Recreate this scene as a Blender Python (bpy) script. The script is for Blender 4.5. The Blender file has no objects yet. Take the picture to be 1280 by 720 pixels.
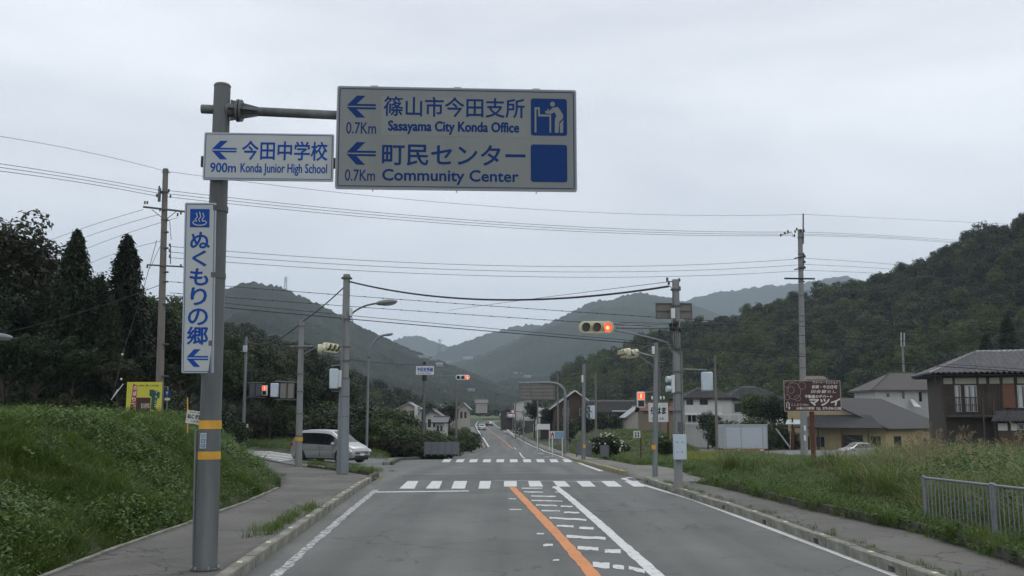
import bpy, math, random
import numpy as np
from mathutils import Vector, Matrix, Euler

# ------------------------------------------------------------------ scene, camera, light
SC = bpy.context.scene
COL = SC.collection
F, HZ, H, CX = 1200.0, 522.0, 2.1, 640.0
PITCH = math.atan((HZ - 360.0) / F)
cam = bpy.data.cameras.new('camera')
cam.sensor_width = 36.0
cam.lens = 36.0 * F / 1280.0
cam.clip_start = 0.1
cam.clip_end = 30000
camo = bpy.data.objects.new('camera', cam)
COL.objects.link(camo)
camo.location = (0, 0, H)
camo.rotation_euler = (math.pi / 2 + PITCH, 0, 0)
SC.camera = camo
SC.render.engine = 'CYCLES'
SC.render.resolution_x, SC.render.resolution_y = 1024, 576
SC.cycles.use_denoising = True
SC.cycles.max_bounces = 6
SC.cycles.diffuse_bounces = 3
SC.cycles.transparent_max_bounces = 8
SC.cycles.volume_bounces = 2
SC.view_settings.view_transform = 'Standard'
SC.view_settings.look = 'None'
SC.view_settings.exposure = 0.28
SC.view_settings.gamma = 1.0

SUN_EL, SUN_AZ = math.radians(55), math.radians(25)      # azimuth clockwise from +Y (view direction)
W = bpy.data.worlds.new('World')
SC.world = W
W.use_nodes = True
nt = W.node_tree
nt.nodes.clear()
out = nt.nodes.new('ShaderNodeOutputWorld')
bg = nt.nodes.new('ShaderNodeBackground')
bg.inputs['Strength'].default_value = 0.105
sky = nt.nodes.new('ShaderNodeTexSky')
sky.sky_type = 'NISHITA'
sky.sun_disc = False
sky.sun_elevation = SUN_EL
sky.sun_rotation = SUN_AZ
tc = nt.nodes.new('ShaderNodeTexCoord')
mp = nt.nodes.new('ShaderNodeMapping')
mp.inputs['Scale'].default_value = (1.0, 1.0, 4.2)
nz = nt.nodes.new('ShaderNodeTexNoise')
nz.inputs['Scale'].default_value = 1.3
nz.inputs['Detail'].default_value = 5
nz.inputs['Roughness'].default_value = 0.55
nz.inputs['Distortion'].default_value = 0.35
rp = nt.nodes.new('ShaderNodeValToRGB')
rp.color_ramp.elements[0].position = 0.34
rp.color_ramp.elements[0].color = (6.0, 6.2, 6.75, 1)
rp.color_ramp.elements[1].position = 0.66
rp.color_ramp.elements[1].color = (9.6, 9.75, 10.1, 1)
mx = nt.nodes.new('ShaderNodeMixRGB')
mx.inputs['Fac'].default_value = 0.96
nt.links.new(tc.outputs['Generated'], mp.inputs['Vector'])
nt.links.new(mp.outputs['Vector'], nz.inputs['Vector'])
nt.links.new(nz.outputs['Fac'], rp.inputs['Fac'])
nt.links.new(sky.outputs['Color'], mx.inputs['Color1'])
nt.links.new(rp.outputs['Color'], mx.inputs['Color2'])
nt.links.new(mx.outputs['Color'], bg.inputs['Color'])
nt.links.new(bg.outputs['Background'], out.inputs['Surface'])

sl = bpy.data.lights.new('sun', 'SUN')
sl.energy = 0.8
sl.angle = math.radians(25)
sl.color = (1.0, 0.97, 0.92)
so = bpy.data.objects.new('sun', sl)
COL.objects.link(so)
so.rotation_euler = (math.radians(90) - SUN_EL, 0, -SUN_AZ + math.pi)
so.location = (0, 0, 60)

# ------------------------------------------------------------------ geometry of the view: photo point -> place
CP, SP = math.cos(PITCH), math.sin(PITCH)


def ray(px, py):
    u, v = (px - CX) / F, (360.0 - py) / F
    return Vector((u, CP - v * SP, v * CP + SP))


def at(px, py, y):
    r = ray(px, py)
    return Vector((0, 0, H)) + r * (y / r.y)


def proj(p):
    d = Vector(p) - Vector((0, 0, H))
    c = d.y * CP + d.z * SP
    return CX + F * d.x / c, 360 - F * (d.z * CP - d.y * SP) / c


KY = [0, 33, 40, 56, 80, 100, 130, 155, 200, 284, 400, 600, 1000, 3000, 9000]
KZ = [0, 0, -.12, -.5, -1.25, -1.85, -2.35, -2.4, -1.95, -1.0, 0, 3, 11, 30, 60]


def sstep(a, b, x):
    t = min(1.0, max(0.0, (x - a) / (b - a)))
    return t * t * (3 - 2 * t)


def T(x, y):
    """height of the land without banks"""
    z = float(np.interp(y, KY, KZ))
    if x < -7 and y < 170 and z < 0:
        z *= 1 - 0.8 * sstep(7, 15, -x) * (1 - sstep(85, 145, y))
    return z


def G(px, py, dz=0.0):
    """place on the ground seen at a photo point"""
    r = ray(px, py)
    y, step = 3.0, 0.25
    while y < 2500:
        p = Vector((0, 0, H)) + r * (y / r.y)
        if p.z <= T(p.x, p.y) + dz:
            break
        y += step
        if y > 60: step = 1.0
    lo, hi = y - step, y
    for _ in range(14):
        m = (lo + hi) / 2
        p = Vector((0, 0, H)) + r * (m / r.y)
        if p.z <= T(p.x, p.y) + dz: hi = m
        else: lo = m
    return Vector((p.x, p.y, T(p.x, p.y) + dz))


# ------------------------------------------------------------------ materials
MATS = {}


def lin(c):
    return tuple(((x / 255) / 12.92 if x / 255 <= .04045 else ((x / 255 + .055) / 1.055) ** 2.4) for x in c)


def mat(name, col, rough=.8, var=.12, scale=6.0, metal=0.0, bump=0.0, bscale=30.0, col2=None, detail=6, spec=.5,
        streak=False, wave=None):
    if name in MATS: return MATS[name]
    m = bpy.data.materials.new(name)
    m.use_nodes = True
    n, l = m.node_tree.nodes, m.node_tree.links
    b = n['Principled BSDF']
    b.inputs['Roughness'].default_value = rough
    b.inputs['Metallic'].default_value = metal
    b.inputs['Specular IOR Level'].default_value = spec
    t = n.new('ShaderNodeTexCoord')
    mp = n.new('ShaderNodeMapping')
    if streak: mp.inputs['Scale'].default_value = (1, 1, .12)
    l.new(t.outputs['Object'], mp.inputs['Vector'])
    if var > 0 or col2:
        z = n.new('ShaderNodeTexNoise')
        z.inputs['Scale'].default_value = scale
        z.inputs['Detail'].default_value = detail
        z.inputs['Roughness'].default_value = .65
        l.new(mp.outputs['Vector'], z.inputs['Vector'])
        r = n.new('ShaderNodeValToRGB')
        r.color_ramp.elements[0].position = .33
        r.color_ramp.elements[1].position = .68
        r.color_ramp.elements[0].color = tuple(c * (1 - var) for c in col) + (1,)
        c2 = col2 or tuple(min(1, c * (1 + var)) for c in col)
        r.color_ramp.elements[1].color = tuple(c2) + (1,)
        l.new(z.outputs['Fac'], r.inputs['Fac'])
        l.new(r.outputs['Color'], b.inputs['Base Color'])
    else:
        b.inputs['Base Color'].default_value = tuple(col) + (1,)
    if bump > 0:
        z2 = n.new('ShaderNodeTexNoise')
        z2.inputs['Scale'].default_value = bscale
        z2.inputs['Detail'].default_value = 4
        l.new(t.outputs['Object'], z2.inputs['Vector'])
        h = z2.outputs['Fac']
        if wave:
            w = n.new('ShaderNodeTexWave')
            w.bands_direction = wave[0]
            w.inputs['Scale'].default_value = wave[1]
            l.new(t.outputs['Object'], w.inputs['Vector'])
            h = w.outputs['Fac']
        bp = n.new('ShaderNodeBump')
        bp.inputs['Strength'].default_value = bump
        bp.inputs['Distance'].default_value = .02
        l.new(h, bp.inputs['Height'])
        l.new(bp.outputs['Normal'], b.inputs['Normal'])
    MATS[name] = m
    return m


def glow(name, col, s):
    if name in MATS: return MATS[name]
    m = bpy.data.materials.new(name)
    m.use_nodes = True
    b = m.node_tree.nodes['Principled BSDF']
    b.inputs['Base Color'].default_value = tuple(col) + (1,)
    b.inputs['Emission Color'].default_value = tuple(col) + (1,)
    b.inputs['Emission Strength'].default_value = s
    MATS[name] = m
    return m


def leafmat(name, cols, trans=.3, rough=.55, spread=1.0):
    """foliage: every leaf face takes its own shade, every plant its own tint"""
    if name in MATS: return MATS[name]
    m = bpy.data.materials.new(name)
    m.use_nodes = True
    n, l = m.node_tree.nodes, m.node_tree.links
    b = n['Principled BSDF']
    o = n['Material Output']
    g = n.new('ShaderNodeNewGeometry')
    oi = n.new('ShaderNodeObjectInfo')
    a = n.new('ShaderNodeMath'); a.operation = 'MULTIPLY_ADD'
    a.inputs[1].default_value = .42
    l.new(g.outputs['Random Per Island'], a.inputs[0])
    a2 = n.new('ShaderNodeMath'); a2.operation = 'MULTIPLY'
    a2.inputs[1].default_value = .58
    l.new(oi.outputs['Random'], a2.inputs[0])
    l.new(a2.outputs[0], a.inputs[2])
    r = n.new('ShaderNodeValToRGB')
    cr = r.color_ramp
    k = len(cols)
    cr.elements[0].color = tuple(cols[0]) + (1,)
    cr.elements[1].color = tuple(cols[-1]) + (1,)
    for i in range(1, k - 1):
        e = cr.elements.new(i / (k - 1)); e.color = tuple(cols[i]) + (1,)
    l.new(a.outputs[0], r.inputs['Fac'])
    l.new(r.outputs['Color'], b.inputs['Base Color'])
    b.inputs['Roughness'].default_value = rough
    b.inputs['Specular IOR Level'].default_value = .25
    tr = n.new('ShaderNodeBsdfTranslucent')
    l.new(r.outputs['Color'], tr.inputs['Color'])
    ms = n.new('ShaderNodeMixShader')
    ms.inputs[0].default_value = trans
    l.new(b.outputs[0], ms.inputs[1]); l.new(tr.outputs[0], ms.inputs[2])
    l.new(ms.outputs[0], o.inputs['Surface'])
    MATS[name] = m
    return m


def paint(name, col, wear=.5, rough=.7, scale=9, under=(.12, .12, .118)):
    """road paint, worn through to the asphalt in patches"""
    if name in MATS: return MATS[name]
    m = bpy.data.materials.new(name)
    m.use_nodes = True
    n, l = m.node_tree.nodes, m.node_tree.links
    b = n['Principled BSDF']
    b.inputs['Roughness'].default_value = rough
    t = n.new('ShaderNodeTexCoord')
    z = n.new('ShaderNodeTexNoise')
    z.inputs['Scale'].default_value = scale
    z.inputs['Detail'].default_value = 9
    z.inputs['Roughness'].default_value = .75
    l.new(t.outputs['Object'], z.inputs['Vector'])
    r = n.new('ShaderNodeValToRGB')
    r.color_ramp.elements[0].position = wear - .03
    r.color_ramp.elements[1].position = wear + .04
    r.color_ramp.elements[0].color = tuple(under) + (1,)
    r.color_ramp.elements[1].color = tuple(col) + (1,)
    l.new(z.outputs['Fac'], r.inputs['Fac'])
    z2 = n.new('ShaderNodeTexNoise')
    z2.inputs['Scale'].default_value = 1.7
    z2.inputs['Detail'].default_value = 5
    l.new(t.outputs['Object'], z2.inputs['Vector'])
    mr = n.new('ShaderNodeMapRange')
    mr.inputs['To Min'].default_value = .72
    mr.inputs['To Max'].default_value = 1.1
    l.new(z2.outputs['Fac'], mr.inputs['Value'])
    mu = n.new('ShaderNodeMixRGB'); mu.blend_type = 'MULTIPLY'; mu.inputs['Fac'].default_value = 1
    l.new(r.outputs['Color'], mu.inputs['Color1']); l.new(mr.outputs[0], mu.inputs['Color2'])
    l.new(mu.outputs['Color'], b.inputs['Base Color'])
    MATS[name] = m
    return m


# ------------------------------------------------------------------ object helpers
WM = {}


def tag(o, label=None, cat=None, group=None, kind=None):
    if label: o['label'] = label
    if cat: o['category'] = cat
    if group: o['group'] = group
    if kind: o['kind'] = kind
    return o


def empty(name, loc=(0, 0, 0), rz=0.0, label=None, cat=None, group=None, kind=None):
    o = bpy.data.objects.new(name, None)
    o.empty_display_size = .3
    COL.objects.link(o)
    o.location = loc
    o.rotation_euler = (0, 0, rz)
    WM[o.name] = Matrix.Translation(Vector(loc)) @ Matrix.Rotation(rz, 4, 'Z')
    return tag(o, label, cat, group, kind)


def wm(o):
    return WM[o.name] if o is not None and o.name in WM else Matrix.Identity(4)


def frame(o, x, z, y=None):
    """local frame: origin, unit x axis, unit z axis"""
    x = Vector(x).normalized(); z = Vector(z).normalized()
    y = z.cross(x).normalized(); z = x.cross(y)
    m = Matrix((x, y, z)).transposed().to_4x4()
    m.translation = Vector(o)
    return m


class MB:
    def __init__(s, M=None):
        s.v, s.f, s.M, s.cuts = [], [], M or Matrix.Identity(4), []

    def add(s, vs, fs):
        k = len(s.v)
        s.v += [Vector(v) for v in vs]
        nf = len(s.f)
        s.f += [tuple(i + k for i in f) for f in fs]
        s.cuts.append((k, len(s.v), nf, len(s.f)))
        return s

    def each(s, name, m, parent=None, **kw):
        """every shape added becomes a part of its own"""
        for (v0, v1, f0, f1) in s.cuts:
            q = MB(s.M); q.v = s.v[v0:v1]; q.f = [tuple(i - v0 for i in f) for f in s.f[f0:f1]]
            q.build(name, m, parent, **kw)

    def box(s, x0, x1, y0, y1, z0, z1):
        return s.add([(x0, y0, z0), (x1, y0, z0), (x1, y1, z0), (x0, y1, z0), (x0, y0, z1), (x1, y0, z1), (x1, y1, z1), (x0, y1, z1)],
                     [(0, 3, 2, 1), (4, 5, 6, 7), (0, 1, 5, 4), (1, 2, 6, 5), (2, 3, 7, 6), (3, 0, 4, 7)])

    def cyl(s, p0, p1, r0, r1=None, n=14, caps=True):
        p0, p1 = Vector(p0), Vector(p1)
        r1 = r0 if r1 is None else r1
        d = (p1 - p0).normalized()
        a = d.orthogonal().normalized(); b = d.cross(a)
        vs = []
        for p, r in ((p0, r0), (p1, r1)):
            vs += [p + (a * math.cos(2 * math.pi * i / n) + b * math.sin(2 * math.pi * i / n)) * r for i in range(n)]
        fs = [(i, (i + 1) % n, n + (i + 1) % n, n + i) for i in range(n)]
        if caps: fs += [tuple(range(n - 1, -1, -1)), tuple(range(n, 2 * n))]
        return s.add(vs, fs)

    def tube(s, pts, r, n=8, caps=True):
        pts = [Vector(p) for p in pts]
        rs = r if isinstance(r, (list, tuple)) else [r] * len(pts)
        vs, fs = [], []
        a = None
        for i, p in enumerate(pts):
            d = (pts[min(i + 1, len(pts) - 1)] - pts[max(i - 1, 0)]).normalized()
            if a is None: a = d.orthogonal().normalized()
            a = (a - d * a.dot(d)).normalized(); b = d.cross(a)
            vs += [p + (a * math.cos(2 * math.pi * j / n) + b * math.sin(2 * math.pi * j / n)) * rs[i] for j in range(n)]
        for i in range(len(pts) - 1):
            for j in range(n):
                fs.append((i * n + j, i * n + (j + 1) % n, (i + 1) * n + (j + 1) % n, (i + 1) * n + j))
        if caps: fs += [tuple(range(n - 1, -1, -1)), tuple(range((len(pts) - 1) * n, len(pts) * n))]
        return s.add(vs, fs)

    def prism(s, poly, y0, y1):
        """outline in x,z pushed along y (y0 in front)"""
        n = len(poly)
        vs = [(p[0], y0, p[1]) for p in poly] + [(p[0], y1, p[1]) for p in poly]
        return s.add(vs, [tuple(range(n)), tuple(range(2 * n - 1, n - 1, -1))] + [(i, n + i, n + (i + 1) % n, (i + 1) % n) for i in range(n)])

    def ell(s, c, r, nu=12, nv=8):
        vs, fs = [], []
        for i in range(nv + 1):
            t = math.pi * i / nv
            for j in range(nu):
                a = 2 * math.pi * j / nu
                vs.append((c[0] + r[0] * math.sin(t) * math.cos(a), c[1] + r[1] * math.sin(t) * math.sin(a), c[2] + r[2] * math.cos(t)))
        for i in range(nv):
            for j in range(nu):
                fs.append((i * nu + j, (i + 1) * nu + j, (i + 1) * nu + (j + 1) % nu, i * nu + (j + 1) % nu))
        return s.add(vs, fs)

    def build(s, name, m, parent=None, bevel=0, seg=2, smooth=38):
        R = wm(parent).inverted() @ s.M
        me = bpy.data.meshes.new(name)
        me.from_pydata([tuple(R @ v) for v in s.v], [], s.f)
        me.update()
        me.materials.append(m)
        if smooth:
            me.shade_smooth()
            me.set_sharp_from_angle(angle=math.radians(smooth))
        o = bpy.data.objects.new(name, me)
        COL.objects.link(o)
        if parent is not None:
            o.parent = parent
            WM[o.name] = wm(parent)
        if bevel:
            b = o.modifiers.new('bevel', 'BEVEL')
            b.width = bevel; b.segments = seg; b.limit_method = 'ANGLE'; b.angle_limit = math.radians(40)
        return o


def rrect(x0, x1, z0, z1, r, n=4):
    p = []
    for cx, cz, a0 in ((x1 - r, z0 + r, -90), (x1 - r, z1 - r, 0), (x0 + r, z1 - r, 90), (x0 + r, z0 + r, 180)):
        for i in range(n + 1):
            a = math.radians(a0 + 90 * i / n)
            p.append((cx + r * math.cos(a), cz + r * math.sin(a)))
    return p


def lettering(txt, M, x0, z0, w, h, m, parent, y=-.004, weight=.0, name='lettering', res=3, shear=0, keep=False):
    """flat print: txt stretched to the box x0..x0+w, z0..z0+h of the frame M, facing -y"""
    c = bpy.data.curves.new('text', 'FONT')
    c.body = txt; c.resolution_u = res; c.shear = shear
    o = bpy.data.objects.new('text', c)
    COL.objects.link(o)
    dg = bpy.context.evaluated_depsgraph_get()
    me = bpy.data.meshes.new_from_object(o.evaluated_get(dg))
    bpy.data.objects.remove(o)
    n = len(me.vertices)
    co = np.empty(n * 3, np.float32); me.vertices.foreach_get('co', co); co = co.reshape(-1, 3)
    lo, hi = co.min(0), co.max(0)
    sx, sz = w / max(1e-6, hi[0] - lo[0]), h / max(1e-6, hi[1] - lo[1])
    if keep: sx = sz
    R = np.array(wm(parent).inverted() @ M)
    base = np.stack([x0 + (co[:, 0] - lo[0]) * sx, np.full(n, y), z0 + (co[:, 1] - lo[1]) * sz, np.ones(n)], 1)
    nl = len(me.loops); npg = len(me.polygons)
    li = np.empty(nl, np.int32); me.loops.foreach_get('vertex_index', li)
    ls = np.empty(npg, np.int32); lt = np.empty(npg, np.int32)
    me.polygons.foreach_get('loop_start', ls); me.polygons.foreach_get('loop_total', lt)
    d = weight * h / max(1.0, hi[1] - lo[1]) * 1.3
    sh = [(0, 0)] + ([(-d, 0), (d, 0), (0, d), (0, -d), (d * .7, d * .7), (-d * .7, -d * .7)] if weight > 0 else [])
    Vs, Ls, Ss, Ts = [], [], [], []
    for k, (dx, dz) in enumerate(sh):
        B = base.copy(); B[:, 0] += dx; B[:, 2] += dz; B[:, 1] -= .0002 * k
        Vs.append((B @ R.T)[:, :3]); Ls.append(li + n * k); Ss.append(ls + nl * k); Ts.append(lt)
    V = np.concatenate(Vs).astype(np.float32)
    me = bpy.data.meshes.new(name)
    me.vertices.add(len(V)); me.vertices.foreach_set('co', V.ravel())
    Ls = np.concatenate(Ls); me.loops.add(len(Ls)); me.loops.foreach_set('vertex_index', Ls)
    Ss = np.concatenate(Ss); me.polygons.add(len(Ss)); me.polygons.foreach_set('loop_start', Ss); me.polygons.foreach_set('loop_total', np.concatenate(Ts))
    me.update(calc_edges=True)
    me.materials.append(m)
    me.name = name
    ob = bpy.data.objects.new(name, me)
    COL.objects.link(ob)
    ob.parent = parent
    WM[ob.name] = wm(parent)
    return ob


def npmesh(name, V, Fq, m, link=True):
    """fast mesh from numpy verts (n,3) and quads (k,4)"""
    me = bpy.data.meshes.new(name)
    V = np.asarray(V, np.float32); Fq = np.asarray(Fq, np.int32)
    k, s = Fq.shape
    me.vertices.add(len(V)); me.vertices.foreach_set('co', V.ravel())
    me.loops.add(k * s); me.loops.foreach_set('vertex_index', Fq.ravel())
    me.polygons.add(k); me.polygons.foreach_set('loop_start', np.arange(k, dtype=np.int32) * s)
    me.polygons.foreach_set('loop_total', np.full(k, s, np.int32))
    me.update(calc_edges=True)
    me.materials.append(m)
    o = bpy.data.objects.new(name, me)
    if link: COL.objects.link(o)
    return o


def copy_thing(o, loc, rz=0.0, scale=None, **kw):
    c = o.copy(); COL.objects.link(c)
    c.location = loc; c.rotation_euler = (0, 0, rz)
    if scale is not None: c.scale = scale if hasattr(scale, '__len__') else (scale,) * 3
    WM[c.name] = Matrix.Translation(Vector(loc)) @ Matrix.Rotation(rz, 4, 'Z')
    for ch in o.children:
        d = ch.copy(); COL.objects.link(d); d.parent = c; WM[d.name] = WM[c.name]
        for g in ch.children:
            e = g.copy(); COL.objects.link(e); e.parent = d; WM[e.name] = WM[c.name]
    tag(c, **kw)
    return c


# ------------------------------------------------------------------ colours
ASPH = mat('asphalt', (.105, .107, .106), .85, .10, .9, bump=.35, bscale=160)
CONC = mat('pole_concrete', (.22, .23, .228), .85, .14, 5, bump=.15, bscale=60, streak=True)
GALV = mat('galvanised_steel', (.19, .21, .213), .55, .16, 7, metal=.35, streak=True)
GALVD = mat('weathered_steel', (.12, .125, .125), .6, .18, 8, metal=.3, streak=True)
WOODP = mat('weathered_pole', (.17, .155, .135), .9, .2, 9, streak=True)
KERB = mat('kerb_concrete', (.15, .15, .12), .9, .3, 3.2, bump=.7, bscale=40, col2=(.27, .265, .225), detail=10)
KERBD = mat('mossy_concrete', (.05, .05, .035), .95, .35, 4, bump=.7, bscale=30, col2=(.10, .095, .072), detail=10)
BLACK = mat('black_rubber', (.015, .015, .016), .6, 0)
WIRE = mat('cable_black', (.02, .02, .022), .6, 0)
WHITE = mat('white_enamel', (.62, .64, .64), .45, .04)
CREAM = mat('cream_enamel', (.55, .53, .38), .5, .06)
PALE = mat('pale_blue_enamel', (.46, .54, .60), .5, .06)
DARKG = mat('dark_grey', (.05, .05, .052), .7, .1)
BLUE = mat('sign_blue', (.002, .032, .15), .6, .06, 3, spec=.2)
BLUE2 = mat('sign_blue_bright', (.006, .06, .30), .6, .06, 3, spec=.2)
SIGNG = mat('sign_sheeting', (.215, .235, .23), .6, .08, 1.2, spec=.25, streak=True)
SIGNW = mat('sign_sheeting_pale', (.43, .465, .465), .6, .07, 1.5, spec=.25, streak=True)
ALU = mat('aluminium_edge', (.36, .38, .39), .45, .08, 5, metal=.4)
REDON = glow('lamp_red_lit', (1.0, .07, .03), 1.6)
REDHOT = glow('lamp_red_centre', (1.0, .35, .16), 1.7)
LENSD = mat('lens_dark', (.012, .02, .02), .25, 0)
LENSA = mat('lens_amber_off', (.075, .028, .018), .3, 0)
GLASS = mat('window_glass', (.03, .035, .04), .12, .1, 2, spec=.8)
WHITEP = paint('white_road_paint', (.62, .63, .62), .40)
WHITEO = paint('worn_white_paint', (.50, .51, .50), .49)
ORANGE = paint('orange_road_paint', (.62, .235, .07), .40)
# ================================================================== LAND AND ROAD
def edge(pts, dz=0.0):
    w = [G(a, b, dz) for a, b in pts]
    return [p.x for p in w], [p.y for p in w]


def fx(X, Y):
    """x of an edge as a function of y (Y increasing); straight on below the first knot"""
    def f(y):
        if y < Y[0]: return X[0] + (X[1] - X[0]) / (Y[1] - Y[0]) * (y - Y[0])
        return float(np.interp(y, Y, X))
    return f


far = ([-11.5, -13.5, -12, -5, 30], [300, 400, 440, 470, 485])
a, b = edge([(305, 720), (451, 611), (470, 600), (500, 575.5), (545, 573), (580, 568), (598, 564.5), (609, 560), (606, 554), (599, 545), (594, 536)])
i0 = [i for i in range(len(b)) if all(b[i] > b[j] for j in range(i))]
XL = fx([a[i] for i in i0] + far[0], [b[i] for i in i0] + far[1])
a, b = edge([(1102, 712), (945, 652), (838, 615), (803, 602), (764, 590), (722, 578), (702, 570.5), (676, 561), (648, 548), (632, 539)])
i0 = [i for i in range(len(b)) if all(b[i] > b[j] for j in range(i))]
XR = fx([a[i] for i in i0] + [-4.3, -7.5, -2, 12, 60], [b[i] for i in i0] + [300, 400, 440, 455, 470])

ys = list(np.arange(-6, 60, .5)) + list(np.arange(60, 160, 1.5)) + list(np.arange(160, 486, 5))
V, Q = [], []
NC = 16
for i, y in enumerate(ys):
    l, r = XL(y), XR(y)
    for j in range(NC + 1):
        x = l + (r - l) * j / NC
        V.append((x, y, T(x, y)))
    if i:
        for j in range(NC):
            k = (i - 1) * (NC + 1) + j
            Q.append((k, k + 1, k + NC + 2, k + NC + 1))


def asphalt_material(name='road_asphalt', col=(.132, .139, .132), crack=.62, lane_amp=.22, big_amp=.16):
    m = bpy.data.materials.new(name); m.use_nodes = True
    n, l = m.node_tree.nodes, m.node_tree.links
    b = n['Principled BSDF']
    b.inputs['Roughness'].default_value = .86
    b.inputs['Specular IOR Level'].default_value = .3
    t = n.new('ShaderNodeTexCoord')

    def noise(s, d, r=.6, mp=None):
        z = n.new('ShaderNodeTexNoise')
        z.inputs['Scale'].default_value = s; z.inputs['Detail'].default_value = d; z.inputs['Roughness'].default_value = r
        if mp:
            q = n.new('ShaderNodeMapping'); q.inputs['Scale'].default_value = mp
            q.inputs['Rotation'].default_value = (0, 0, math.radians(-3.1))
            l.new(t.outputs['Object'], q.inputs['Vector']); l.new(q.outputs['Vector'], z.inputs['Vector'])
        else: l.new(t.outputs['Object'], z.inputs['Vector'])
        return z.outputs['Fac']

    def rng(s, a, b_, lo=.3, hi=.7):
        r = n.new('ShaderNodeMapRange')
        r.inputs['From Min'].default_value = lo; r.inputs['From Max'].default_value = hi
        r.inputs['To Min'].default_value = a; r.inputs['To Max'].default_value = b_
        l.new(s, r.inputs['Value']); return r.outputs[0]

    def mul(a, c):
        q = n.new('ShaderNodeMath'); q.operation = 'MULTIPLY'; l.new(a, q.inputs[0]); l.new(c, q.inputs[1]); return q.outputs[0]
    big = rng(noise(.35, 5), 1 - big_amp, 1 + big_amp)
    lane = rng(noise(1.0, 4, .5, (1.1, .035, 1)), 1 - lane_amp, 1 + lane_amp)
    fine = rng(noise(55, 3, .7), .72, 1.3)
    spk = rng(noise(140, 2, .6), .55, 1.5, .35, .75)
    v = mul(mul(mul(big, lane), fine), spk)
    cmb = n.new('ShaderNodeMixRGB'); cmb.blend_type = 'MULTIPLY'; cmb.inputs['Fac'].default_value = 1
    cmb.inputs['Color1'].default_value = tuple(col) + (1,)
    l.new(v, cmb.inputs['Color2'])
    # thin cracks
    vo = n.new('ShaderNodeTexVoronoi'); vo.feature = 'DISTANCE_TO_EDGE'; vo.inputs['Scale'].default_value = .55
    wn = n.new('ShaderNodeTexNoise'); wn.inputs['Scale'].default_value = 2.2; wn.inputs['Detail'].default_value = 6
    l.new(t.outputs['Object'], wn.inputs['Vector'])
    ad = n.new('ShaderNodeMixRGB'); ad.blend_type = 'ADD'; ad.inputs['Fac'].default_value = .8
    l.new(t.outputs['Object'], ad.inputs['Color1']); l.new(wn.outputs['Color'], ad.inputs['Color2'])
    l.new(ad.outputs['Color'], vo.inputs['Vector'])
    cr = rng(vo.outputs['Distance'], .0, 1.0, .004, .014)
    mk = rng(noise(.23, 3), 1.0, .0, .42, .52)
    mxn = n.new('ShaderNodeMath'); mxn.operation = 'MAXIMUM'
    l.new(cr, mxn.inputs[0]); l.new(mk, mxn.inputs[1])
    cd = rng(mxn.outputs[0], crack, 1.0, 0, 1)
    c2 = n.new('ShaderNodeMixRGB'); c2.blend_type = 'MULTIPLY'; c2.inputs['Fac'].default_value = 1
    l.new(cmb.outputs['Color'], c2.inputs['Color1']); l.new(cd, c2.inputs['Color2'])
    l.new(c2.outputs['Color'], b.inputs['Base Color'])
    bp = n.new('ShaderNodeBump'); bp.inputs['Strength'].default_value = .35; bp.inputs['Distance'].default_value = .01
    l.new(noise(150, 3, .7), bp.inputs['Height']); l.new(bp.outputs['Normal'], b.inputs['Normal'])
    return m


ROADM = asphalt_material()
road = npmesh('road', V, Q, ROADM)
tag(road, kind='structure')

# side street: leaves to the back left (centre line points, half width)
n0 = [G(491, 598), G(470, 594), G(440, 590), G(385, 583.5), G(345, 577), G(310, 570.5)]
f0 = [G(540, 573), G(500, 574), G(470, 573), G(420, 571), G(361, 567), G(304, 561)]
dirn = (f0[-1] - f0[-2]).normalized()
n0.append(n0[-1] + dirn * 60); f0.append(f0[-1] + dirn * 60)
V, Q = [], []
for i in range(len(n0) - 1):
    for s in range(8):
        t = s / 8
        A = n0[i].lerp(n0[i + 1], t); B = f0[i].lerp(f0[i + 1], t)
        for j in range(11):
            p = A.lerp(B, j / 10)
            V.append((p.x, p.y, T(p.x, p.y) - .004))
nr = len(V) // 11
for i in range(nr - 1):
    for j in range(10):
        k = i * 11 + j
        Q.append((k, k + 1, k + 12, k + 11))
side = npmesh('side_street', V, Q, asphalt_material('side_street_asphalt', (.15, .154, .145), .6, .1, .2))
tag(side, kind='structure')

# ---- sidewalks
SWM = asphalt_material('sidewalk_asphalt', (.128, .126, .112), .45, .10, .30)
SWM2 = asphalt_material('pale_pavement', (.17, .168, .148), .5, .08, .25)
KH = .17
BF = [G(57, 720, KH), G(160, 680, KH), G(240, 653, KH), G(320, 623, KH), G(352, 608, KH)]      # foot of the left bank
foot = fx([p.x for p in BF], [p.y for p in BF])


def sheet(name, L, R, m, nc=6, dz=0.0, kind='structure', jag=0.0):
    """sheet between two lists of points of equal length"""
    V, Q = [], []
    for i in range(len(L)):
        for j in range(nc + 1):
            p = Vector(L[i]).lerp(Vector(R[i]), j / nc)
            z = p.z + dz
            V.append((p.x, p.y, z))
        if i:
            for j in range(nc):
                k = (i - 1) * (nc + 1) + j
                Q.append((k, k + 1, k + nc + 2, k + nc + 1))
    # thickness along the rim
    n0_ = len(V); r_ = len(L)
    rim = [i * (nc + 1) for i in range(r_)] + [(r_ - 1) * (nc + 1) + j for j in range(1, nc + 1)] + [i * (nc + 1) + nc for i in range(r_ - 2, -1, -1)] + [j for j in range(nc - 1, 0, -1)]
    for k_ in rim: V.append((V[k_][0], V[k_][1], V[k_][2] - .3))
    for a in range(len(rim)):
        b = (a + 1) % len(rim)
        Q.append((rim[a], rim[b], n0_ + b, n0_ + a))
    o = npmesh(name, V, Q, m)
    if kind: tag(o, kind=kind)
    return o


KW = .17
L, R = [], []
for y in np.arange(-6, BF[-1].y, .5):
    L.append((foot(y), y, T(0, y) + KH)); R.append((XL(y) - KW + .02, y, T(0, y) + KH - .01))
yk = L[-1][1]
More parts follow.
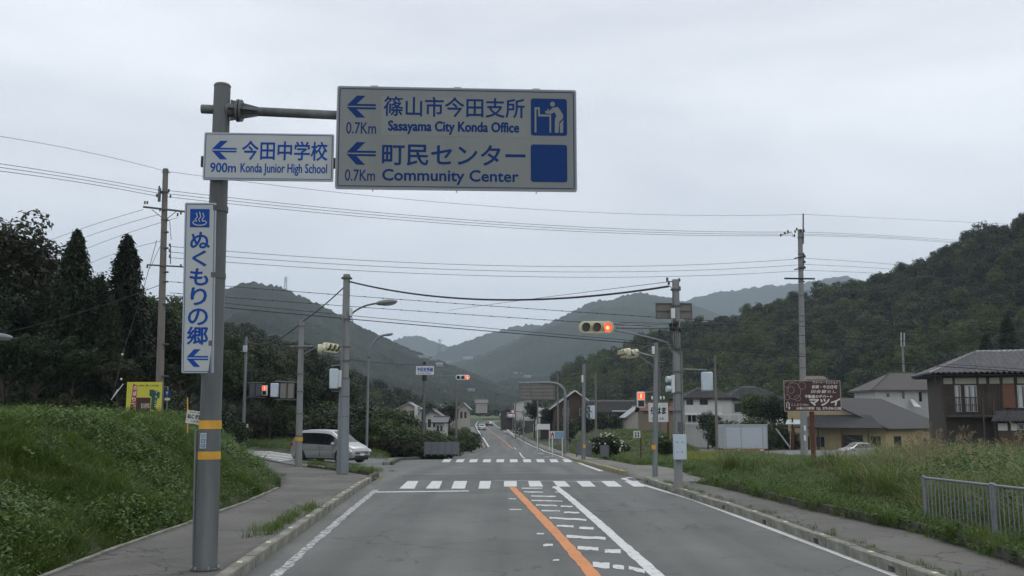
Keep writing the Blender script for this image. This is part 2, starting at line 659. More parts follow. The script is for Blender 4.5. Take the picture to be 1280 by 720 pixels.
# corner apron: turns away along the side street, drops to its level
tail = [(G(352, 603, KH), G(451, 605, KH - .02)), (G(351, 600, KH), G(464, 599, .07)), (G(349, 595, .13), G(462, 594.5, .02)), (G(343, 590, .08), G(436, 590.6, .012)),
        (G(330, 583, .03), G(385, 584.4, .012)), (G(308, 573, .02), G(345, 578, .012)), (G(285, 566.5, .02), G(305, 571, .012))]
for a_, b_ in tail: L.append(a_); R.append(b_)
sheet('sidewalk', L, R, SWM, 8)

# right sidewalk: kerb to low retaining kerb
RO = [G(1280, 708, KH), G(1160, 668, KH), G(1127, 661, KH), G(1015, 638, KH), G(927, 615, KH), G(880, 606, KH), G(850, 600, KH)]
xo = fx([p.x for p in RO], [p.y for p in RO])
L, R = [], []
for y in np.arange(4, RO[-1].y, .5):
    L.append((XR(y) + KW - .02, y, T(0, y) + KH - .01)); R.append((max(xo(y), XR(y) + .8), y, T(0, y) + KH))
sheet('sidewalk', L, R, SWM, 6)
# beyond it the pavement narrows and runs on along the far right kerb
L, R = [], []
y0 = RO[-1].y
for y in list(np.arange(y0 - .4, 60, .7)) + list(np.arange(60, 300, 3)):
    h = .16 * (1 - .85 * sstep(y0 - .4, y0 + 1.5, y) * (1 - sstep(36, 40, y)))
    w = 2.3 if y < 45 else 1.5
    L.append((XR(y) + KW - .02, y, T(0, y) + h - .01)); R.append((XR(y) + w + KW, y, T(0, y) + h))
sheet('sidewalk', L, R, SWM2, 4)
# far left sidewalk
L, R = [], []
for y in list(np.arange(52, 80, .8)) + list(np.arange(80, 300, 3)):
    w = .4 + 2.8 * sstep(60, 90, y)
    R.append((XL(y) - KW + .02, y, T(0, y) + .14)); L.append((XL(y) - KW - w, y, T(0, y) + .15))
sheet('sidewalk', L, R, SWM2, 4)

# ---- kerbs: stone by stone
def kerb_run(parent, fxn, y0, y1, side, m, step=1.0, w=KW, h=KH, notch=0, studs=False, rnd=None, z0=0.0):
    rnd = rnd or random.Random(3)
    y = y0; i = 0
    base, nb = None, None
    while y < y1:
        dx = fxn(y + step) - fxn(y)
        ln = math.hypot(dx, step)
        yy = y + step / ln
        y_end = y + step * step / ln
        p = Vector((fxn(y), y, T(0, y)))
        q = Vector((fxn(y_end), y_end, T(0, y_end)))
        ang = math.atan2(q.y - p.y, q.x - p.x)
        isn = notch and i % notch == notch - 1
        key = 'n' if isn else 'b'
        ref = nb if isn else base
        if ref is None:
            mb = MB()
            wd = w * side
            y0_, y1_ = (0, wd) if wd > 0 else (wd, 0)
            g = .008
            if isn:
                # drain slot under the middle
                mb.box(g, .33, y0_, y1_, -.25, h); mb.box(.33, .58, y0_, y1_, .10, h); mb.box(.58, step - g, y0_, y1_, -.25, h)
                mb.box(.33, .58, y0_ + w * .5, y0_ + w * .55, -.25, .10)
            else: mb.box(g, step - g, y0_, y1_, -.25, h)
            me_o = mb.build('kerb_stone', m, None, bevel=.02 if w > .15 else .012)
            ref = me_o
            if isn: nb = ref
            else: base = ref
            o = ref
        else:
            o = ref.copy(); COL.objects.link(o)
        o.parent = parent
        sc = (q - p).length / step
        o.location = p + Vector((rnd.uniform(-.006, .006), 0, rnd.uniform(-.008, .006) + z0)) - parent.location
        o.rotation_euler = (rnd.uniform(-.01, .01), rnd.uniform(-.006, .006), ang)
        o.scale = (sc, 1, 1)
        if studs and i % 2 == 0:
            s = MB(Matrix.Translation(o.location + Vector((0, 0, h))) @ Matrix.Rotation(ang, 4, 'Z'))
            k = w * side * .5
            s.box(.3, .40, k - .035, k + .035, -.01, .012)
            s.build('kerb_reflector', mat('reflector_cream', (.62, .58, .42), .4, 0), o.parent, bevel=.004)
        y = y_end; i += 1


k1 = empty('kerb', (0, 0, 0), label='long mossy concrete kerb edging the left sidewalk by the sign pole', cat='kerb')
k1['kind'] = 'structure'
# stones sit on the sidewalk side of the road edge: +y local is left of the direction of travel
kerb_run(k1, XL, 7, 31.2, 1, KERB, studs=True)
k2 = empty('kerb', label='long concrete kerb with drain slots edging the right sidewalk', cat='kerb')
k2['kind'] = 'structure'
kerb_run(k2, XR, 8, 31.0, -1, KERB, notch=3, studs=True)
k3 = empty('kerb', label='worn kerb beyond the crossing on the right', cat='kerb')
k3['kind'] = 'structure'
kerb_run(k3, XR, 37, 75, -1, mat('yellowed_kerb', (.26, .25, .17), .9, .35, 2, col2=(.30, .28, .12)), step=1.5, h=.16)
k4 = empty('kerb', label='kerb curving round the far left corner beyond the crossing', cat='kerb')
k4['kind'] = 'structure'
kerb_run(k4, XL, 52, 100, 1, KERBD, step=2, h=.17)
k5 = empty('kerb', label='low dark retaining kerb behind the right sidewalk', cat='kerb')
k5['kind'] = 'structure'
kerb_run(k5, xo, 6, 26.5, -1, KERBD, step=1.0, w=.14, h=.2, z0=.13)
k6 = empty('kerb', label='thin broken edging at the foot of the weedy bank', cat='kerb')
k6['kind'] = 'structure'
kerb_run(k6, lambda y: foot(y) + .03, 6, BF[-1].y - 1, 1, KERB, step=1.0, w=.07, h=.05, z0=.155)

# ---- painted markings
def line(name, pts, w, m, dz=.005, step=1.0, jag=.0, seed=1, kind='structure'):
    """painted line of width w through ground points seen at pts"""
    P = [G(*p) for p in pts]
    S = []
    for i in range(len(P) - 1):
        n = max(1, int((P[i + 1] - P[i]).length / step))
        S += [P[i].lerp(P[i + 1], t / n) for t in range(n)]
    S.append(P[-1])
    rr = random.Random(seed)
    V, Q = [], []
    for i, p in enumerate(S):
        d = (S[min(i + 1, len(S) - 1)] - S[max(i - 1, 0)]); d.z = 0; d.normalize()
        nrm = Vector((-d.y, d.x, 0))
        for s in (-.5, .5):
            q = p + nrm * s * w * (1 + rr.uniform(-jag, jag))
            V.append((q.x, q.y, T(q.x, q.y) + dz + (.0002 * max(0, q.y - 40))))
        if i: Q.append((2 * i - 2, 2 * i - 1, 2 * i + 1, 2 * i))
    o = npmesh(name, V, Q, m)
    if kind: tag(o, kind=kind)
    return o


def patch(name, pts, m, parent=None, dz=.005):
    V = []
    for p in pts:
        g = G(*p) if len(p) == 2 else Vector(p)
        V.append((g.x, g.y, T(g.x, g.y) + dz + .0002 * max(0, g.y - 40)))
    mb = MB(); mb.add(V, [tuple(range(len(V)))])
    o = mb.build(name, m, parent, smooth=0)
    if parent is None: tag(o, kind='structure')
    return o


line('edge_line', [(290, 768), (347, 718), (400, 671), (440, 637), (470, 612.5)], .15, WHITEO, step=.35, jag=.3)
line('edge_line', [(1230, 765), (1115, 718), (945, 654), (870, 626), (800, 605), (783, 600)], .15, WHITEP, step=.5, jag=.05)
line('corner_line', [(783, 600), (779, 598.2), (788, 597), (800, 596.6)], .2, WHITEP)
line('edge_line', [(752, 589), (728, 580.5), (700, 570.5), (676, 561.5), (650, 549.5), (634, 541), (621, 533), (617, 529.5), (616, 527)], .22, WHITEP)
line('edge_line', [(611, 558.5), (605, 549), (598, 539), (594.5, 532), (596, 528.5), (598, 526.5)], .28, WHITEP)
line('centre_line', [(752, 733), (738, 715), (700, 671.5), (670, 640), (640, 609)], .20, ORANGE, step=.3, jag=.12)
line('centre_line', [(641, 561), (634, 554.5), (622, 545), (612, 538), (607, 533.5), (605.5, 530)], .16, ORANGE)
line('lane_line', [(835, 731), (822, 720), (790, 691), (747, 652.5), (715, 625), (694, 608)], .19, WHITEP, step=.3, jag=.12)
line('lane_line', [(656, 573), (649.5, 565.8)], .16, WHITEP)
line('lane_line', [(645.3, 562), (642.5, 559.5)], .16, WHITEP)
line('stop_line', [(470, 615.3), (586, 613.8)], .34, WHITEP, jag=.05)
line('stop_line', [(618, 600.5), (790, 603)], .3, paint('faded_white_paint', (.32, .33, .33), .50), dz=.004)
line('stop_line', [(610, 572.8), (668, 573.5)], .3, MATS['faded_white_paint'], dz=.004)
# crossings
cw = empty('crosswalk', G(640, 605), label='near zebra crossing of short white blocks across the main road', cat='crosswalk')
cw['kind'] = 'structure'
for x0, x1, x2, x3 in [(502, 518, 509.5, 523), (535, 549, 540, 553), (564, 581, 568, 584), (598, 612, 600, 614), (630, 646, 630, 646), (662, 679, 660, 675), (697, 713, 691, 706),
                       (728, 745, 720, 737), (760, 778, 751, 768), (792, 806, 781, 797)]:
    y0_, y1_ = 611, 601
    if x0 > 600: y0_, y1_ = 608.5, 601
    patch('stripe', [(x0 - (3 if x0 < 560 else 0), y0_), (x1, y0_), (x3, y1_ + .5), (x2, y1_ + .5)], WHITEP, cw, dz=.007)
cw2 = empty('crosswalk', G(640, 576), label='far zebra crossing of small white blocks beyond the junction', cat='crosswalk')
cw2['kind'] = 'structure'
for k in range(10):
    x = 552 + 17.1 * k
    sk = (632 - x) / 80 * 3.2
    patch('stripe', [(x, 578), (x + 9.5, 578), (x + 9.5 + sk, 574.3), (x + sk, 574.3)], WHITEP, cw2, dz=.007)
cw3 = empty('crosswalk', G(320, 568), label='bleached zebra crossing over the mouth of the side street at left', cat='crosswalk')
cw3['kind'] = 'structure'
WP3 = paint('bleached_paint', (.55, .56, .55), .44, scale=4)
for k in range(7):
    t0, t1 = k / 7, k / 7 + .095
    A0, B0 = Vector((300, 565.2)), Vector((352, 577.2))
    A1, B1 = Vector((338, 564.2)), Vector((398, 572.5))
    a0, a1 = A0.lerp(B0, t0), A0.lerp(B0, t1); b0, b1 = A1.lerp(B1, t0), A1.lerp(B1, t1)
    patch('stripe', [tuple(a0), tuple(a1), tuple(b1), tuple(b0)], WP3, cw3, dz=.007)
# older, darker and paler areas of asphalt
DP = asphalt_material('dark_asphalt_patch', (.108, .113, .109), .6, .1, .12)
PP = asphalt_material('pale_asphalt_patch', (.155, .158, .146), .5, .1, .16)
for pts, m_ in (([(505, 594), (640, 592), (790, 594), (800, 598.8), (640, 599.5), (500, 599.5)], DP), ([(352, 690), (366, 678), (402, 648), (436, 619), (446, 619), (416, 650), (384, 682), (372, 696)], PP),
                ([(700, 568), (712, 568), (740, 580), (724, 580)], PP)):
    patch('asphalt_patch', pts, m_, dz=.0025)
# chevron marks between centre line and lane line: worn, broken bars
hm = empty('hatching', G(720, 660), label='worn white hatch bars between the orange line and the white lane line', cat='road marking')
hm['kind'] = 'structure'
rr = random.Random(5)


def jagbar(x0, x1, y, th, sl=0.0, m=WHITEP, par=hm):
    n = max(3, int((x1 - x0) / 5))
    up = [(x0 + (x1 - x0) * i / n, y + sl * i / n - th / 2 * (1 + rr.uniform(-.3, .3))) for i in range(n + 1)]
    dn = [(x0 + (x1 - x0) * i / n, y + sl * i / n + th / 2 * (1 + rr.uniform(-.4, .4))) for i in range(n, -1, -1)]
    patch('hatch_bar', up + dn, m, par, dz=.0065)


for x0, x1, y, th, sl in [(652, 678, 610.5, 1.0, 0), (655, 679, 615, 1.2, .5), (664, 695, 620.2, 1.2, .5), (664, 703, 625.8, 1.3, 1), (670, 696, 631.5, 1.5, .8), (701, 716, 633, 1.6, .3), (677, 700, 638.6, 1.3, .5), (705, 724, 640.6, 1.8, .4),
                          (687, 733, 647.5, 2.2, 2.6), (696, 717, 657.5, 2.2, .8), (724, 742, 660, 2.6, .6), (708, 757, 670.5, 3.2, 3.2), (722, 748, 685, 3.8, 1.5), (756, 776, 689, 4.5, .5), (741, 762, 706, 6, 1.5), (766, 780, 708.5, 4.5, 1.5), (786, 806, 710.5, 4.5, 4),
                          (636, 645, 623.5, 1.0, .5), (637, 652, 637, 1.3, .3), (671, 680, 667.5, 1.6, .2), (679, 691, 682, 3, -.6), (691, 699, 701, 1.6, -.8), (690, 700, 610, .9, 0), (694, 703, 615.2, 1, .3)]:
    jagbar(x0, x1, y, th, sl)
for (x, y) in ((676, 567.2), (683, 571.2)):     # arrow remnants beyond
    patch('arrow_mark', [(x - 5, y + .3), (x, y - .9), (x + 6, y - .5), (x + 3, y), (x + 6, y + .9), (x + 1, y + .7)], MATS['faded_white_paint'])

# ================================================================== GROUND SHEET
PAVED_LX = lambda y: foot(y) if y < BF[-1].y else None
bank_poly = [(-60, -10), (foot(-10), -10)] + [(p.x, p.y) for p in BF] + [tuple(G(350, 600, .1).xy), tuple(G(346, 594, .1).xy), tuple(G(327, 583, .1).xy), tuple(G(302, 572, .1).xy), tuple(G(280, 566, .1).xy), (-26, 75), (-60, 82)]
BPX = np.array(bank_poly)


def poly_sd(P, X, Y):
    """signed distance, positive inside"""
    n = len(P); inside = np.zeros(X.shape, bool); D = np.full(X.shape, 1e9)
    for i in range(n):
        x0, y0 = P[i]; x1, y1 = P[(i + 1) % n]
        dx, dy = x1 - x0, y1 - y0
        t = np.clip(((X - x0) * dx + (Y - y0) * dy) / (dx * dx + dy * dy + 1e-12), 0, 1)
        D = np.minimum(D, np.hypot(X - x0 - t * dx, Y - y0 - t * dy))
        c = ((y0 > Y) != (y1 > Y)) & (X < (x1 - x0) * (Y - y0) / (y1 - y0 + 1e-12) + x0)
        inside ^= c
    return np.where(inside, D, -D)


def vsm(a, b, x):
    t = np.clip((x - a) / (b - a), 0, 1); return t * t * (3 - 2 * t)


def Tv(X, Y):
    Z = np.interp(Y, KY, KZ)
    w = 1 - .8 * vsm(7, 15, -X) * (1 - vsm(85, 145, Y))
    return np.where((X < -7) & (Y < 170) & (Z < 0), Z * w, Z)


def nz2(X, Y, s, seed=0):
    """cheap smooth noise"""
    r = np.random.RandomState(seed)
    Z = np.zeros_like(X)
    for k in range(5):
        a = r.uniform(0, 6.28); f = (1.7 ** k) / s; ph = r.uniform(0, 6.28, 2)
        Z += np.sin(X * f * math.cos(a) + Y * f * math.sin(a) + ph[0]) * np.sin(-X * f * math.sin(a) + Y * f * math.cos(a) * 1.13 + ph[1]) / 1.5 ** k
    return Z


yk_ = np.array([y for y in np.arange(-8, 300, 2.0)])
XLv = np.array([XL(y) for y in yk_]); XRv = np.array([XR(y) for y in yk_])
side_poly = [(p.x, p.y) for p in n0] + [(p.x, p.y) for p in reversed(f0)]
rk = np.array([max(xo(y), XR(y) + .8) if y < RO[-1].y else XR(y) + (2.3 if y < 45 else 1.5) for y in yk_])
lk = np.array([foot(y) if y < BF[-1].y + 3 else (XL(y) - .3 if y < 52 else XL(y) - (.7 + 2.7 * sstep(60, 90, y))) for y in yk_])
apron = [tuple(Vector(a_).xy) for a_, b_ in tail] + [tuple(Vector(b_).xy) for a_, b_ in reversed(tail)]


def GZ(X, Y):
    """height of the ground sheet"""
    Z = Tv(X, Y)
    base = Z.copy()
    xl = np.interp(Y, yk_, lk); xr = np.interp(Y, yk_, rk)
    dout = np.maximum(xl - X, X - xr)                       # outside the road corridor
    dout = np.where(Y > 300, np.maximum(dout, 0) * 1.0, dout)
    ds = -poly_sd(side_poly, X, Y)
    da = -poly_sd(apron, X, Y)
    d = np.minimum(np.minimum(dout, ds), da)
    Z = base - .12 + .30 * vsm(.0, .8, d)
    n = nz2(X, Y, 3.0, 3)
    Z += .07 * n * vsm(.5, 3, d) * (Y < 400)
    b = poly_sd(bank_poly, X, Y)
    hb = 1.58 * vsm(-.1, 4.3, b) + .10 * n * vsm(.3, 2, b)
    hb = hb * (1 - .5 * vsm(9, 14, b))
    Z += np.where(b > 0, hb, 0)
    Z += 2.3 * vsm(1.5, 10, X - xr) * vsm(62, 92, Y) * (1 - vsm(220, 300, Y)) * (1 - vsm(.15, .2, X / np.maximum(Y, 1)))
    # rice terraces and land rising to the woods on the right
    Z += 3.0 * vsm(60, 150, X) * vsm(60, 140, Y)
    return Z


def axis(segs):
    a = []
    for s0, s1, st in segs: a += list(np.arange(s0, s1, st))
    return np.array(a)


gx = axis([(-9000, -1000, 1000), (-1000, -200, 100), (-200, -40, 8), (-40, -14, 1.0), (-14, 12, .33), (12, 40, 1.0), (40, 200, 8), (200, 1000, 100), (1000, 9001, 1000)])
gy = axis([(-300, -20, 70), (-20, 4, 3), (4, 60, .4), (60, 120, 1.5), (120, 500, 10), (500, 1200, 50), (1200, 9001, 600)])
XX, YY = np.meshgrid(gx, gy)
ZZ = GZ(XX, YY)
Vg = np.stack([XX, YY, ZZ], -1).reshape(-1, 3)
nx = len(gx)
ii, jj = np.meshgrid(np.arange(len(gy) - 1), np.arange(nx - 1), indexing='ij')
k = (ii * nx + jj).ravel()
ground = npmesh('ground', Vg, np.stack([k, k + 1, k + nx + 1, k + nx], 1),
                mat('grassy_earth', (.040, .042, .022), .95, .3, .35, col2=(.06, .075, .03), bump=.6, bscale=12, detail=10))
tag(ground, kind='structure')


# bare earth at the foot of the bank
V, Q = [], []
ysl = np.arange(6, BF[-1].y - .3, .3)
for i, y in enumerate(ysl):
    for j, dx in enumerate((.02, .25, .5, .8)):
        x = foot(y) - dx
        V.append((x, y, 0))
    if i:
        for j in range(3):
            k = (i - 1) * 4 + j; Q.append((k, k + 1, k + 5, k + 4))
V = np.array(V); V[:, 2] = GZ(V[:, 0], V[:, 1]) + .03
tag(npmesh('bare_soil', V, Q, mat('bare_soil', (.045, .038, .027), .97, .35, 3, bump=.9, bscale=25, col2=(.085, .072, .05), detail=10)), kind='structure')


def gz(x, y):
    return float(GZ(np.array([float(x)]), np.array([float(y)]))[0])
# ================================================================== MOUNTAINS
def mountain_mat(name, c1, c2, c3, s):
    m = bpy.data.materials.new(name); m.use_nodes = True
    n, l = m.node_tree.nodes, m.node_tree.links
    b = n['Principled BSDF']; b.inputs['Roughness'].default_value = 1; b.inputs['Specular IOR Level'].default_value = 0
    t = n.new('ShaderNodeTexCoord')
    z = n.new('ShaderNodeTexNoise'); z.inputs['Scale'].default_value = s; z.inputs['Detail'].default_value = 12; z.inputs['Roughness'].default_value = .72
    l.new(t.outputs['Object'], z.inputs['Vector'])
    r = n.new('ShaderNodeValToRGB'); cr = r.color_ramp
    cr.elements[0].position = .36; cr.elements[0].color = tuple(c1) + (1,)
    cr.elements[1].position = .66; cr.elements[1].color = tuple(c3) + (1,)
    e = cr.elements.new(.52); e.color = tuple(c2) + (1,)
    l.new(z.outputs['Fac'], r.inputs['Fac']); l.new(r.outputs['Color'], b.inputs['Base Color'])
    z2 = n.new('ShaderNodeTexNoise'); z2.inputs['Scale'].default_value = s * 14; z2.inputs['Detail'].default_value = 6
    l.new(t.outputs['Object'], z2.inputs['Vector'])
    bp = n.new('ShaderNodeBump'); bp.inputs['Strength'].default_value = .9; bp.inputs['Distance'].default_value = 4
    l.new(z2.outputs['Fac'], bp.inputs['Height']); l.new(bp.outputs['Normal'], b.inputs['Normal'])
    return m


def ridge_surface(pts, Dr, Df, foot_py=None, shape=1.25, spur=.12, seed=1, cx=3.0, cy=4.0, canopy=2.0, back=.25, srnd=90):
    xs_ = [p[0] for p in pts]; ys_ = [p[1] for p in pts]
    u0, u1 = (xs_[0] - CX) / F, (xs_[-1] - CX) / F
    nc = int((u1 - u0) * (Dr[1] if hasattr(Dr, '__len__') else Dr) / cx)
    U = np.linspace(u0, u1, nc)
    PX = U * F + CX
    RY = np.interp(PX, xs_, ys_)
    D = np.interp(PX, [xs_[0], xs_[-1]], Dr) if hasattr(Dr, '__len__') else np.full(nc, float(Dr))
    Fo = np.interp(PX, [xs_[0], xs_[-1]], Df) if hasattr(Df, '__len__') else np.full(nc, float(Df))
    nr_ = int(np.max(D * (1 + back) - Fo) / cy)
    Tt = np.linspace(0, 1, nr_)[:, None]
    Yv = Fo + (D * (1 + back) - Fo) * Tt
    tt = (Yv - Fo) / (D - Fo)
    # elevation slope of the ridge seen from the camera
    slope = (360 - RY) / F
    zr = H + D * (slope * CP + SP) / (CP - slope * SP)
    zf = np.interp(Fo, KY, KZ)
    X = U * Yv / (CP - slope * SP)
    sh = np.where(tt <= 1, np.clip(tt, 0, 1) ** shape, 1 - (tt - 1) * 1.6)
    Z = zf + (zr - zf) * sh
    n = nz2(X, Yv, srnd, seed)
    Z += spur * (zr - zf) * n * np.sin(np.pi * np.clip(tt, 0, 1)) ** .8 * .6
    r = np.random.RandomState(seed)
    Z += canopy * (r.rand(*Z.shape) - .6)
    return X, Yv, Z


def grid_mesh(name, X, Y, Z, m):
    r, c = X.shape
    V = np.stack([X, Y, Z], -1).reshape(-1, 3)
    ii, jj = np.meshgrid(np.arange(r - 1), np.arange(c - 1), indexing='ij')
    k = (ii * c + jj).ravel()
    o = npmesh(name, V, np.stack([k, k + 1, k + c + 1, k + c], 1), m)
    return tag(o, kind='structure')


FM1 = mountain_mat('mountain_forest', (.012, .019, .013), (.028, .037, .024), (.055, .064, .038), .014)
FM2 = mountain_mat('far_mountain_forest', (.012, .022, .015), (.024, .036, .022), (.04, .055, .03), .006)

MT1 = ridge_surface([(-200, 470), (0, 440), (150, 405), (225, 383), (283, 362), (300, 355), (318, 352.5), (350, 358), (400, 381), (420, 391), (457, 412), (480, 422), (514, 438), (551, 452), (600, 470), (650, 492), (690, 512)],
                                     1400, 620, shape=1.15, spur=.13, seed=4, cx=3.2, cy=5, canopy=6)
grid_mesh('mountain', *MT1, FM1)
MT2 = ridge_surface([(430, 500), (500, 478), (540, 462), (575, 452), (607, 442), (650, 421), (690, 402), (739, 377), (752, 375), (760, 376), (780, 369), (802, 365.5), (825, 371), (844, 374), (889, 390), (930, 408), (990, 430), (1080, 450)],
                                     2600, 1050, shape=1.2, spur=.13, seed=9, cx=6, cy=11, canopy=9, srnd=170)
grid_mesh('mountain', *MT2, FM2)
grid_mesh('mountain', *ridge_surface([(520, 455), (562, 433), (580, 426), (607, 416), (640, 408), (660, 403.5), (700, 404), (760, 410), (860, 430)],
                                     3200, 2700, spur=.08, seed=5, cx=9, cy=18, canopy=10, srnd=250), FM2)
grid_mesh('mountain', *ridge_surface([(380, 450), (440, 436), (482, 429), (500, 421), (513, 418), (525, 418.5), (545, 426), (565, 433), (590, 431), (640, 440), (700, 450)],
                                     4000, 3200, spur=.06, seed=6, cx=10, cy=22, canopy=10, srnd=300), FM2)
grid_mesh('mountain', *ridge_surface([(800, 392), (845, 378), (870, 369), (900, 362.5), (920, 360), (960, 354.5), (1000, 352), (1025, 348), (1040, 344), (1052, 342), (1064, 343), (1084, 352), (1120, 372), (1200, 400), (1300, 430)],
                                     3700, 2900, spur=.06, seed=7, cx=11, cy=24, canopy=10, srnd=320), FM2)

# the wooded hill at the right and the low one at the left
HR = ridge_surface([(a_, b_ + (9 if a_ < 1100 else 8)) for a_, b_ in [(668, 503), (690, 482), (705, 472), (730, 458), (760, 443), (800, 428), (850, 416), (880, 410), (915, 403), (945, 392), (985, 378), (1020, 370), (1060, 364), (1100, 352), (1130, 346), (1160, 332), (1190, 318), (1225, 300), (1280, 276), (1400, 225), (1700, 150)]],
                   (470, 250), (330, 92), shape=1.1, spur=.10, seed=12, cx=3, cy=4, canopy=.6, srnd=45)
hill_m = mat('woodland_floor', (.014, .018, .009), .95, .3, .1)
grid_mesh('hill', *HR, hill_m)
HL = ridge_surface([(-500, 300), (-100, 330), (100, 372), (200, 396), (280, 420), (330, 436), (400, 458), (440, 482), (480, 502), (540, 520)],
                   (130, 330), (80, 170), shape=1.0, spur=.08, seed=15, cx=3, cy=4, canopy=.5, srnd=45)
grid_mesh('hill', *HL, hill_m)

# ================================================================== FOLIAGE
def rnd_dirs(r, n):
    d = r.normal(size=(n, 3)); return d / np.linalg.norm(d, axis=1)[:, None]


def leaf_quads(P, N, size, r, aspect=.6, droop=None):
    """one pointed leaf (quad) at each P with normal roughly N"""
    n = len(P)
    a = rnd_dirs(r, n) if droop is None else droop
    a = a - N * (a * N).sum(1)[:, None]; a /= np.linalg.norm(a, axis=1)[:, None] + 1e-9
    b = np.cross(N, a)
    s = size * r.uniform(.6, 1.35, n)[:, None] if np.isscalar(size) else size[:, None]
    return np.stack([P - a * s * .5, P + b * s * aspect * .5, P + a * s * .5, P - b * s * aspect * .5], 1)


def crown(seed, R=(3, 3, 2.6), clumps=26, per=60, leaf=.35, cz=4.5, cr=.34, core=.55, hollow=.62):
    r = np.random.RandomState(seed)
    d = rnd_dirs(r, clumps); d[:, 2] = np.where(d[:, 2] < -.35, -d[:, 2], d[:, 2])
    C = d * r.uniform(hollow, .95, (clumps, 1))
    C[:, :2] *= r.uniform(.85, 1.1, (clumps, 1))
    out_ = []
    for c in C:
        rad = cr * r.uniform(.6, 1.2)
        e = rnd_dirs(r, per)
        rr_ = r.uniform(.55, 1, (per, 1)) ** .7
        P = c + e * rr_ * rad * np.array([1, 1, .72])
        N = e * .7 + rnd_dirs(r, per) * .55 + np.array([0, 0, .45])
        N /= np.linalg.norm(N, axis=1)[:, None]
        out_.append(leaf_quads(P * np.array(R) + np.array([0, 0, cz]), N, leaf, r))
    q = np.concatenate(out_)
    n2 = int(clumps * per * .22)
    e = rnd_dirs(r, n2)
    P = e * r.uniform(.2, core + .12, (n2, 1)) * np.array(R) + np.array([0, 0, cz])
    q = np.concatenate([q, leaf_quads(P, rnd_dirs(r, n2), leaf * 1.7, r, .9)])
    return q


def conifer(seed, h=14, rb=2.6, leaf=.28, n=5200, base=.8, power=.85):
    r = np.random.RandomState(seed)
    nb = int(n / 26)
    t = r.uniform(0, 1, nb) ** .8
    z0 = base + (h - base) * t
    L = rb * (1 - t) ** power * r.uniform(.62, 1.12, nb) + .18
    az = r.uniform(0, 6.283, nb)
    out_ = []
    for k in range(nb):
        m = 26
        s = r.uniform(.25, 1, m)
        dirv = np.array([math.cos(az[k]), math.sin(az[k]), 0])
        P = dirv * (s * L[k])[:, None] + np.array([0, 0, 1]) * (z0[k] - .35 * s ** 1.6 * L[k] + .18 * r.normal(size=m))[:, None]
        P += r.normal(size=(m, 3)) * .16 * (1 - t[k] * .5)
        N = rnd_dirs(r, m) * .8 + dirv * .5 + np.array([0, 0, .35])
        N /= np.linalg.norm(N, axis=1)[:, None]
        dr = dirv * .6 + np.array([0, 0, -.5]) + rnd_dirs(r, m) * .5
        out_.append(leaf_quads(P, N, leaf, r, .38, droop=dr))
    return np.concatenate(out_)


def quadmesh(name, q, m, link=False):
    V = q.reshape(-1, 3)
    return npmesh(name, V, np.arange(len(V)).reshape(-1, 4), m, link)


LG_DARK = leafmat('leaves_dark', [(.007, .014, .006), (.014, .028, .010), (.025, .044, .015), (.042, .065, .022)], .2)
LG_MID = leafmat('leaves_mid', [(.016, .028, .009), (.035, .058, .018), (.058, .088, .025), (.085, .12, .035)], .3)
LG_BROWN = leafmat('leaves_olive', [(.014, .018, .008), (.027, .033, .013), (.042, .047, .018), (.060, .062, .025)], .25)
LG_LIME = leafmat('leaves_bamboo', [(.03, .052, .012), (.05, .082, .018), (.075, .115, .026), (.10, .145, .035)], .35)
LG_CON = leafmat('needles_dark', [(.005, .010, .005), (.010, .019, .008), (.017, .029, .012), (.026, .041, .016)], .12)
LG_BUSH = leafmat('leaves_bush', [(.018, .026, .010), (.034, .044, .017), (.052, .060, .024), (.075, .078, .034)], .3)
BARK = mat('bark', (.055, .045, .035), .95, .3, 6, bump=.5, bscale=20)


def proto(coll_name, objs):
    c = bpy.data.collections.new(coll_name)
    for o in objs: c.objects.link(o)
    return c


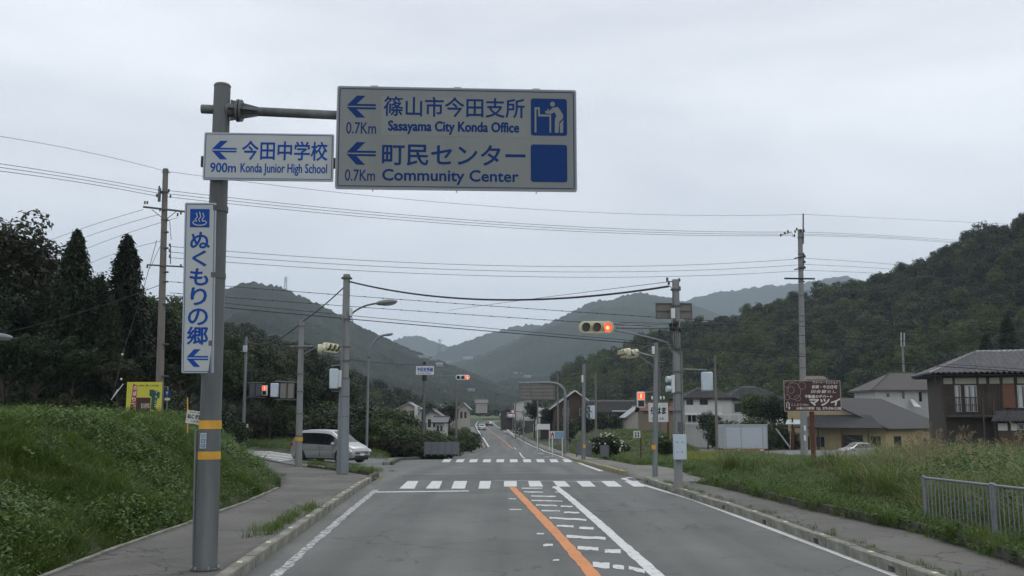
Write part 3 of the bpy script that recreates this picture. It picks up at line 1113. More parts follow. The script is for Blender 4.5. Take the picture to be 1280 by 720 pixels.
def scatter(name, coll, P, scale, idx, rz, m_tilt=None, label=None, kind='stuff', sz=None):
    n = len(P)
    me = bpy.data.meshes.new(name)
    me.vertices.add(n)
    me.vertices.foreach_set('co', np.asarray(P, np.float32).ravel())
    a = me.attributes.new('sc', 'FLOAT_VECTOR', 'POINT')
    S = np.stack([scale, scale, scale if sz is None else sz], 1).astype(np.float32)
    a.data.foreach_set('vector', S.ravel())
    a = me.attributes.new('ro', 'FLOAT_VECTOR', 'POINT')
    Rr = np.zeros((n, 3), np.float32); Rr[:, 2] = rz
    if m_tilt is not None: Rr[:, :2] = m_tilt
    a.data.foreach_set('vector', Rr.ravel())
    a = me.attributes.new('ix', 'INT', 'POINT')
    a.data.foreach_set('value', np.asarray(idx, np.int32))
    o = bpy.data.objects.new(name, me)
    COL.objects.link(o)
    g = bpy.data.node_groups.new(name + '_spread', 'GeometryNodeTree')
    g.interface.new_socket('Geometry', in_out='INPUT', socket_type='NodeSocketGeometry')
    g.interface.new_socket('Geometry', in_out='OUTPUT', socket_type='NodeSocketGeometry')
    N, L = g.nodes, g.links
    gi = N.new('NodeGroupInput'); go = N.new('NodeGroupOutput')
    ip = N.new('GeometryNodeInstanceOnPoints')
    ci = N.new('GeometryNodeCollectionInfo')
    ci.inputs['Collection'].default_value = coll
    ci.inputs['Separate Children'].default_value = True
    ci.inputs['Reset Children'].default_value = True
    ip.inputs['Pick Instance'].default_value = True

    def at_(nm, ty):
        q = N.new('GeometryNodeInputNamedAttribute'); q.data_type = ty; q.inputs['Name'].default_value = nm
        return q.outputs['Attribute']
    L.new(gi.outputs[0], ip.inputs['Points'])
    L.new(ci.outputs[0], ip.inputs['Instance'])
    L.new(at_('ix', 'INT'), ip.inputs['Instance Index'])
    L.new(at_('sc', 'FLOAT_VECTOR'), ip.inputs['Scale'])
    L.new(at_('ro', 'FLOAT_VECTOR'), ip.inputs['Rotation'])
    L.new(ip.outputs[0], go.inputs[0])
    md = o.modifiers.new('spread', 'NODES'); md.node_group = g
    return tag(o, label=label, kind=kind)


R0 = np.random.RandomState(77)
trees = [quadmesh('tree_a', crown(1, (3.0, 3.0, 2.7), 26, 46, .42, 3.6), LG_DARK), quadmesh('tree_b', crown(2, (3.2, 2.8, 3.0), 30, 42, .42, 3.8), LG_MID),
         quadmesh('tree_c', crown(3, (2.7, 3.0, 2.5), 24, 46, .42, 3.4), LG_BROWN), quadmesh('tree_d', crown(4, (2.8, 2.8, 3.4), 28, 42, .40, 4.2), LG_DARK),
         quadmesh('tree_e', conifer(5, 7.2, 2.2, .42, 1900, .5, .7), LG_CON), quadmesh('tree_f', crown(6, (2.6, 2.6, 3.2), 34, 40, .36, 4.2, cr=.26), LG_LIME)]
FOREST = proto('forest_kinds', trees)


def sample_surface(S, n, r, tmin=.0, tmax=.84, umin=0, umax=1):
    X, Y, Z = S
    R_, C_ = X.shape
    i = r.uniform(tmin, tmax, n) * (R_ - 1); j = r.uniform(umin, umax, n) * (C_ - 1)
    a, b = i.astype(int), j.astype(int)
    return np.stack([X[a, b], Y[a, b], Z[a, b]], 1), i / (R_ - 1), j / (C_ - 1)


P, ti, uj = sample_surface(HR, 5600, R0, 0, .85)
px_ = CX + F * P[:, 0] / P[:, 1]
py_ = HZ - (P[:, 2] - H) / P[:, 1] * F
ix = R0.choice([0, 1, 2, 3], len(P), p=[.34, .26, .20, .20])
lowband = py_ > np.interp(px_, [690, 900, 1000, 1280], [440, 425, 425, 400])
lime = lowband & (nz2(P[:, 0], P[:, 1], 16, 21) > .15) & (R0.rand(len(P)) < .85)
ix = np.where(lime | (R0.rand(len(P)) < .05), 5, ix)
con = (nz2(P[:, 0], P[:, 1], 13, 31) > .95) & (R0.rand(len(P)) < .6) & (ti < .55)
ix = np.where(con & ~lime, 4, ix)
sc_ = R0.uniform(.45, 1.3, len(P)) * np.interp(P[:, 1], [90, 200, 450], [.78, .95, 1.25])
P[:, 2] -= .9 * sc_
scatter('forest', FOREST, P, sc_, ix, R0.uniform(0, 6.28, len(P)), R0.normal(0, .06, (len(P), 2)), label='dense mixed woodland covering the steep hill behind the houses', sz=sc_ * R0.uniform(.85, 1.15, len(P)))
P, ti, uj = sample_surface(HL, 2600, R0, 0, .85)
ix = R0.choice([0, 1, 2, 3, 4], len(P), p=[.38, .12, .28, .15, .07])
sc_ = R0.uniform(.6, 1.1, len(P)) * np.interp(P[:, 1], [90, 200, 450], [.8, .95, 1.2])
P[:, 2] -= .9 * sc_
scatter('forest', FOREST, P, sc_, ix, R0.uniform(0, 6.28, len(P)), R0.normal(0, .06, (len(P), 2)), label='dark mixed woodland rising behind the side street at left')

# tree belts on the valley floor
def belt(label, rects, n, ixs, s0, s1, seed):
    r = np.random.RandomState(seed)
    P = []
    for (x0, x1, ya, yb, m_) in rects:            # photo x range, distances
        for _ in range(m_):
            y = r.uniform(ya, yb); px = r.uniform(x0, x1)
            x = (px - CX) / F * y
            P.append((x, y, gz(x, y)))
    P = np.array(P)
    k = len(P); s = r.uniform(s0, s1, k); P[:, 2] -= 1.5 * s
    return scatter('tree_belt', FOREST, P, s, r.choice(ixs, k), r.uniform(0, 6.28, k), r.normal(0, .05, (k, 2)), label=label)


belt('dark undergrowth below the trees of the left wood', [(-80, 135, 46, 58, 110), (60, 300, 56, 66, 120)], 0, [0, 2, 0, 3], .22, .42, 55)
belt('line of dark trees far across the valley floor', [(430, 760, 560, 900, 420), (380, 560, 380, 560, 160)], 0, [0, 0, 1, 2, 3, 4], .7, 1.2, 5)
belt('thicket of olive bushes between the side street and the houses', [(380, 452, 78, 120, 60), (452, 515, 88, 110, 80), (300, 450, 84, 130, 60)], 0, [2, 1, 2, 0], .48, .74, 6)
belt('low bushes in front of the cream houses', [(500, 562, 76, 95, 60), (452, 520, 76, 90, 50)], 0, [2, 1, 2], .30, .5, 66)
belt('dark bushes beside the houses left of the road', [(540, 592, 150, 190, 14), (452, 530, 120, 170, 40), (560, 592, 116, 140, 12)], 0, [0, 1, 2], .35, .6, 7)
belt('bushes and hedges at the foot of the right hill', [(700, 850, 150, 250, 50), (895, 985, 98, 118, 34), (1000, 1200, 118, 140, 40), (650, 700, 240, 330, 26), (640, 690, 150, 210, 0)], 0, [0, 1, 3, 2], .4, .7, 8)

# ---------- trees one can tell apart
def tree_thing(kind, seed, loc, s, label, group, name=None, rz=0.0, _c={}):
    key = (kind, seed)
    if key in _c:
        return copy_thing(_c[key], loc, rz, s, label=label, group=group)
    o = empty(name or ('cedar_tree' if kind == 'con' else 'broadleaf_tree'), loc, 0, label, 'tree', group)
    Ms = {'con': LG_CON, 'dark': LG_DARK, 'brown': LG_BROWN, 'mid': LG_MID}
    if kind == 'con':
        q = conifer(seed, 15, 3.7, .34, 22000, .8, .72)
        hgt = 13.5
    else:
        q = crown(seed, (3.6, 3.6, 3.4), 44, 130, .24, 7.2, cr=.26, hollow=.5)
        hgt = 9
    cr = quadmesh('crown', q, Ms[kind], True); cr.parent = o
    tb = MB(Matrix.Translation(loc))
    tb.cyl((0, 0, -.5), (0, 0, hgt), .26, .04, 10)
    if kind != 'con':
        rr_ = random.Random(seed)
        for k in range(9):
            a = rr_.uniform(0, 6.28); z = rr_.uniform(2.6, 7)
            tb.tube([(0, 0, z), (math.cos(a) * 1.1, math.sin(a) * 1.1, z + .9), (math.cos(a) * 2.5, math.sin(a) * 2.5, z + 1.6)], [.11, .07, .02], 5)
    tr = tb.build('trunk', BARK, o)
    WM[cr.name] = wm(o)
    o.rotation_euler = (0, 0, rz); o.scale = (s, s, s)
    _c[key] = o
    return o


def put(px, top, y, h0):
    """ground place below a photo column at distance y and the scale that brings a crown of height h0 to row `top`"""
    p = at(px, top, y); z = gz(p.x, y)
    return Vector((p.x, y, z)), (p.z - z) / h0


GW = 'trees of the dark wood behind the weedy bank'
for px, top, y, kind, seed, lab in [
    (97, 291, 50, 'con', 11, 'tall ragged dark cedar second from the right in the left wood'),
    (160, 297, 51, 'con', 12, 'slim pointed dark cedar nearest the left utility pole'),
    (44, 308, 66, 'dark', 13, 'round topped dark tree showing between the cedar and the left frame edge'),
    (2, 254, 55, 'brown', 14, 'tallest leafy tree with open crown at the left frame edge'),
    (190, 352, 66, 'mid', 15, 'broad tree with thin top between the slim cedar and the utility pole'),
    (128, 340, 74, 'brown', 16, 'half hidden leafy tree behind the two cedars')]:
    loc, s = put(px, top, y, {'con': 15.1}.get(kind, 10.9))
    tree_thing(kind, seed, loc, s, lab, GW, rz=seed)
rr = random.Random(9)
for px, top, y, kind, seed in [(-30, 270, 57, 'dark', 13), (28, 318, 60, 'brown', 14), (70, 330, 58, 'dark', 13), (188, 372, 60, 'dark', 16), (20, 350, 52, 'dark', 13), (60, 352, 52, 'con', 12), (126, 348, 53, 'con', 11), (-20, 330, 58, 'dark', 13), (78, 345, 54, 'con', 12), (140, 372, 49, 'con', 12), (180, 388, 54, 'con', 11),
                               (10, 400, 46, 'dark', 16), (50, 415, 46, 'dark', 13), (95, 420, 47, 'dark', 16), (212, 384, 66, 'mid', 15), (228, 402, 62, 'dark', 13), (-50, 300, 60, 'brown', 14), (150, 440, 47, 'brown', 16), (190, 440, 52, 'dark', 13), (240, 410, 78, 'brown', 14), (262, 400, 84, 'dark', 13)]:
    loc, s = put(px, top, y, {'con': 15.1}.get(kind, 10.9))
    tree_thing(kind, seed, loc, s, 'dark tree crowded into the wood behind the weedy bank', 'crowded trees of the left wood', rz=rr.uniform(0, 6))
GL = 'woodland edge trees behind the traffic signals'
for px, top, y, kind, seed in [(288, 408, 88, 'brown', 14), (308, 416, 92, 'dark', 13), (268, 424, 76, 'mid', 15), (335, 430, 96, 'brown', 16), (352, 428, 104, 'brown', 14), (380, 436, 108, 'dark', 13), (392, 434, 120, 'con', 12), (412, 446, 116, 'brown', 14), (300, 448, 82, 'dark', 13), (340, 456, 86, 'brown', 16), (375, 462, 90, 'dark', 13), (408, 470, 94, 'brown', 14), (430, 472, 120, 'mid', 15)]:
    loc, s = put(px, top, y, {'con': 15.1}.get(kind, 10.9))
    tree_thing(kind, seed, loc, s, 'dark olive tree at the woodland edge behind the signals', GL, rz=rr.uniform(0, 6))
for px, top, y, kind, seed, lab in [(668, 497, 190, 'dark', 13, 'dark round tree beside the white warehouse'), (686, 505, 180, 'dark', 13, 'dark tree hanging over the bank beside the gantry post'),
                                    (946, 484, 116, 'mid', 15, 'small green tree in front of the white far house'), (966, 488, 112, 'dark', 13, 'dark garden tree between the white house and the yellow shop'),
                                    (562, 500, 170, 'dark', 13, 'round clipped dark tree between the two small far roofs'), (884, 512, 118, 'dark', 13, 'low dark garden tree under the white balcony'),
                                    (1258, 398, 120, 'con', 12, 'dark cedar rising above the tiled roof at the right edge'), (1232, 420, 118, 'con', 11, 'ragged cedar above the ridge of the tiled house'),
                                    (838, 500, 120, 'brown', 14, 'olive tree between the shop board and the signal pole'), (762, 505, 190, 'dark', 13, 'dark tree behind the old farmhouse')]:
    loc, s = put(px, top, y, {'con': 15.1}.get(kind, 10.9))
    tree_thing(kind, seed, loc, s, lab, None, rz=rr.uniform(0, 6))
# ================================================================== SIGNS AND POLES
RD = Vector((0.9985, 0.0545, 0))          # across the road
UP = Vector((0, 0, 1))


def fit(pxl, pyb, pxr, pyt, y, xd=RD):
    """frame of an upright panel whose lower left corner, right edge and top are seen at those places"""
    o = at(pxl, pyb, y)
    lo, hi = .05, 30
    for _ in range(40):
        m = (lo + hi) / 2
        if proj(o + Vector(xd) * m)[0] < pxr: lo = m
        else: hi = m
    w = lo
    lo, hi = .02, 20
    for _ in range(40):
        m = (lo + hi) / 2
        if proj(o + UP * m)[1] > pyt: lo = m
        else: hi = m
    return frame(o, xd, UP), w, lo


def arrow_shape(mb, x0, x1, z0, z1, y=-.004):
    f = lambda p: [(x0 + (x1 - x0) * a, z0 + (z1 - z0) * b) for a, b in p]
    mb.prism(f([(0, .53), (.34, 1), (.64, 1), (.34, .62), (1, .62), (1, .53)]), y, y + .003)
    mb.prism(f([(0, .47), (1, .47), (1, .38), (.34, .38), (.64, 0), (.34, 0)]), y, y + .003)
    return mb


def ring(mb, x0, x1, z0, z1, t, r, y=-.004):
    """thin rounded border line"""
    A, B = rrect(x0, x1, z0, z1, r), rrect(x0 + t, x1 - t, z0 + t, z1 - t, max(.001, r - t))
    n = len(A)
    vs = [(a, y, b) for a, b in A] + [(a, y, b) for a, b in B]
    return mb.add(vs, [(i, (i + 1) % n, n + (i + 1) % n, n + i) for i in range(n)])


def panel(parent, M, w, h, face, back=GALVD, thick=.035, edge=ALU, border=None, inset=.035, bt=.012, name='sign_panel', rad=.03):
    fr = MB(M).prism(rrect(0, w, 0, h, rad), 0, thick).build(name, edge, parent, bevel=.003)
    MB(M).prism(rrect(.012, w - .012, .012, h - .012, rad), -.002, .0).build('sign_face', face, fr)
    mb = MB(M)
    for k in range(1, 3):
        z = h * k / 3
        mb.box(.05, w - .05, thick, thick + .04, z - .03, z + .03)
    mb.each('stiffener', back, fr)
    if border:
        ring(MB(M), inset, w - inset, inset, h - inset, bt, rad).build('border_line', border, fr)
    return fr


# ---------------- the overhead road sign at the left kerb
pb = G(256.5, 711.5, KH); YB = pb.y
ptop = at(278, 108, YB)
sg = empty('direction_sign', pb, label='tall grey steel pole at the left kerb carrying blue and white direction signs', cat='road sign')
POLE = GALV
SIGNPOLE = mat('painted_steel_pole', (.115, .127, .128), .6, .42, 2.4, metal=.15, streak=True, bump=.1, bscale=30)
m = MB(); m.cyl(pb - UP * .1, ptop, .150, .110, 28)
m.build('pole', SIGNPOLE, sg)
pd = (ptop - pb); pn = pd.normalized()
pp = lambda py, off=(0, 0): pb + pd * ((711.5 - py) / 603.5)       # point of the pole axis at a photo row
mb = MB(); mb.cyl(pb + pn * .0, pb + pn * .02, .185, .185, 20)
mb.build('base_plate', GALVD, sg)
mb = MB()
for k in range(6):
    a = k * math.pi / 3
    mb.cyl(pb + Vector((math.cos(a) * .165, math.sin(a) * .165, .01)), pb + Vector((math.cos(a) * .165, math.sin(a) * .165, .045)), .014, .014, 6)
mb.each('anchor_bolt', ALU, sg)
YEL = mat('yellow_tape', (.62, .33, .03), .5, .12, 6)
for y0, y1 in ((534, 544.5), (571.5, 581)):
    mb = MB(); mb.cyl(pp(y1), pp(y0), .1445, .1435, 28, caps=False); mb.build('yellow_band', YEL, sg)
# agency plate
Mp = frame(pp(567.5) + Vector((-.022, -.151, 0)), (1, .05, 0), UP)
pl = MB(Mp).box(-.055, .02, 0, .006, 0, .195).build('agency_plate', mat('plate_white', (.55, .6, .62), .4, .05), sg)
for k, ch in enumerate('兵庫県'):
    c = (BLUE2, BLUE, BLUE2)[k]
    MB(Mp).box(-.047, .012, -.002, 0, .134 - k * .062, .186 - k * .062).build('blue_square', [mat('plate_teal', (.06, .22, .25), .4), BLUE, BLUE2][k], pl)
    lettering(ch, Mp, -.043, .138 - k * .062, .05, .044, mat('plate_white', (.5, .5, .5)), pl, y=-.0035)
# cable guard strip at the left of the pole
a0, a1 = at(241.5, 712, YB + .02), at(245.2, 538, YB + .02)
MB().box(-.028, .028, -.02, .02, 0, 1)
mb = MB(); mb.tube([a0, a1], .022, 6); mb.build('cable_guard', GALV, sg)
mb = MB()
mb.tube([at(233, 497, YB + .1) + Vector((0, 0, -.0)), at(236, 512, YB + .1)], .01, 5)
# cross arm with conical gusset
ya = YB
e0, e1 = at(252, 136.2, ya), at(448, 145.3, ya + .09)
mb = MB(); mb.tube([e0, e1], .062, 18); mb.build('cross_arm', SIGNPOLE, sg)
arm = MB()
ax = (e1 - e0).normalized()
c0 = at(288, 137.8, ya) - Vector((0, 0, 0)); c1 = at(323, 139.6, ya)
for d in (UP, Vector((0, -1, 0)), Vector((0, 1, 0)), -UP):
    s = ax.cross(d) * .005
    for sgn in (-1, 1):
        pass
    q = [c0 + d * .15 - s, c0 + d * .05 - s, c1 + d * .04 - s, c1 + d * .065 - s]
    q2 = [p + s * 2 for p in q]
    arm.add(q + q2, [(0, 1, 2, 3), (7, 6, 5, 4), (0, 4, 5, 1), (1, 5, 6, 2), (2, 6, 7, 3), (3, 7, 4, 0)])
arm.cyl(c0 + ax * .09, c0 + ax * .12, .155, .155, 18)
arm.cyl(c0 + ax * .135, c0 + ax * .16, .15, .15, 18)
arm.cyl(c0 - ax * .05, c0 + ax * .09, .10, .085, 18)
arm.build('arm_flange', SIGNPOLE, sg)
mb = MB(); mb.cyl(ptop, ptop + pn * .03, .118, .10, 20); mb.build('pole_cap', SIGNPOLE, sg)

# big panel
M1_, w1, h1 = fit(418.3, 235.8, 721.5, 107, YB - .16)
big = panel(sg, M1_, w1, h1, SIGNG, border=BLUE, inset=.035, bt=.011)


def put_in(M, w, h, crop, quad, x0, x1, yt, yb):
    """box of a print in panel units, measured on an enlarged crop (left, right, top, bottom at the left end)"""
    (tlx, tly), (trx, try_), (blx, bly), (brx, bry) = quad
    def uv(x, y):
        v = (bly - y) / (bly - tly)
        for _ in range(3):
            xl = blx + (tlx - blx) * v; xr = brx + (trx - brx) * v
            u = (x - xl) / (xr - xl)
            top = tly + (try_ - tly) * u; bot = bly + (bry - bly) * u
            v = (bot - y) / (bot - top)
        return u, v
    u0, v1 = uv(x0, yt); _, v0 = uv(x0, yb); ym = (yt + yb) / 2
    u0 = uv(x0, ym)[0]; u1 = uv(x1, ym)[0]
    return u0 * w, v0 * h, (u1 - u0) * w, (v1 - v0) * h


MB(M1_).box(w1 * .185, w1 * .79, -.0032, -.0021, h1 * .52, h1 * .90).build('overlaid_sheet', mat('sign_sheet_patch', (.225, .245, .236), .6, .08, 1.2, spec=.25), big)
Q1 = ((77, 62), (1215, 108), (67, 547), (1212, 580))
for txt, x0, x1, yt, yb, wt in [('篠山市今田支所', 297, 965, 118, 210, .012), ('0.7Km', 120, 260, 236, 290, .006), ('Sasayama City Konda Office', 318, 937, 234, 294, .03),
                                ('町民センター', 290, 965, 342, 440, .014), ('0.7Km', 115, 255, 458, 511, .006), ('Community Center', 290, 932, 460, 528, .018)]:
    lettering(txt, M1_, *put_in(M1_, w1, h1, None, Q1, x0, x1, yt, yb), BLUE, big, weight=wt)
for yt, yb in ((110, 214), (330, 436)):
    x, z, w, h = put_in(M1_, w1, h1, None, Q1, 122, 259, yt, yb)
    arrow_shape(MB(M1_), x, x + w, z, z + h).build('arrow', BLUE, big)
x, z, w, h = put_in(M1_, w1, h1, None, Q1, 995, 1168, 143, 316)
pic = MB(M1_).prism(rrect(x, x + w, z, z + h, .035), -.0055, -.002).build('pictogram', BLUE, big)
mb = MB(M1_)
def pf(pts): return [(x + w * a / 250, z + h * (1 - b / 250)) for a, b in pts]
yy = (-.0085, -.006)
# counter, desk and the figure leaning on it (drawn on a 250 x 250 field)
mb.prism(pf([(25, 230), (25, 60), (62, 60), (62, 108), (140, 108), (140, 230), (128, 230), (128, 122), (50, 122), (50, 74), (38, 74), (38, 230)]), *yy)
hc = [(150 + 17 * math.cos(t * .5236), 37 + 17 * math.sin(t * .5236)) for t in range(12)]
mb.prism(pf(hc), *yy)
mb.prism(pf([(150, 62), (184, 56), (196, 66), (224, 112), (222, 132), (196, 158), (190, 230), (165, 230), (166, 140), (176, 118), (166, 92), (134, 104), (104, 100), (98, 90), (104, 82), (116, 84), (114, 70), (120, 68), (126, 84)]), *yy)
mb.prism(pf([(200, 230), (200, 168), (224, 142), (222, 230)]), *yy)
mb.build('figure_mark', SIGNG, pic, smooth=0)
x, z, w, h = put_in(M1_, w1, h1, None, Q1, 992, 1166, 358, 531)
MB(M1_).prism(rrect(x, x + w, z, z + h, .035), -.0055, -.002).build('blue_square', BLUE, big)
mb = MB(M1_)
for u in (.155, .50, .83):
    mb.box(w1 * u - .05, w1 * u + .05, .0, .05, h1 - .002, h1 + .012)
    mb.cyl((w1 * u, .02, -.03), (w1 * u, .02, .02), .008, .008, 6)
mb.each('clamp', ALU, big)

# smaller panel
M2_, w2, h2 = fit(253, 224.5, 416.3, 165.2, YB - .18)
sm = panel(sg, M2_, w2, h2, SIGNW, border=BLUE2, inset=.02, bt=.008, rad=.02)
Q2 = ((62, 335), (795, 358), (57, 605), (793, 623))
for txt, x0, x1, yt, yb, wt in [('今田中学校', 277, 757, 388, 494, .014), ('900m', 100, 243, 510, 563, .02), ('Konda Junior High School', 270, 757, 514, 582, .012)]:
    lettering(txt, M2_, *put_in(M2_, w2, h2, None, Q2, x0, x1, yt, yb), BLUE2, sm, weight=wt)
x, z, w, h = put_in(M2_, w2, h2, None, Q2, 105, 245, 384, 490)
arrow_shape(MB(M2_), x, x + w, z, z + h).build('arrow', BLUE2, sm)
mb = MB(M2_); mb.box(-.035, .0, .01, .06, h2 * .28, h2 * .5); mb.box(w2, w2 + .03, .01, .04, h2 * .28, h2 * .5); mb.each('clamp', BLACK, sm)

# tall panel
M3_, w3, h3 = fit(226.5, 466.5, 267, 253, YB - .15)
# lean it with the pole
leanv = (at(231, 252.6, YB - .15) - at(226.5, 466.5, YB - .15)).normalized()
M3_ = frame(M3_.translation, RD, leanv)
xax = leanv.cross(Vector((0, 1, 0))) * 1
M3_ = Matrix((RD, Vector((-RD.y, RD.x, 0)), leanv)).transposed().to_4x4(); M3_.translation = at(226.5, 466.5, YB - .15)
tl = panel(sg, M3_, w3, h3, SIGNW, border=BLUE2, inset=.02, bt=.008, rad=.02)
Q3 = ((33, 38), (152, 40), (18, 678), (140, 680))
x, z, w, h = put_in(M3_, w3, h3, None, Q3, 53, 126, 63, 133)
sp = MB(M3_).box(x, x + w, -.0055, -.002, z, z + h).build('blue_square', BLUE2, tl)
mb = MB(M3_)
def hs(pts, r=.010): mb.tube([(x + w * a, -.006, z + h * b) for a, b in pts], r, 5)
hs([(.36, .36), (.2, .33), (.14, .26), (.2, .17), (.36, .11), (.5, .1), (.64, .11), (.8, .17), (.86, .26), (.8, .33), (.64, .36)], .008)
for k in (-.17, 0, .17):
    hs([(.52 + k, .30), (.44 + k, .42), (.56 + k, .58), (.48 + k, .78 + (.06 if k == 0 else 0))], .008)
mb.build('hot_spring_mark', SIGNW, sp)
for ch, x0, x1, yt, yb in [('ぬ', 55, 126, 152, 212), ('く', 62, 114, 222, 280), ('も', 52, 120, 290, 352), ('り', 56, 114, 362, 426), ('の', 45, 118, 440, 500), ('郷', 42, 118, 508, 572)]:
    lettering(ch, M3_, *put_in(M3_, w3, h3, None, Q3, x0, x1, yt, yb), BLUE2, tl, weight=.022)
x, z, w, h = put_in(M3_, w3, h3, None, Q3, 38, 120, 590, 655)
arrow_shape(MB(M3_), x, x + w, z, z + h).build('arrow', BLUE2, tl)
mb = MB()
for py in (270, 355, 440):
    c = pp(py); mb.cyl(c - pn * .035, c + pn * .035, .135, .135, 20)
    mb.tube([c + Vector((-.10, -.08, 0)), c + Vector((-.30, -.12, 0))], .015, 6)
mb.each('clamp_band', SIGNPOLE, sg)

# ---------------- helpers for street furniture
def pole_at(name, label, cat, base, top, r0, r1, m, dz=0.0, group=None, y=None, n=14, part='pole', sink=.4):
    b = G(base[0], base[1], dz) if y is None else Vector(((base[0] - CX) / F * y, y, gz((base[0] - CX) / F * y, y)))
    t = at(top[0], top[1], b.y)
    o = empty(name, b, label=label, cat=cat, group=group)
    MB().cyl(b - UP * sink, t, r0, r1, n).build(part, m, o)
    return o, b, t


def signal_head(parent, c, rz, s=1.0, lit=True, housing=CREAM, name='signal_head', vertical=False):
    """three lamps in a rounded housing; local -y faces the traffic"""
    M = Matrix.Translation(Vector(c)) @ Matrix.Rotation(rz, 4, 'Z')
    if vertical: M = M @ Matrix.Rotation(math.radians(90), 4, 'Y')
    M = M @ Matrix.Scale(s, 4)
    hd = MB(M).prism(rrect(-.625, .625, -.225, .225, .20, 6), -.09, .09).build(name, housing, parent, bevel=.02 * s)
    for k, (x, lm) in enumerate([(-.39, LENSD), (0, LENSA), (.39, REDON if lit else LENSD)]):
        MB(M).cyl((x, -.10, 0), (x, -.088, 0), .155, .155, 20).build('lens', lm, hd)
        if k == 2 and lit: MB(M).cyl((x, -.105, -.01), (x, -.10, -.01), .07, .07, 12).build('lamp_centre', REDHOT, hd)
        v = MB(M)
        n = 14; vs = []
        for y, r, sp_ in ((-.09, .168, 1.0), (-.27, .162, .72)):
            for i in range(n + 1):
                a = math.radians(90 + (i / n - .5) * 290 * sp_)
                vs.append((x + r * math.cos(a), y, r * math.sin(a)))
        v.add(vs, [(i, i + 1, n + 2 + i, n + 1 + i) for i in range(n)])
        vo_ = v.build('visor', housing, hd)
        so_ = vo_.modifiers.new('thick', 'SOLIDIFY'); so_.thickness = .008 * s
    return hd


def ped_signal(parent, c, rz, s=1.0, lit=True, housing=WHITE):
    M = Matrix.Translation(Vector(c)) @ Matrix.Rotation(rz, 4, 'Z') @ Matrix.Scale(s, 4)
    hd = MB(M).prism(rrect(-.2, .2, -.4, .4, .04), -.1, .1).build('pedestrian_signal', housing, parent, bevel=.01)
    for z, on in ((.18, lit), (-.2, False)):
        MB(M).box(-.15, .15, -.112, -.1, z - .15, z + .15).build('lens', REDON if on else LENSD, hd)
        if on: MB(M).box(-.035, .035, -.116, -.111, z - .11, z + .11).build('standing_figure', REDHOT, hd)
        mb = MB(M); mb.box(-.18, .18, -.24, -.1, z + .155, z + .17); mb.box(-.185, -.17, -.24, -.1, z - .12, z + .16); mb.box(.17, .185, -.24, -.1, z - .12, z + .16)
        mb.build('visor', housing, hd)
    return hd


def lamp_arm(parent, pts, y, r, head, m=GALV):
    P = [at(a, b, y) for a, b in pts]
    # round the bend
    S = []
    for i in range(len(P) - 1):
        for t in range(6):
            p0, p1, p2, p3 = P[max(i - 1, 0)], P[i], P[i + 1], P[min(i + 2, len(P) - 1)]
            q = t / 6
            S.append(.5 * ((2 * p1) + (p2 - p0) * q + (2 * p0 - 5 * p1 + 4 * p2 - p3) * q * q + (3 * p1 - p0 - 3 * p2 + p3) * q ** 3))
    S.append(P[-1])
    MB().tube(S, r, 10).build('lamp_arm', m, parent)
    a, b = at(*head[0], y), at(*head[1], y)
    L = (b - a).length
    M = frame((a + b) / 2, b - a, UP)
    mb = MB(M)
    mb.ell((0, 0, 0), (L / 2, .15, L * .13), 16, 10)
    h = mb.build('lamp_head', GALV, parent)
    MB(M).ell((L * .08, 0, -L * .06), (L * .36, .11, L * .10), 14, 8).build('lamp_glass', mat('lamp_glass', (.25, .27, .28), .2, 0), h)


def bands(parent, pts, r, h=.05, m=GALVD):
    mb = MB()
    for p in pts: mb.cyl(Vector(p) - UP * h / 2, Vector(p) + UP * h / 2, r, r, 14)
    mb.each('steel_band', m, parent)


def box_on(parent, name, px0, px1, pt, pb_, y, depth, m, rz=0.0, bevel=.02):
    a, b = at(px0, pb_, y), at(px1, pt, y)
    M = Matrix.Translation((a + b) / 2) @ Matrix.Rotation(rz, 4, 'Z')
    w, h = (b.x - a.x) / 2, (b.z - a.z) / 2
    return MB(M).box(-w, w, -depth / 2, depth / 2, -h, h).build(name, m, parent, bevel=bevel)


def strip_between(parent, name, p0, p1, y, r, m=GALV, y1=None, n=8):
    return MB().tube([at(*p0, y), at(*p1, y if y1 is None else y1)], r, n).build(name, m, parent)


# ---------------- left signal pole with the nearer street lamp
L0, bL, tL = pole_at('signal_pole', 'thick grey concrete pole with the nearer street lamp, in front of the minivan', 'signal pole', (428, 592), (433.5, 343), .20, .13, CONC, .06)
YL = bL.y
MB().cyl(bL, bL.lerp(tL, .47), .235, .20, 16).build('lower_sleeve', mat('sleeve_grey', (.19, .215, .235), .6, .12, 5, streak=True), L0)
lamp_arm(L0, [(435, 401), (441, 391), (456, 382.5), (472, 379)], YL, .035, ((469, 379.5), (497, 376.5)), GALVD)
mb = MB(); mb.tube([at(424.5, 592, YL - .2), at(427, 470, YL - .2), at(428.5, 396, YL - .2)], .035, 8); mb.tube([at(439, 394, YL - .2), at(441.5, 404, YL - .2), at(436, 409, YL - .2)], .02, 6)
mb.each('conduit', GALV, L0)
bands(L0, [bL.lerp(tL, t) for t in (.09, .28, .38, .47, .56, .63, .77, .98)], .215)
bands(L0, [bL.lerp(tL, t) for t in (.985,)], .16)
hb_ = box_on(L0, 'signal_back', 411.5, 423, 461, 486, YL - .3, .35, PALE, .2, .04)
mb = MB(); mb.tube([at(414, 457.5, YL - .3), at(430, 455.5, YL - .1)], .02, 6); mb.tube([at(414, 489, YL - .3), at(430, 489, YL - .1)], .02, 6)
mb.each('bracket', GALV, L0)
box_on(L0, 'junction_box', 437, 440.5, 385, 395, YL - .2, .12, WHITE, bevel=.01)
box_on(L0, 'side_box', 423, 427, 463, 484, YL - .25, .12, WHITE, bevel=.01)

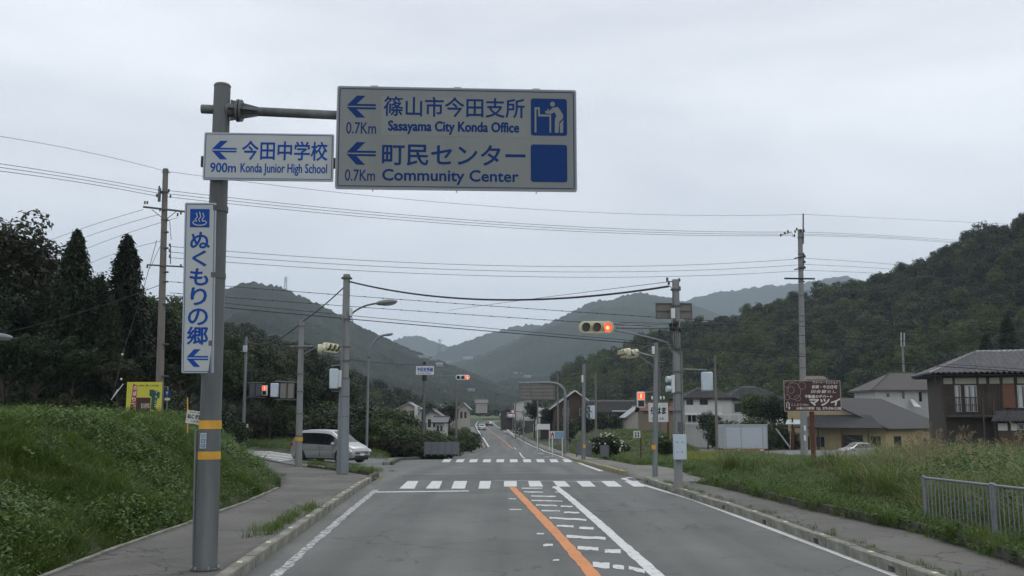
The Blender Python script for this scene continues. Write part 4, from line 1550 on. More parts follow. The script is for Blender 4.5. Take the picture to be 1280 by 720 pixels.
# second lamp
LB, bb, tb_ = pole_at('street_lamp', 'slender street lamp with curved arm just right of the minivan', 'street lamp', (458, 568), (461, 446), .11, .075, GALV, .0)
lamp_arm(LB, [(461, 450), (461.6, 443), (466, 430), (474, 421.5), (481, 418.7)], bb.y, .085, ((479, 419.2), (491.5, 417.2)))
bands(LB, [at(460.8, 447, bb.y)], .12, .2)

# lamp head reaching into the picture at the left edge
LE = empty('street_lamp', (-.575 * 40, 40, gz(-.575 * 40, 40)), label='pale street lamp head poking in at the left picture edge before the dark trees', cat='street lamp')
MB().cyl((-.575 * 40, 40, gz(-.575 * 40, 40)), at(-50, 430, 40), .09, .07, 12).build('pole', GALV, LE)
lamp_arm(LE, [(-50, 432), (-44, 424), (-30, 419), (-12, 418)], 40, .03, ((-14, 418.5), (16.5, 422.5)))

# pole C with cream signal head and pedestrian box
C0, bc, tc_ = pole_at('signal_pole', 'grey pole with a short crossarm standing before the rear of the minivan', 'signal pole', (373, 582), (377, 399), .17, .12, CONC, .05)
YC = bc.y
strip_between(C0, 'crossarm', (362, 433), (392, 433), YC - .15, .03, GALV)
mb = MB(); mb.tube([at(376, 446, YC), at(384, 440, YC), at(396, 434, YC - .2)], .035, 8); mb.tube([at(376, 431, YC), at(398, 433.5, YC - .2)], .02, 6)
mb.each('signal_arm', GALV, C0)
signal_head(C0, at(400, 437, YC - .5), math.radians(100), 1.0, False, CREAM)
signal_head(C0, at(413, 435, YC + .8), math.radians(70), 1.05, False, CREAM)
bands(C0, [bc.lerp(tc_, t) for t in (.2, .35, .5, .62, .8, .95)], .18)
MB().cyl(bc.lerp(tc_, .165), bc.lerp(tc_, .19), .185, .185, 16).build('yellow_band', YEL, C0)
mb = MB(); mb.tube([at(344, 476.5, YC), at(374, 478, YC)], .022, 6); mb.tube([at(344, 499.3, YC), at(374, 499.8, YC)], .022, 6)
mb.each('bracket', GALV, C0)
box_on(C0, 'signal_back', 338.3, 348.5, 479, 496.5, YC, .3, PALE, .1, .04)
for a, b in ((350.6, 358.3), (360, 367.5)):
    lv = box_on(C0, 'louvre_box', a, b, 479.5, 498, YC, .22, mat('louvre_grey', (.17, .165, .15), .7, .1), 0, .01)

# pole D with the pedestrian signal
D0, bd, td = pole_at('signal_pole', 'thin pole with red pedestrian signal beside the dark wood', 'signal pole', (303.5, 561), (308, 421), .13, .10, GALV, .0)
YD = bd.y
ped_signal(D0, at(331, 488, YD), 0, .95)
mb = MB(); mb.tube([at(307, 478.3, YD), at(332, 478.3, YD)], .025, 6); mb.tube([at(306, 496.3, YD), at(332, 496.8, YD)], .025, 6)
mb.each('bracket', GALV, D0)
box_on(D0, 'louvre_box', 312, 318.3, 479.5, 496, YD, .25, mat('louvre_violet', (.09, .09, .11), .7, .1), 0, .01)
lb = box_on(D0, 'countdown_box', 319.8, 326.8, 480, 495, YD, .25, mat('louvre_violet', (.09, .09, .11), .7, .1), 0, .01)
box_on(D0, 'control_box', 303.8, 309, 432, 440, YD - .2, .2, PALE)
box_on(D0, 'push_button', 304.5, 307, 538, 544, YD - .2, .15, YEL)

# utility post behind: small reflector post, railing near side street
rf = empty('railing', G(283, 557), label='short grey pipe railing at the far side of the side street', cat='railing')
yr = G(283, 557).y
mb = MB()
for k in range(8): mb.tube([at(266 + 4.0 * k, 534, yr), at(266 + 4.0 * k, 552, yr)], .02, 5)
mb.each('baluster', GALV, rf)
mb = MB(); mb.tube([at(265, 533, yr), at(296, 533, yr)], .035, 6); mb.tube([at(295.5, 533, yr), at(294.5, 557, yr)], .04, 6); mb.each('rail', GALV, rf)
dl = empty('marker_post', G(309, 560), label='little marker post with yellow reflector beside the thin signal pole', cat='marker post')
ydl = G(309, 560).y
MB().cyl(at(309, 558, ydl), at(309, 534, ydl), .05, .05, 8).build('post', GALVD, dl)
MB().cyl(at(309, 534, ydl), at(309, 530, ydl), .09, .07, 8).build('cap', WHITE, dl)
box_on(dl, 'reflector', 307.6, 310.4, 539, 543, ydl - .08, .03, YEL)

# sign pole E beyond the junction
E0, be, te = pole_at('signal_pole', 'pole beyond the junction with place name board and white signal showing red', 'signal pole', (529, 571), (530.5, 458), .15, .11, GALVD, .1)
YE = be.y
ME, wE, hE = fit(519.8, 468.5, 542.5, 457.5, YE - .15)
bo = panel(E0, ME, wE, hE, WHITE, border=None, name='name_board', rad=.02)
lettering('今田支所前', ME, wE * .06, hE * .36, wE * .88, hE * .48, BLUE2, bo, weight=.03)
lettering('Konda Office', ME, wE * .14, hE * .10, wE * .7, hE * .17, BLUE2, bo, weight=.02)
mb = MB(); mb.tube([at(531, 470.5, YE), at(568, 470, YE)], .035, 8); mb.tube([at(531, 479, YE), at(566, 472, YE)], .025, 6)
mb.each('signal_arm', GALV, E0)
mb = MB(); mb.cyl(at(530.5, 456, YE), at(530.7, 452, YE), .12, .12, 10); mb.cyl(at(530.5, 476, YE), at(530.5, 469, YE), .2, .2, 10); mb.each('pole_clamp', BLACK, E0)
signal_head(E0, at(578.5, 471.8, YE - .1), .05, 1.0, True, WHITE)
ped_signal(E0, at(521, 513.5, YE - .1), math.radians(65), 1.05, False, WHITE)
mb = MB(); mb.tube([at(519, 507, YE - .1), at(530, 507, YE)], .02, 6); mb.each('bracket', GALV, E0)
box_on(E0, 'push_button', 527.2, 529.8, 553, 559, YE - .2, .15, YEL)

# right signal pole F
F0, bf, tf = pole_at('signal_pole', 'thick grey pole at the right kerb carrying the big red traffic signal', 'signal pole', (848, 609), (844.5, 349.5), .125, .10, CONC, KH)
YF = bf.y
mb = MB()
for dx, top_ in ((-5.0, 420), (5.6, 440), (8.2, 500)):
    mb.tube([at(848 + dx, 560, YF - .06), at(846.5 + dx, top_, YF - .06)], .022 if dx < 8 else .015, 6)
mb.each('conduit', GALV, F0)
bands(F0, [bf.lerp(tf, t) for t in (.25, .36, .45, .55, .66, .76, .87, .95)], .15, .04)
mb = MB(); mb.tube([at(770, 409.5, YF), at(843, 410, YF)], .032, 8); mb.tube([at(770, 407, YF), at(843, 405, YF)], .012, 6)
mb.tube([at(768, 413, YF), at(790, 417, YF), at(820, 424, YF), at(834, 428, YF), at(841, 441, YF)], .024, 8)
mb.each('signal_arm', GALV, F0)
signal_head(F0, at(745.5, 409.5, YF - .05), .04, .80, True, CREAM)
MF, wF, hF = fit(820, 398.5, 865, 378.8, YF + .25)
pf_ = MB(MF)
bk = MB(MF).box(0, wF, 0, .03, 0, hF).build('sign_board', mat('board_back', (.19, .18, .16), .7, .12, 4), F0, bevel=.004)
mb = MB(MF); mb.box(-.01, wF + .01, -.03, -.001, hF * .47, hF * .53); mb.box(-.01, wF + .01, -.03, -.001, hF - .03, hF); mb.box(-.01, wF + .01, -.03, -.001, 0, .03)
for u in (0, .49, .985): mb.box(wF * u - .01, wF * u + .02, -.028, -.0005, .03, hF - .03)
mb.each('board_rib', GALVD, bk)
box_on(F0, 'relay_box', 839, 843.5, 385.5, 398, YF - .18, .1, WHITE, 0, .01)
mb = MB()
rr = random.Random(2)
for k in range(9):
    c = at(rr.uniform(838, 850), rr.uniform(400, 413), YF - rr.uniform(.05, .2)); mb.ell(tuple(c), (.05, .05, .06), 8, 6)
for k in range(5):
    mb.tube([at(840 + k * 2, 400, YF - .15), at(837 + k * 3, 420 + 4 * k, YF - .15), at(842 + k * 2, 436 + 2 * k, YF - .13)], .008, 5)
mb.each('cable_joint', BLACK, F0)
mb = MB()
for a, b in ((834, 351), (836, 356), (849, 352), (849.5, 362)): mb.cyl(at(a, b, YF), at(a, b - 4, YF), .035, .03, 8)
mb.tube([at(833, 352, YF), at(848, 352, YF)], .015, 6); mb.tube([at(833, 358, YF - .05), at(838, 358, YF - .05), at(841, 362, YF - .12), at(841.5, 385, YF - .13)], .012, 6)
mb.each('insulator_rack', DARKG, F0)
cb = box_on(F0, 'control_box', 842.3, 857, 543, 574.5, YF - .22, .22, PALE, 0, .015)
mb = MB()
for a, b in ((846.5, 552.5), (853, 552.5), (846.5, 565), (853, 565)): mb.cyl(at(a, b, YF - .345), at(a, b, YF - .33), .016, .016, 8)
mb.each('latch', DARKG, cb)
box_on(F0, 'meter_box', 848.5, 854, 527, 538, YF - .2, .14, mat('meter_dark', (.09, .09, .09), .5), 0, .01)
mb = MB(); mb.tube([at(853, 461.5, YF), at(884, 462.5, YF)], .022, 6); mb.each('bracket', GALV, F0)
box_on(F0, 'signal_back', 877, 890.5, 465, 489, YF + .1, .3, PALE, -.15, .04)
for yy_ in (474, 486): 
    mb = MB(); c = at(838.5, yy_, YF - .1); mb.cyl(c, c + Vector((-.13, -.02, .0)), .085, .09, 12); mb.each('side_signal', PALE, F0)
box_on(F0, 'side_signal_housing', 839.5, 843, 469, 491, YF - .1, .12, WHITE, 0, .01)
# concrete foot with cracks
MB().cyl(bf - UP * .1, bf + UP * .05, .2, .16, 16).build('pole_foot', KERB, F0)

# pole G with side-on cream signal
G0, bg_, tg = pole_at('signal_pole', 'slim pole with cream side facing signal and red pedestrian signal', 'signal pole', (818.5, 593), (820, 428), .10, .08, GALV, .1)
YG = bg_.y
mb = MB(); mb.tube([at(796, 440, YG), at(806, 443, YG), at(820, 446.5, YG)], .035, 8); mb.tube([at(797, 444, YG), at(818, 458, YG)], .018, 6); mb.tube([at(800, 436, YG), at(820, 428, YG)], .008, 4)
mb.each('signal_arm', GALV, G0)
signal_head(G0, at(782, 441.3, YG - .1), math.radians(-78), .72, False, CREAM)
signal_head(G0, at(790, 442.3, YG + .7), math.radians(-70), .72, False, CREAM)
box_on(G0, 'relay_box', 815, 818.2, 433, 442.5, YG - .12, .1, WHITE, 0, .01)
ped_signal(G0, at(801, 499.5, YG), 0, .72, True, WHITE)
mb = MB(); mb.tube([at(799, 490.8, YG), at(819, 489.7, YG)], .018, 6); mb.each('bracket', GALV, G0)
MB().cyl(bg_ + UP * .9, bg_ + UP * 1.05, .105, .105, 14).build('yellow_band', YEL, G0)
MB().cyl(tg, tg + UP * .15, .10, .09, 10).build('pole_cap', BLACK, G0)

# pole I with side-on pedestrian signal
I0, bi, ti_ = pole_at('signal_pole', 'plain pale pole with pedestrian signal before the flowering shrub', 'signal pole', (729, 576.5), (730, 455), .13, .10, GALV, .1)
YI = bi.y
ped_signal(I0, at(739.5, 515.5, YI), math.radians(-60), 1.0, False, PALE)
box_on(I0, 'relay_box', 727, 729.2, 469, 478, YI - .15, .15, WHITE, 0, .01)
box_on(I0, 'push_button', 729, 732, 556, 560.5, YI - .2, .15, YEL)
mb = MB(); mb.tube([at(730, 509, YI), at(740, 508, YI)], .025, 6); mb.each('bracket', GALV, I0)

# gantry post H with the back of a sign
H0 = empty('gantry_sign', G(706, 568, .1), label='curved grey gantry post holding a big sign seen from behind', cat='road sign')
bh = G(706, 568, .1); YH = bh.y
pts = [bh - UP * .3, at(706, 540, YH), at(706.5, 500, YH), at(706.2, 492, YH), at(704.5, 486.5, YH), at(700, 481.5, YH), at(694, 479, YH), at(686, 478.3, YH), at(648, 478.6, YH)]
MB().tube(pts, [.2, .19, .17, .16, .15, .14, .13, .12, .10], 12).build('curved_post', GALV, H0)
MB().tube([at(710, 566, YH), at(710, 500, YH)], .06, 8).build('conduit', GALV, H0)
MH, wH, hH = fit(649, 500, 694, 479.5, YH - .15)
bk = MB(MH).box(0, wH, 0, .05, 0, hH).build('sign_board', mat('board_back', (.19, .18, .16)), H0, bevel=.01)
mb = MB(MH)
for k in range(5): mb.box(0, wH, -.06, -.001, hH * (.04 + .22 * k), hH * (.04 + .22 * k) + .05)
for k in range(4): mb.box(wH * (.01 + .315 * k), wH * (.01 + .315 * k) + .06, -.058, -.0005, .0, hH)
mb.each('board_rib', GALVD, bk)
mb = MB()
for a in (656, 672, 688): mb.tube([at(a, 478.5, YH), at(a, 482, YH - .1)], .05, 6)
mb.each('bracket', GALV, H0)

# ---------------- utility poles
def insul(mb, c, r=.05, h=.16):
    n = 8; vs = []; fs = []
    for k in range(6):
        z = h * (k // 2) / 3 + (h / 4 if k % 2 else 0); q = r * (.7 if k % 2 else 1)
        vs += [c + Vector((q * math.cos(2 * math.pi * i / n), q * math.sin(2 * math.pi * i / n), z)) for i in range(n)]
        if k: fs += [((k - 1) * n + i, (k - 1) * n + (i + 1) % n, k * n + (i + 1) % n, k * n + i) for i in range(n)]
    fs += [tuple(range(n - 1, -1, -1)), tuple(range(5 * n, 6 * n))]
    mb.add(vs, fs)


UA, ba, ta = pole_at('utility_pole', 'tall weathered utility pole with crossarms rising behind the left bank', 'utility pole', (203, 520), (207, 211), .20, .13, WOODP, y=47)
YA = 47.0
mb = MB(); mb.tube([at(179, 258.5, YA - .2), at(231, 264.5, YA - .2)], .05, 6); mb.build('crossarm', GALVD, UA)
mb = MB(); mb.tube([at(184, 331, YA - .2), at(229, 333.5, YA - .2)], .04, 6); mb.build('crossarm', GALVD, UA)
mb = MB(); mb.tube([at(190, 262, YA - .15), at(205, 274, YA - .15)], .02, 5); mb.tube([at(222, 263, YA - .15), at(208, 274, YA - .15)], .02, 5); mb.each('brace', GALVD, UA)
mb = MB()
for a, b in ((199, 236), (202, 242), (211, 240), (196, 246), (213, 247), (181, 255), (184, 255), (200, 264), (226, 268), (222, 270), (212, 308), (212, 315), (212, 322), (184, 335), (226, 334)): insul(mb, at(a, b, YA - .22))
mb.each('insulator', DARKG, UA)
box_on(UA, 'switch_gear', 197.5, 201, 235, 252, YA - .2, .15, GALVD, 0, .01)
mb = MB(); mb.tube([at(213, 305, YA - .2), at(213, 330, YA - .2)], .03, 6); mb.tube([at(207, 213, YA), at(207, 216, YA)], .16, 8); mb.tube([at(202, 216, YA), at(213, 216, YA)], .02, 5)
mb.tube([at(212, 275, YA - .16), at(214, 300, YA - .2)], .015, 5); mb.tube([at(204, 300, YA - .2), at(187, 336, YA - .2)], .012, 5)
mb.each('riser', GALVD, UA)
bands(UA, [at(206, yy_, YA) for yy_ in (240, 275, 290, 310, 340, 352, 380, 430, 470)], .19, .05)

UB, bb2, tb2 = pole_at('utility_pole', 'tall grey utility pole with lightning rod behind the brown billboard', 'utility pole', (1005.5, 576), (1000, 287), .26, .16, CONC, 0)
YB2 = bb2.y
mb = MB(); mb.tube([at(980.5, 348, YB2 - .25), at(1018.5, 348.5, YB2 - .25)], .06, 6); mb.build('crossarm', BLACK, UB)
mb = MB(); mb.tube([at(1004, 305, YB2), at(1004, 267, YB2)], .05, 8); mb.tube([at(1004, 316, YB2), at(1004, 338, YB2)], .06, 8); mb.build('lightning_rod', DARKG, UB)
mb = MB()
for a, b in ((996, 288), (993, 296), (1001, 290), (1005, 290), (994, 291), (1006, 322), (1006, 329), (1006, 336), (985, 291), (981, 293), (976, 295.5)): insul(mb, at(a, b, YB2 - .2), .07, .2)
mb.tube([at(976, 294, YB2 - .2), at(990, 290, YB2 - .2), at(991, 296, YB2 - .2)], .02, 5)
for yy_ in (322, 336): mb.tube([at(993, yy_ + 1, YB2 - .2), at(1007, yy_ - 2, YB2 - .2)], .045, 5)
mb.each('insulator', DARKG, UB)
bands(UB, [at(1001 + .014 * (yy_ - 290), yy_, YB2) for yy_ in (297, 318, 334, 352, 370, 395, 402, 430, 460)], .24, .05)
for y0, y1 in ((532, 538.5), (544, 551)):
    box_on(UB, 'reflector_strip', 1005.0, 1007.2, y0, y1, YB2 - .3, .02, WHITE, 0, 0)

# smaller poles far off
def thin_pole(label, base, top, y, r, m=WOODP, arms=()):
    o, b, t = pole_at('utility_pole', label, 'utility pole', base, top, r, r * .7, m, y=y)
    mb = MB()
    for (x0, x1, yy_) in arms: mb.tube([at(x0, yy_, y - .15), at(x1, yy_, y - .15)], .04, 5)
    if arms: mb.build('crossarm', GALVD, o)
    return o


thin_pole('thin brown pole behind the name board signal', (571, 540), (571, 476), 125, .15, arms=[(566, 576, 487), (567, 575, 492)])
thin_pole('thin wooden pole right of the pale signal pole', (743.5, 545), (744.5, 465), 110, .14)
thin_pole('thin pole with small crossarms beside the gantry post', (697, 540), (697, 466), 130, .14, arms=[(691, 703, 472), (693, 701, 479)])
thin_pole('short dark pole under the gantry board', (672, 540), (672, 496), 140, .13)
thin_pole('dark pole in front of the white warehouse', (644.5, 530), (644.5, 498), 190, .14)
thin_pole('brown pole before the white balcony house', (893, 555), (893.5, 444), 84, .13, arms=[(889, 899, 453)])
thin_pole('pole rising over the white house with a pair of white rods', (1128, 480), (1128, 432), 150, .22, CONC, arms=[(1119, 1141, 434), (1119.5, 1129, 444)])
thin_pole('slim post behind the slim signal pole', (823, 560), (824, 443), 75, .08, GALVD, arms=[(823, 831, 452)])
o = empty('antenna_mast', at(1128, 432, 150), label='pair of short white rods on top of the pole over the white house', cat='antenna')
mb = MB(); mb.tube([at(1126.5, 433, 150), at(1126.5, 415.5, 150)], .11, 6); mb.build('rod', ALU, o)
mb = MB(); mb.tube([at(1130.3, 433, 150), at(1130.3, 416, 150)], .11, 6); mb.build('rod', ALU, o)
# round traffic sign beside the far road
rs = empty('round_sign', G(640, 545), label='small round red ringed traffic sign far along the right kerb', cat='road sign')
yrs = 170
MB().cyl(at(641, 540, yrs), at(641, 507, yrs), .05, .05, 6).build('post', GALV, rs)
MB().cyl(at(641, 514.5, yrs) + Vector((0, -.1, 0)), at(641, 514.5, yrs), .42, .42, 16).build('disc', mat('sign_red', (.4, .03, .03), .5), rs)
MB().cyl(at(641, 514.5, yrs) + Vector((0, -.12, 0)), at(641, 514.5, yrs) + Vector((0, -.1, 0)), .27, .27, 16).build('disc_centre', WHITE, rs)
fp = empty('street_lamp', G(654, 552), label='small curved lamp post far along the right kerb', cat='street lamp')
yfp = G(654, 552).y
MB().tube([at(654, 552, yfp), at(654.5, 520, yfp), at(653, 516, yfp), at(650, 514.5, yfp), at(645, 514.5, yfp)], .10, 6).build('post', GALV, fp)

# ---------------- overhead wires
def wire(label, p0, y0, p1, y1, mid, r=.013, group='overhead power lines', n=28):
    a, b = at(*p0, y0), at(*p1, y1)
    m_ = (a + b) / 2
    zt = at(CX, mid, m_.y).z                       # height that puts the middle of the span on that row
    # iterate: row of the sagged middle point
    s = m_.z - zt
    for _ in range(6):
        e = proj(m_ - UP * s)[1] - mid
        s -= e * m_.y / F
    P = [a.lerp(b, t / n) - UP * (s * 4 * (t / n) * (1 - t / n)) for t in range(n + 1)]
    mb = MB(); mb.tube(P, r, 5)
    o = mb.build('overhead_wire', WIRE, None, smooth=60)
    return tag(o, label=label, cat='wire', group=group)


wire('topmost thin ground wire from the left pole top to the lightning rod', (207, 214), 47, (1004, 268), YB2, 262, .010)
wire('topmost thin ground wire running left from the pole top', (207, 214), 47, (-90, 158), 36, 184, .010)
wire('topmost thin ground wire fading right from the lightning rod', (1004, 268), YB2, (1420, 288), 130, 281, .010)
for i, (dy, d2, lab) in enumerate([(0, 0, 'upper'), (4, 2.5, 'middle'), (8, 4.5, 'lower')]):
    wire(lab + ' line of the high trio between the two utility poles', (209, 238 + dy), 47, (990, 290 + d2), YB2, 280.5 + dy * .75, .013)
    wire(lab + ' line of the high trio running out of the picture at left', (200, 238 + dy), 47, (-90, 192 + dy * 1.4), 33, 217 + dy, .013)
    wire(lab + ' line of the high trio sloping away right over the hill', (1005, 290 + d2), YB2, (1330, 318 + d2 * 2.2), 150, 303.5 + d2, .013)
    wire(lab + ' line of the low trio between the two utility poles', (212, 308 + i * 7), 47, (1006, 323 + i * 7.5), YB2, 333 + i * 6.6, .013)
    wire(lab + ' line of the low trio sloping away right over the hill', (1006, 323 + i * 7.5), YB2, (1330, 364 + i * 6), 150, 343 + i * 5.5, .013)
for i, (pa, pb_, mid) in enumerate([((179, 262), (-40, 352), 311), ((199, 268), (-40, 372), 322), ((222, 272), (-40, 396), 336), ((203, 301), (60, 360), 330)]):
    wire(['first', 'second', 'third', 'lowest'][i] + ' of the wires slanting down left from the pole crossarm', pa, 47, pb_, 88, mid, .012)
# bird-guarded lines lower down, running on to the right beyond the frame
for i, (pa, pb_, mid, lab) in enumerate([((212, 352), (1420, 430), 398, 'upper knotted line crossing the whole view above the signals'), ((212, 366), (1420, 440), 410, 'second knotted line crossing the whole view above the signals'),
                                         ((212, 372), (1420, 470), 430, 'thin line below the knotted pair crossing behind the red signal'), ((212, 378), (1420, 474), 433, 'thick lower line crossing behind the red signal')]):
    w_ = wire(lab, pa, 47, pb_, 52, mid, .014 if i != 3 else .022)
    if i < 2:
        cs_ = [v.co for v in w_.data.vertices]
        ctr = [sum((cs_[k * 5 + j] for j in range(5)), Vector()) / 5 for k in range(len(cs_) // 5)]
        mb = MB()
        for k in range(len(ctr) - 1):
            for q in (.25, .75): mb.ell(tuple(ctr[k].lerp(ctr[k + 1], q)), (.055, .028, .03), 6, 4)
        kn = mb.build('line_spacer', WIRE, w_); kn['kind'] = 'stuff'
wire('thick black service cable sagging between the two signal poles', (437, 352), YL, (836, 358), YF, 374.5, .032, 'signal cables')
wire('black cable dropping left from the lamp pole to the crossarm pole', (432, 357), YL, (378, 402), YC, 384, .026, 'signal cables')
wire('slack black cable between the crossarm pole and the thin pole', (376, 404), YC, (309, 426), YD, 429, .03, 'signal cables')
wire('black cable from the thin pole running right behind the lamp pole', (309, 424), YD, (529, 456.5), YE, 448, .022, 'signal cables')
wire('long low cable over the dark wood behind the left pole', (203, 355), 47, (-40, 426), 44, 395, .015)
wire('thin cable from the right signal pole slanting down left', (838, 352), YF, (560, 388), 60, 376, .009, 'signal cables')
wire('thin line across the right hill under the utility pole crossarm', (1003, 404), YB2, (1420, 436), 60, 413, .02)
wire('fine line running from the utility pole to the rods over the white house', (1004, 408), YB2, (1128, 434), 150, 424, .02)
wire('faint cable over the red signal reaching the right pole', (776, 403), YF + 8, (1003, 402), YB2, 404, .012)
# knots (bird guards) on the two knotted lines
GY = empty('guy_wire', at(150, 498, 44), label='slanting stay wire with two white balls beside the yellow billboard', cat='guy wire')
MB().tube([at(196, 300, 46.8), at(178, 366, 46), at(153, 443, 45), at(146, 474, 44.5), at(140, 500, 44)], .014, 5).build('stay_wire', WIRE, GY)
for a, b in ((153, 443), (151.5, 474)):
    MB().ell(tuple(at(a, b, 44.6)), (.055, .055, .055), 10, 8).build('white_ball', WHITE, GY)
mb = MB(); mb.tube([at(141, 497, 43.5), at(154, 480, 44)], .025, 6); mb.build('stay_guard', ALU, GY)
mb = MB(); mb.tube([at(139, 500, 43.5), at(147, 487, 44)], .02, 6); mb.build('stay_guard', ALU, GY)

# ---------------- billboards
def post_sign(name, label, cat, M, w, h, face, posts, m_post, thick=.05, edge=None, base_y=None):
    o = empty(name, (M @ Vector((w / 2, 0, 0)))[:2] + (gz(M.translation.x, M.translation.y),), label=label, cat=cat)
    bd = MB(M).box(0, w, 0, thick, 0, h).build('board', face, o, bevel=.004)
    for (u, pr) in posts:
        top = M @ Vector((w * u, thick + pr, h * .9))
        MB().cyl((top.x, top.y, gz(top.x, top.y) - .3), tuple(top), pr, pr, 8).build('post', m_post, o)
    return o, bd


RUST = mat('rusty_steel', (.10, .035, .022), .8, .3, 8)
MAROON = mat('maroon_board', (.045, .012, .012), .5, .12, 3)
PRINTW = mat('print_white', (.62, .60, .56), .6, .04)
MM, wM, hM = fit(980.5, 514.5, 1052, 475.5, 40)
bs, bd_ = post_sign('billboard', 'dark maroon billboard with white lettering on a rusty post before the yellow shop', 'billboard', MM, wM, hM, MAROON, [(.50, .10)], RUST)
ring(MB(MM), 0, wM, 0, hM, .03, .01, -.006).build('border_line', mat('border_pinkish', (.32, .27, .25), .6), bd_)
QM = ((45, 160), (915, 150), (65, 605), (925, 590))
for txt, x0, x1, yt, yb, wt, sh in [('アパート・マンション', 490, 880, 165, 203, .01, .25), ('新築・中古住宅', 478, 868, 222, 270, .02, .2), ('田舎暮らし', 462, 850, 290, 335, .01, .2),
                                    ('不動産のデパート', 372, 790, 362, 408, .035, 0), ('マツイ', 445, 905, 415, 510, .05, .15), ('ここより10km', 165, 425, 488, 520, .005, 0), ('JR篠山口駅前', 245, 515, 535, 578, .02, 0),
                                    ('TEL', 540, 615, 540, 573, .02, 0), ('079-594-2188', 640, 915, 530, 568, .03, 0)]:
    lettering(txt, MM, *put_in(MM, wM, hM, None, QM, x0, x1, yt, yb), PRINTW, bd_, y=-.006, weight=wt, shear=sh, res=2)
mb = MB(MM)
def loop(cx, cy, rx, ry, t=.009, rot=0, a0=0, a1=360):
    c = put_in(MM, wM, hM, None, QM, cx, cx + 10, cy, cy + 10)
    kx, ky = c[2] / 10, c[3] / 10
    pts = []
    for i in range(25):
        a = math.radians(a0 + (a1 - a0) * i / 24)
        x, y = rx * math.cos(a), ry * math.sin(a)
        x, y = x * math.cos(rot) - y * math.sin(rot), x * math.sin(rot) + y * math.cos(rot)
        pts.append((c[0] + x * kx, -.006, c[1] + c[3] + y * ky))
    mb.tube(pts, t, 4, caps=False)
loop(205, 310, 105, 118); loop(165, 295, 45, 50); loop(330, 230, 55, 50, rot=-.6); loop(110, 215, 55, 45, rot=.5, a0=60, a1=270); loop(110, 400, 38, 40); loop(265, 410, 45, 40); loop(165, 197, 40, 10, a0=0, a1=180)
mb.build('dog_outline', mat('border_pinkish', (.32, .27, .25)), bd_)
mb = MB(MM)
x, z, w, h = put_in(MM, wM, hM, None, QM, 85, 155, 460, 580)
mb.tube([(x + w * .2, -.006, z + h * .25), (x + w * .2, -.006, z + h * .8), (x + w * .45, -.006, z + h * .95), (x + w * .72, -.006, z + h * .8), (x + w * .72, -.006, z + h * .3)], .017, 4)
mb.prism([(x + w * .45, z + h * .3), (x + w, z + h * .3), (x + w * .72, z)], -.008, -.004)
mb.build('turn_arrow', PRINTW, bd_)
fl = MB(MM); fl.prism([(wM * .42, hM + .05), (wM * .84, hM + .05), (wM * .76, hM + .20), (wM * .46, hM + .20)], .3, .34)
fl.build('rear_panel', mat('border_pinkish', (.32, .27, .25)), bs)

# yellow billboard at the left
YELB = mat('billboard_yellow', (.52, .50, .05), .6, .05, 4)
MY, wY, hY = fit(156.5, 523, 200.5, 477.5, 42, (1, 0, 0))
by, bdy = post_sign('billboard', 'yellow billboard with red banner and green shirt pictures above the left bank', 'billboard', MY, wY, hY, YELB, [(.08, .05), (.92, .05)], GALVD)
RED = mat('banner_red', (.33, .02, .03), .6); GREEN = mat('shirt_green', (.005, .07, .045), .6)
U = lambda x: (x - 15) / 755 * wY
Vv = lambda y: (1 - (y - 15) / 735) * hY
MB(MY).prism([(U(100), Vv(650)), (U(150), Vv(50)), (U(250), Vv(90)), (U(205), Vv(655))][::-1], -.006, -.002).build('banner_picture', RED, bdy)
for ch, a, b in zip('のぼり格安', (165, 155, 145, 130, 118), (90, 200, 320, 430, 550)):
    lettering(ch, MY, U(a), Vv(b + 90), wY * .10, hY * .115, PRINTW, bdy, y=-.009, weight=.03, res=2)
lettering('のぼり・幕・シャツの店', MY, U(280), Vv(105), wY * .55, hY * .05, BLACK, bdy, y=-.006, weight=.02, res=2)
MB(MY).prism([(U(a), Vv(b)) for a, b in ((510, 170), (600, 170), (620, 195), (660, 180), (735, 230), (725, 345), (685, 345), (655, 580), (620, 590), (555, 560), (560, 320), (510, 290))][::-1], -.006, -.002).build('shirt_picture', GREEN, bdy)
for ch, a, b in zip('アッシュ', (640, 635, 630, 625), (200, 290, 380, 460)):
    lettering(ch, MY, U(a), Vv(b + 55), wY * .06, hY * .07, PRINTW, bdy, y=-.009, weight=.02, res=2)
MB(MY).box(U(230), U(540), -.006, -.002, Vv(650), Vv(330)).build('maroon_patch', mat('maroon_dark', (.05, .01, .012), .6), bdy)
lettering('モノハウス', MY, U(340), Vv(545), wY * .24, hY * .14, PRINTW, bdy, y=-.009, weight=.02, res=2)
for a in (52, 650): MB(MY).box(U(a), U(a + 55), -.006, -.002, Vv(650), Vv(550)).build('photo_patch', mat('patch_brown', (.28, .17, .14), .6), bdy)
# round blue sign beside it
MBs = at(209, 491.5, 43)
bsn = empty('round_sign', (MBs.x, MBs.y, gz(MBs.x, MBs.y)), label='small round blue sign on a post right of the yellow billboard', cat='road sign')
MB().cyl((MBs.x, MBs.y + .04, gz(MBs.x, MBs.y)), (MBs.x, MBs.y + .04, MBs.z + .3), .03, .03, 8).build('post', GALV, bsn)
MB().cyl(tuple(MBs - Vector((0, .02, 0))), tuple(MBs), .13, .13, 18).build('disc', BLUE2, bsn)
mb = MB(frame(MBs, (1, 0, 0), UP)); mb.box(-.015, .015, -.026, -.021, -.07, .06); mb.prism([(-.05, .02), (0, .09), (.05, .02)][::-1], -.026, -.021); mb.build('arrow', WHITE, bsn)
box_on(bsn, 'sub_plate', 205.7, 212.4, 497.5, 500.4, 42.95, .02, WHITE, 0, 0)

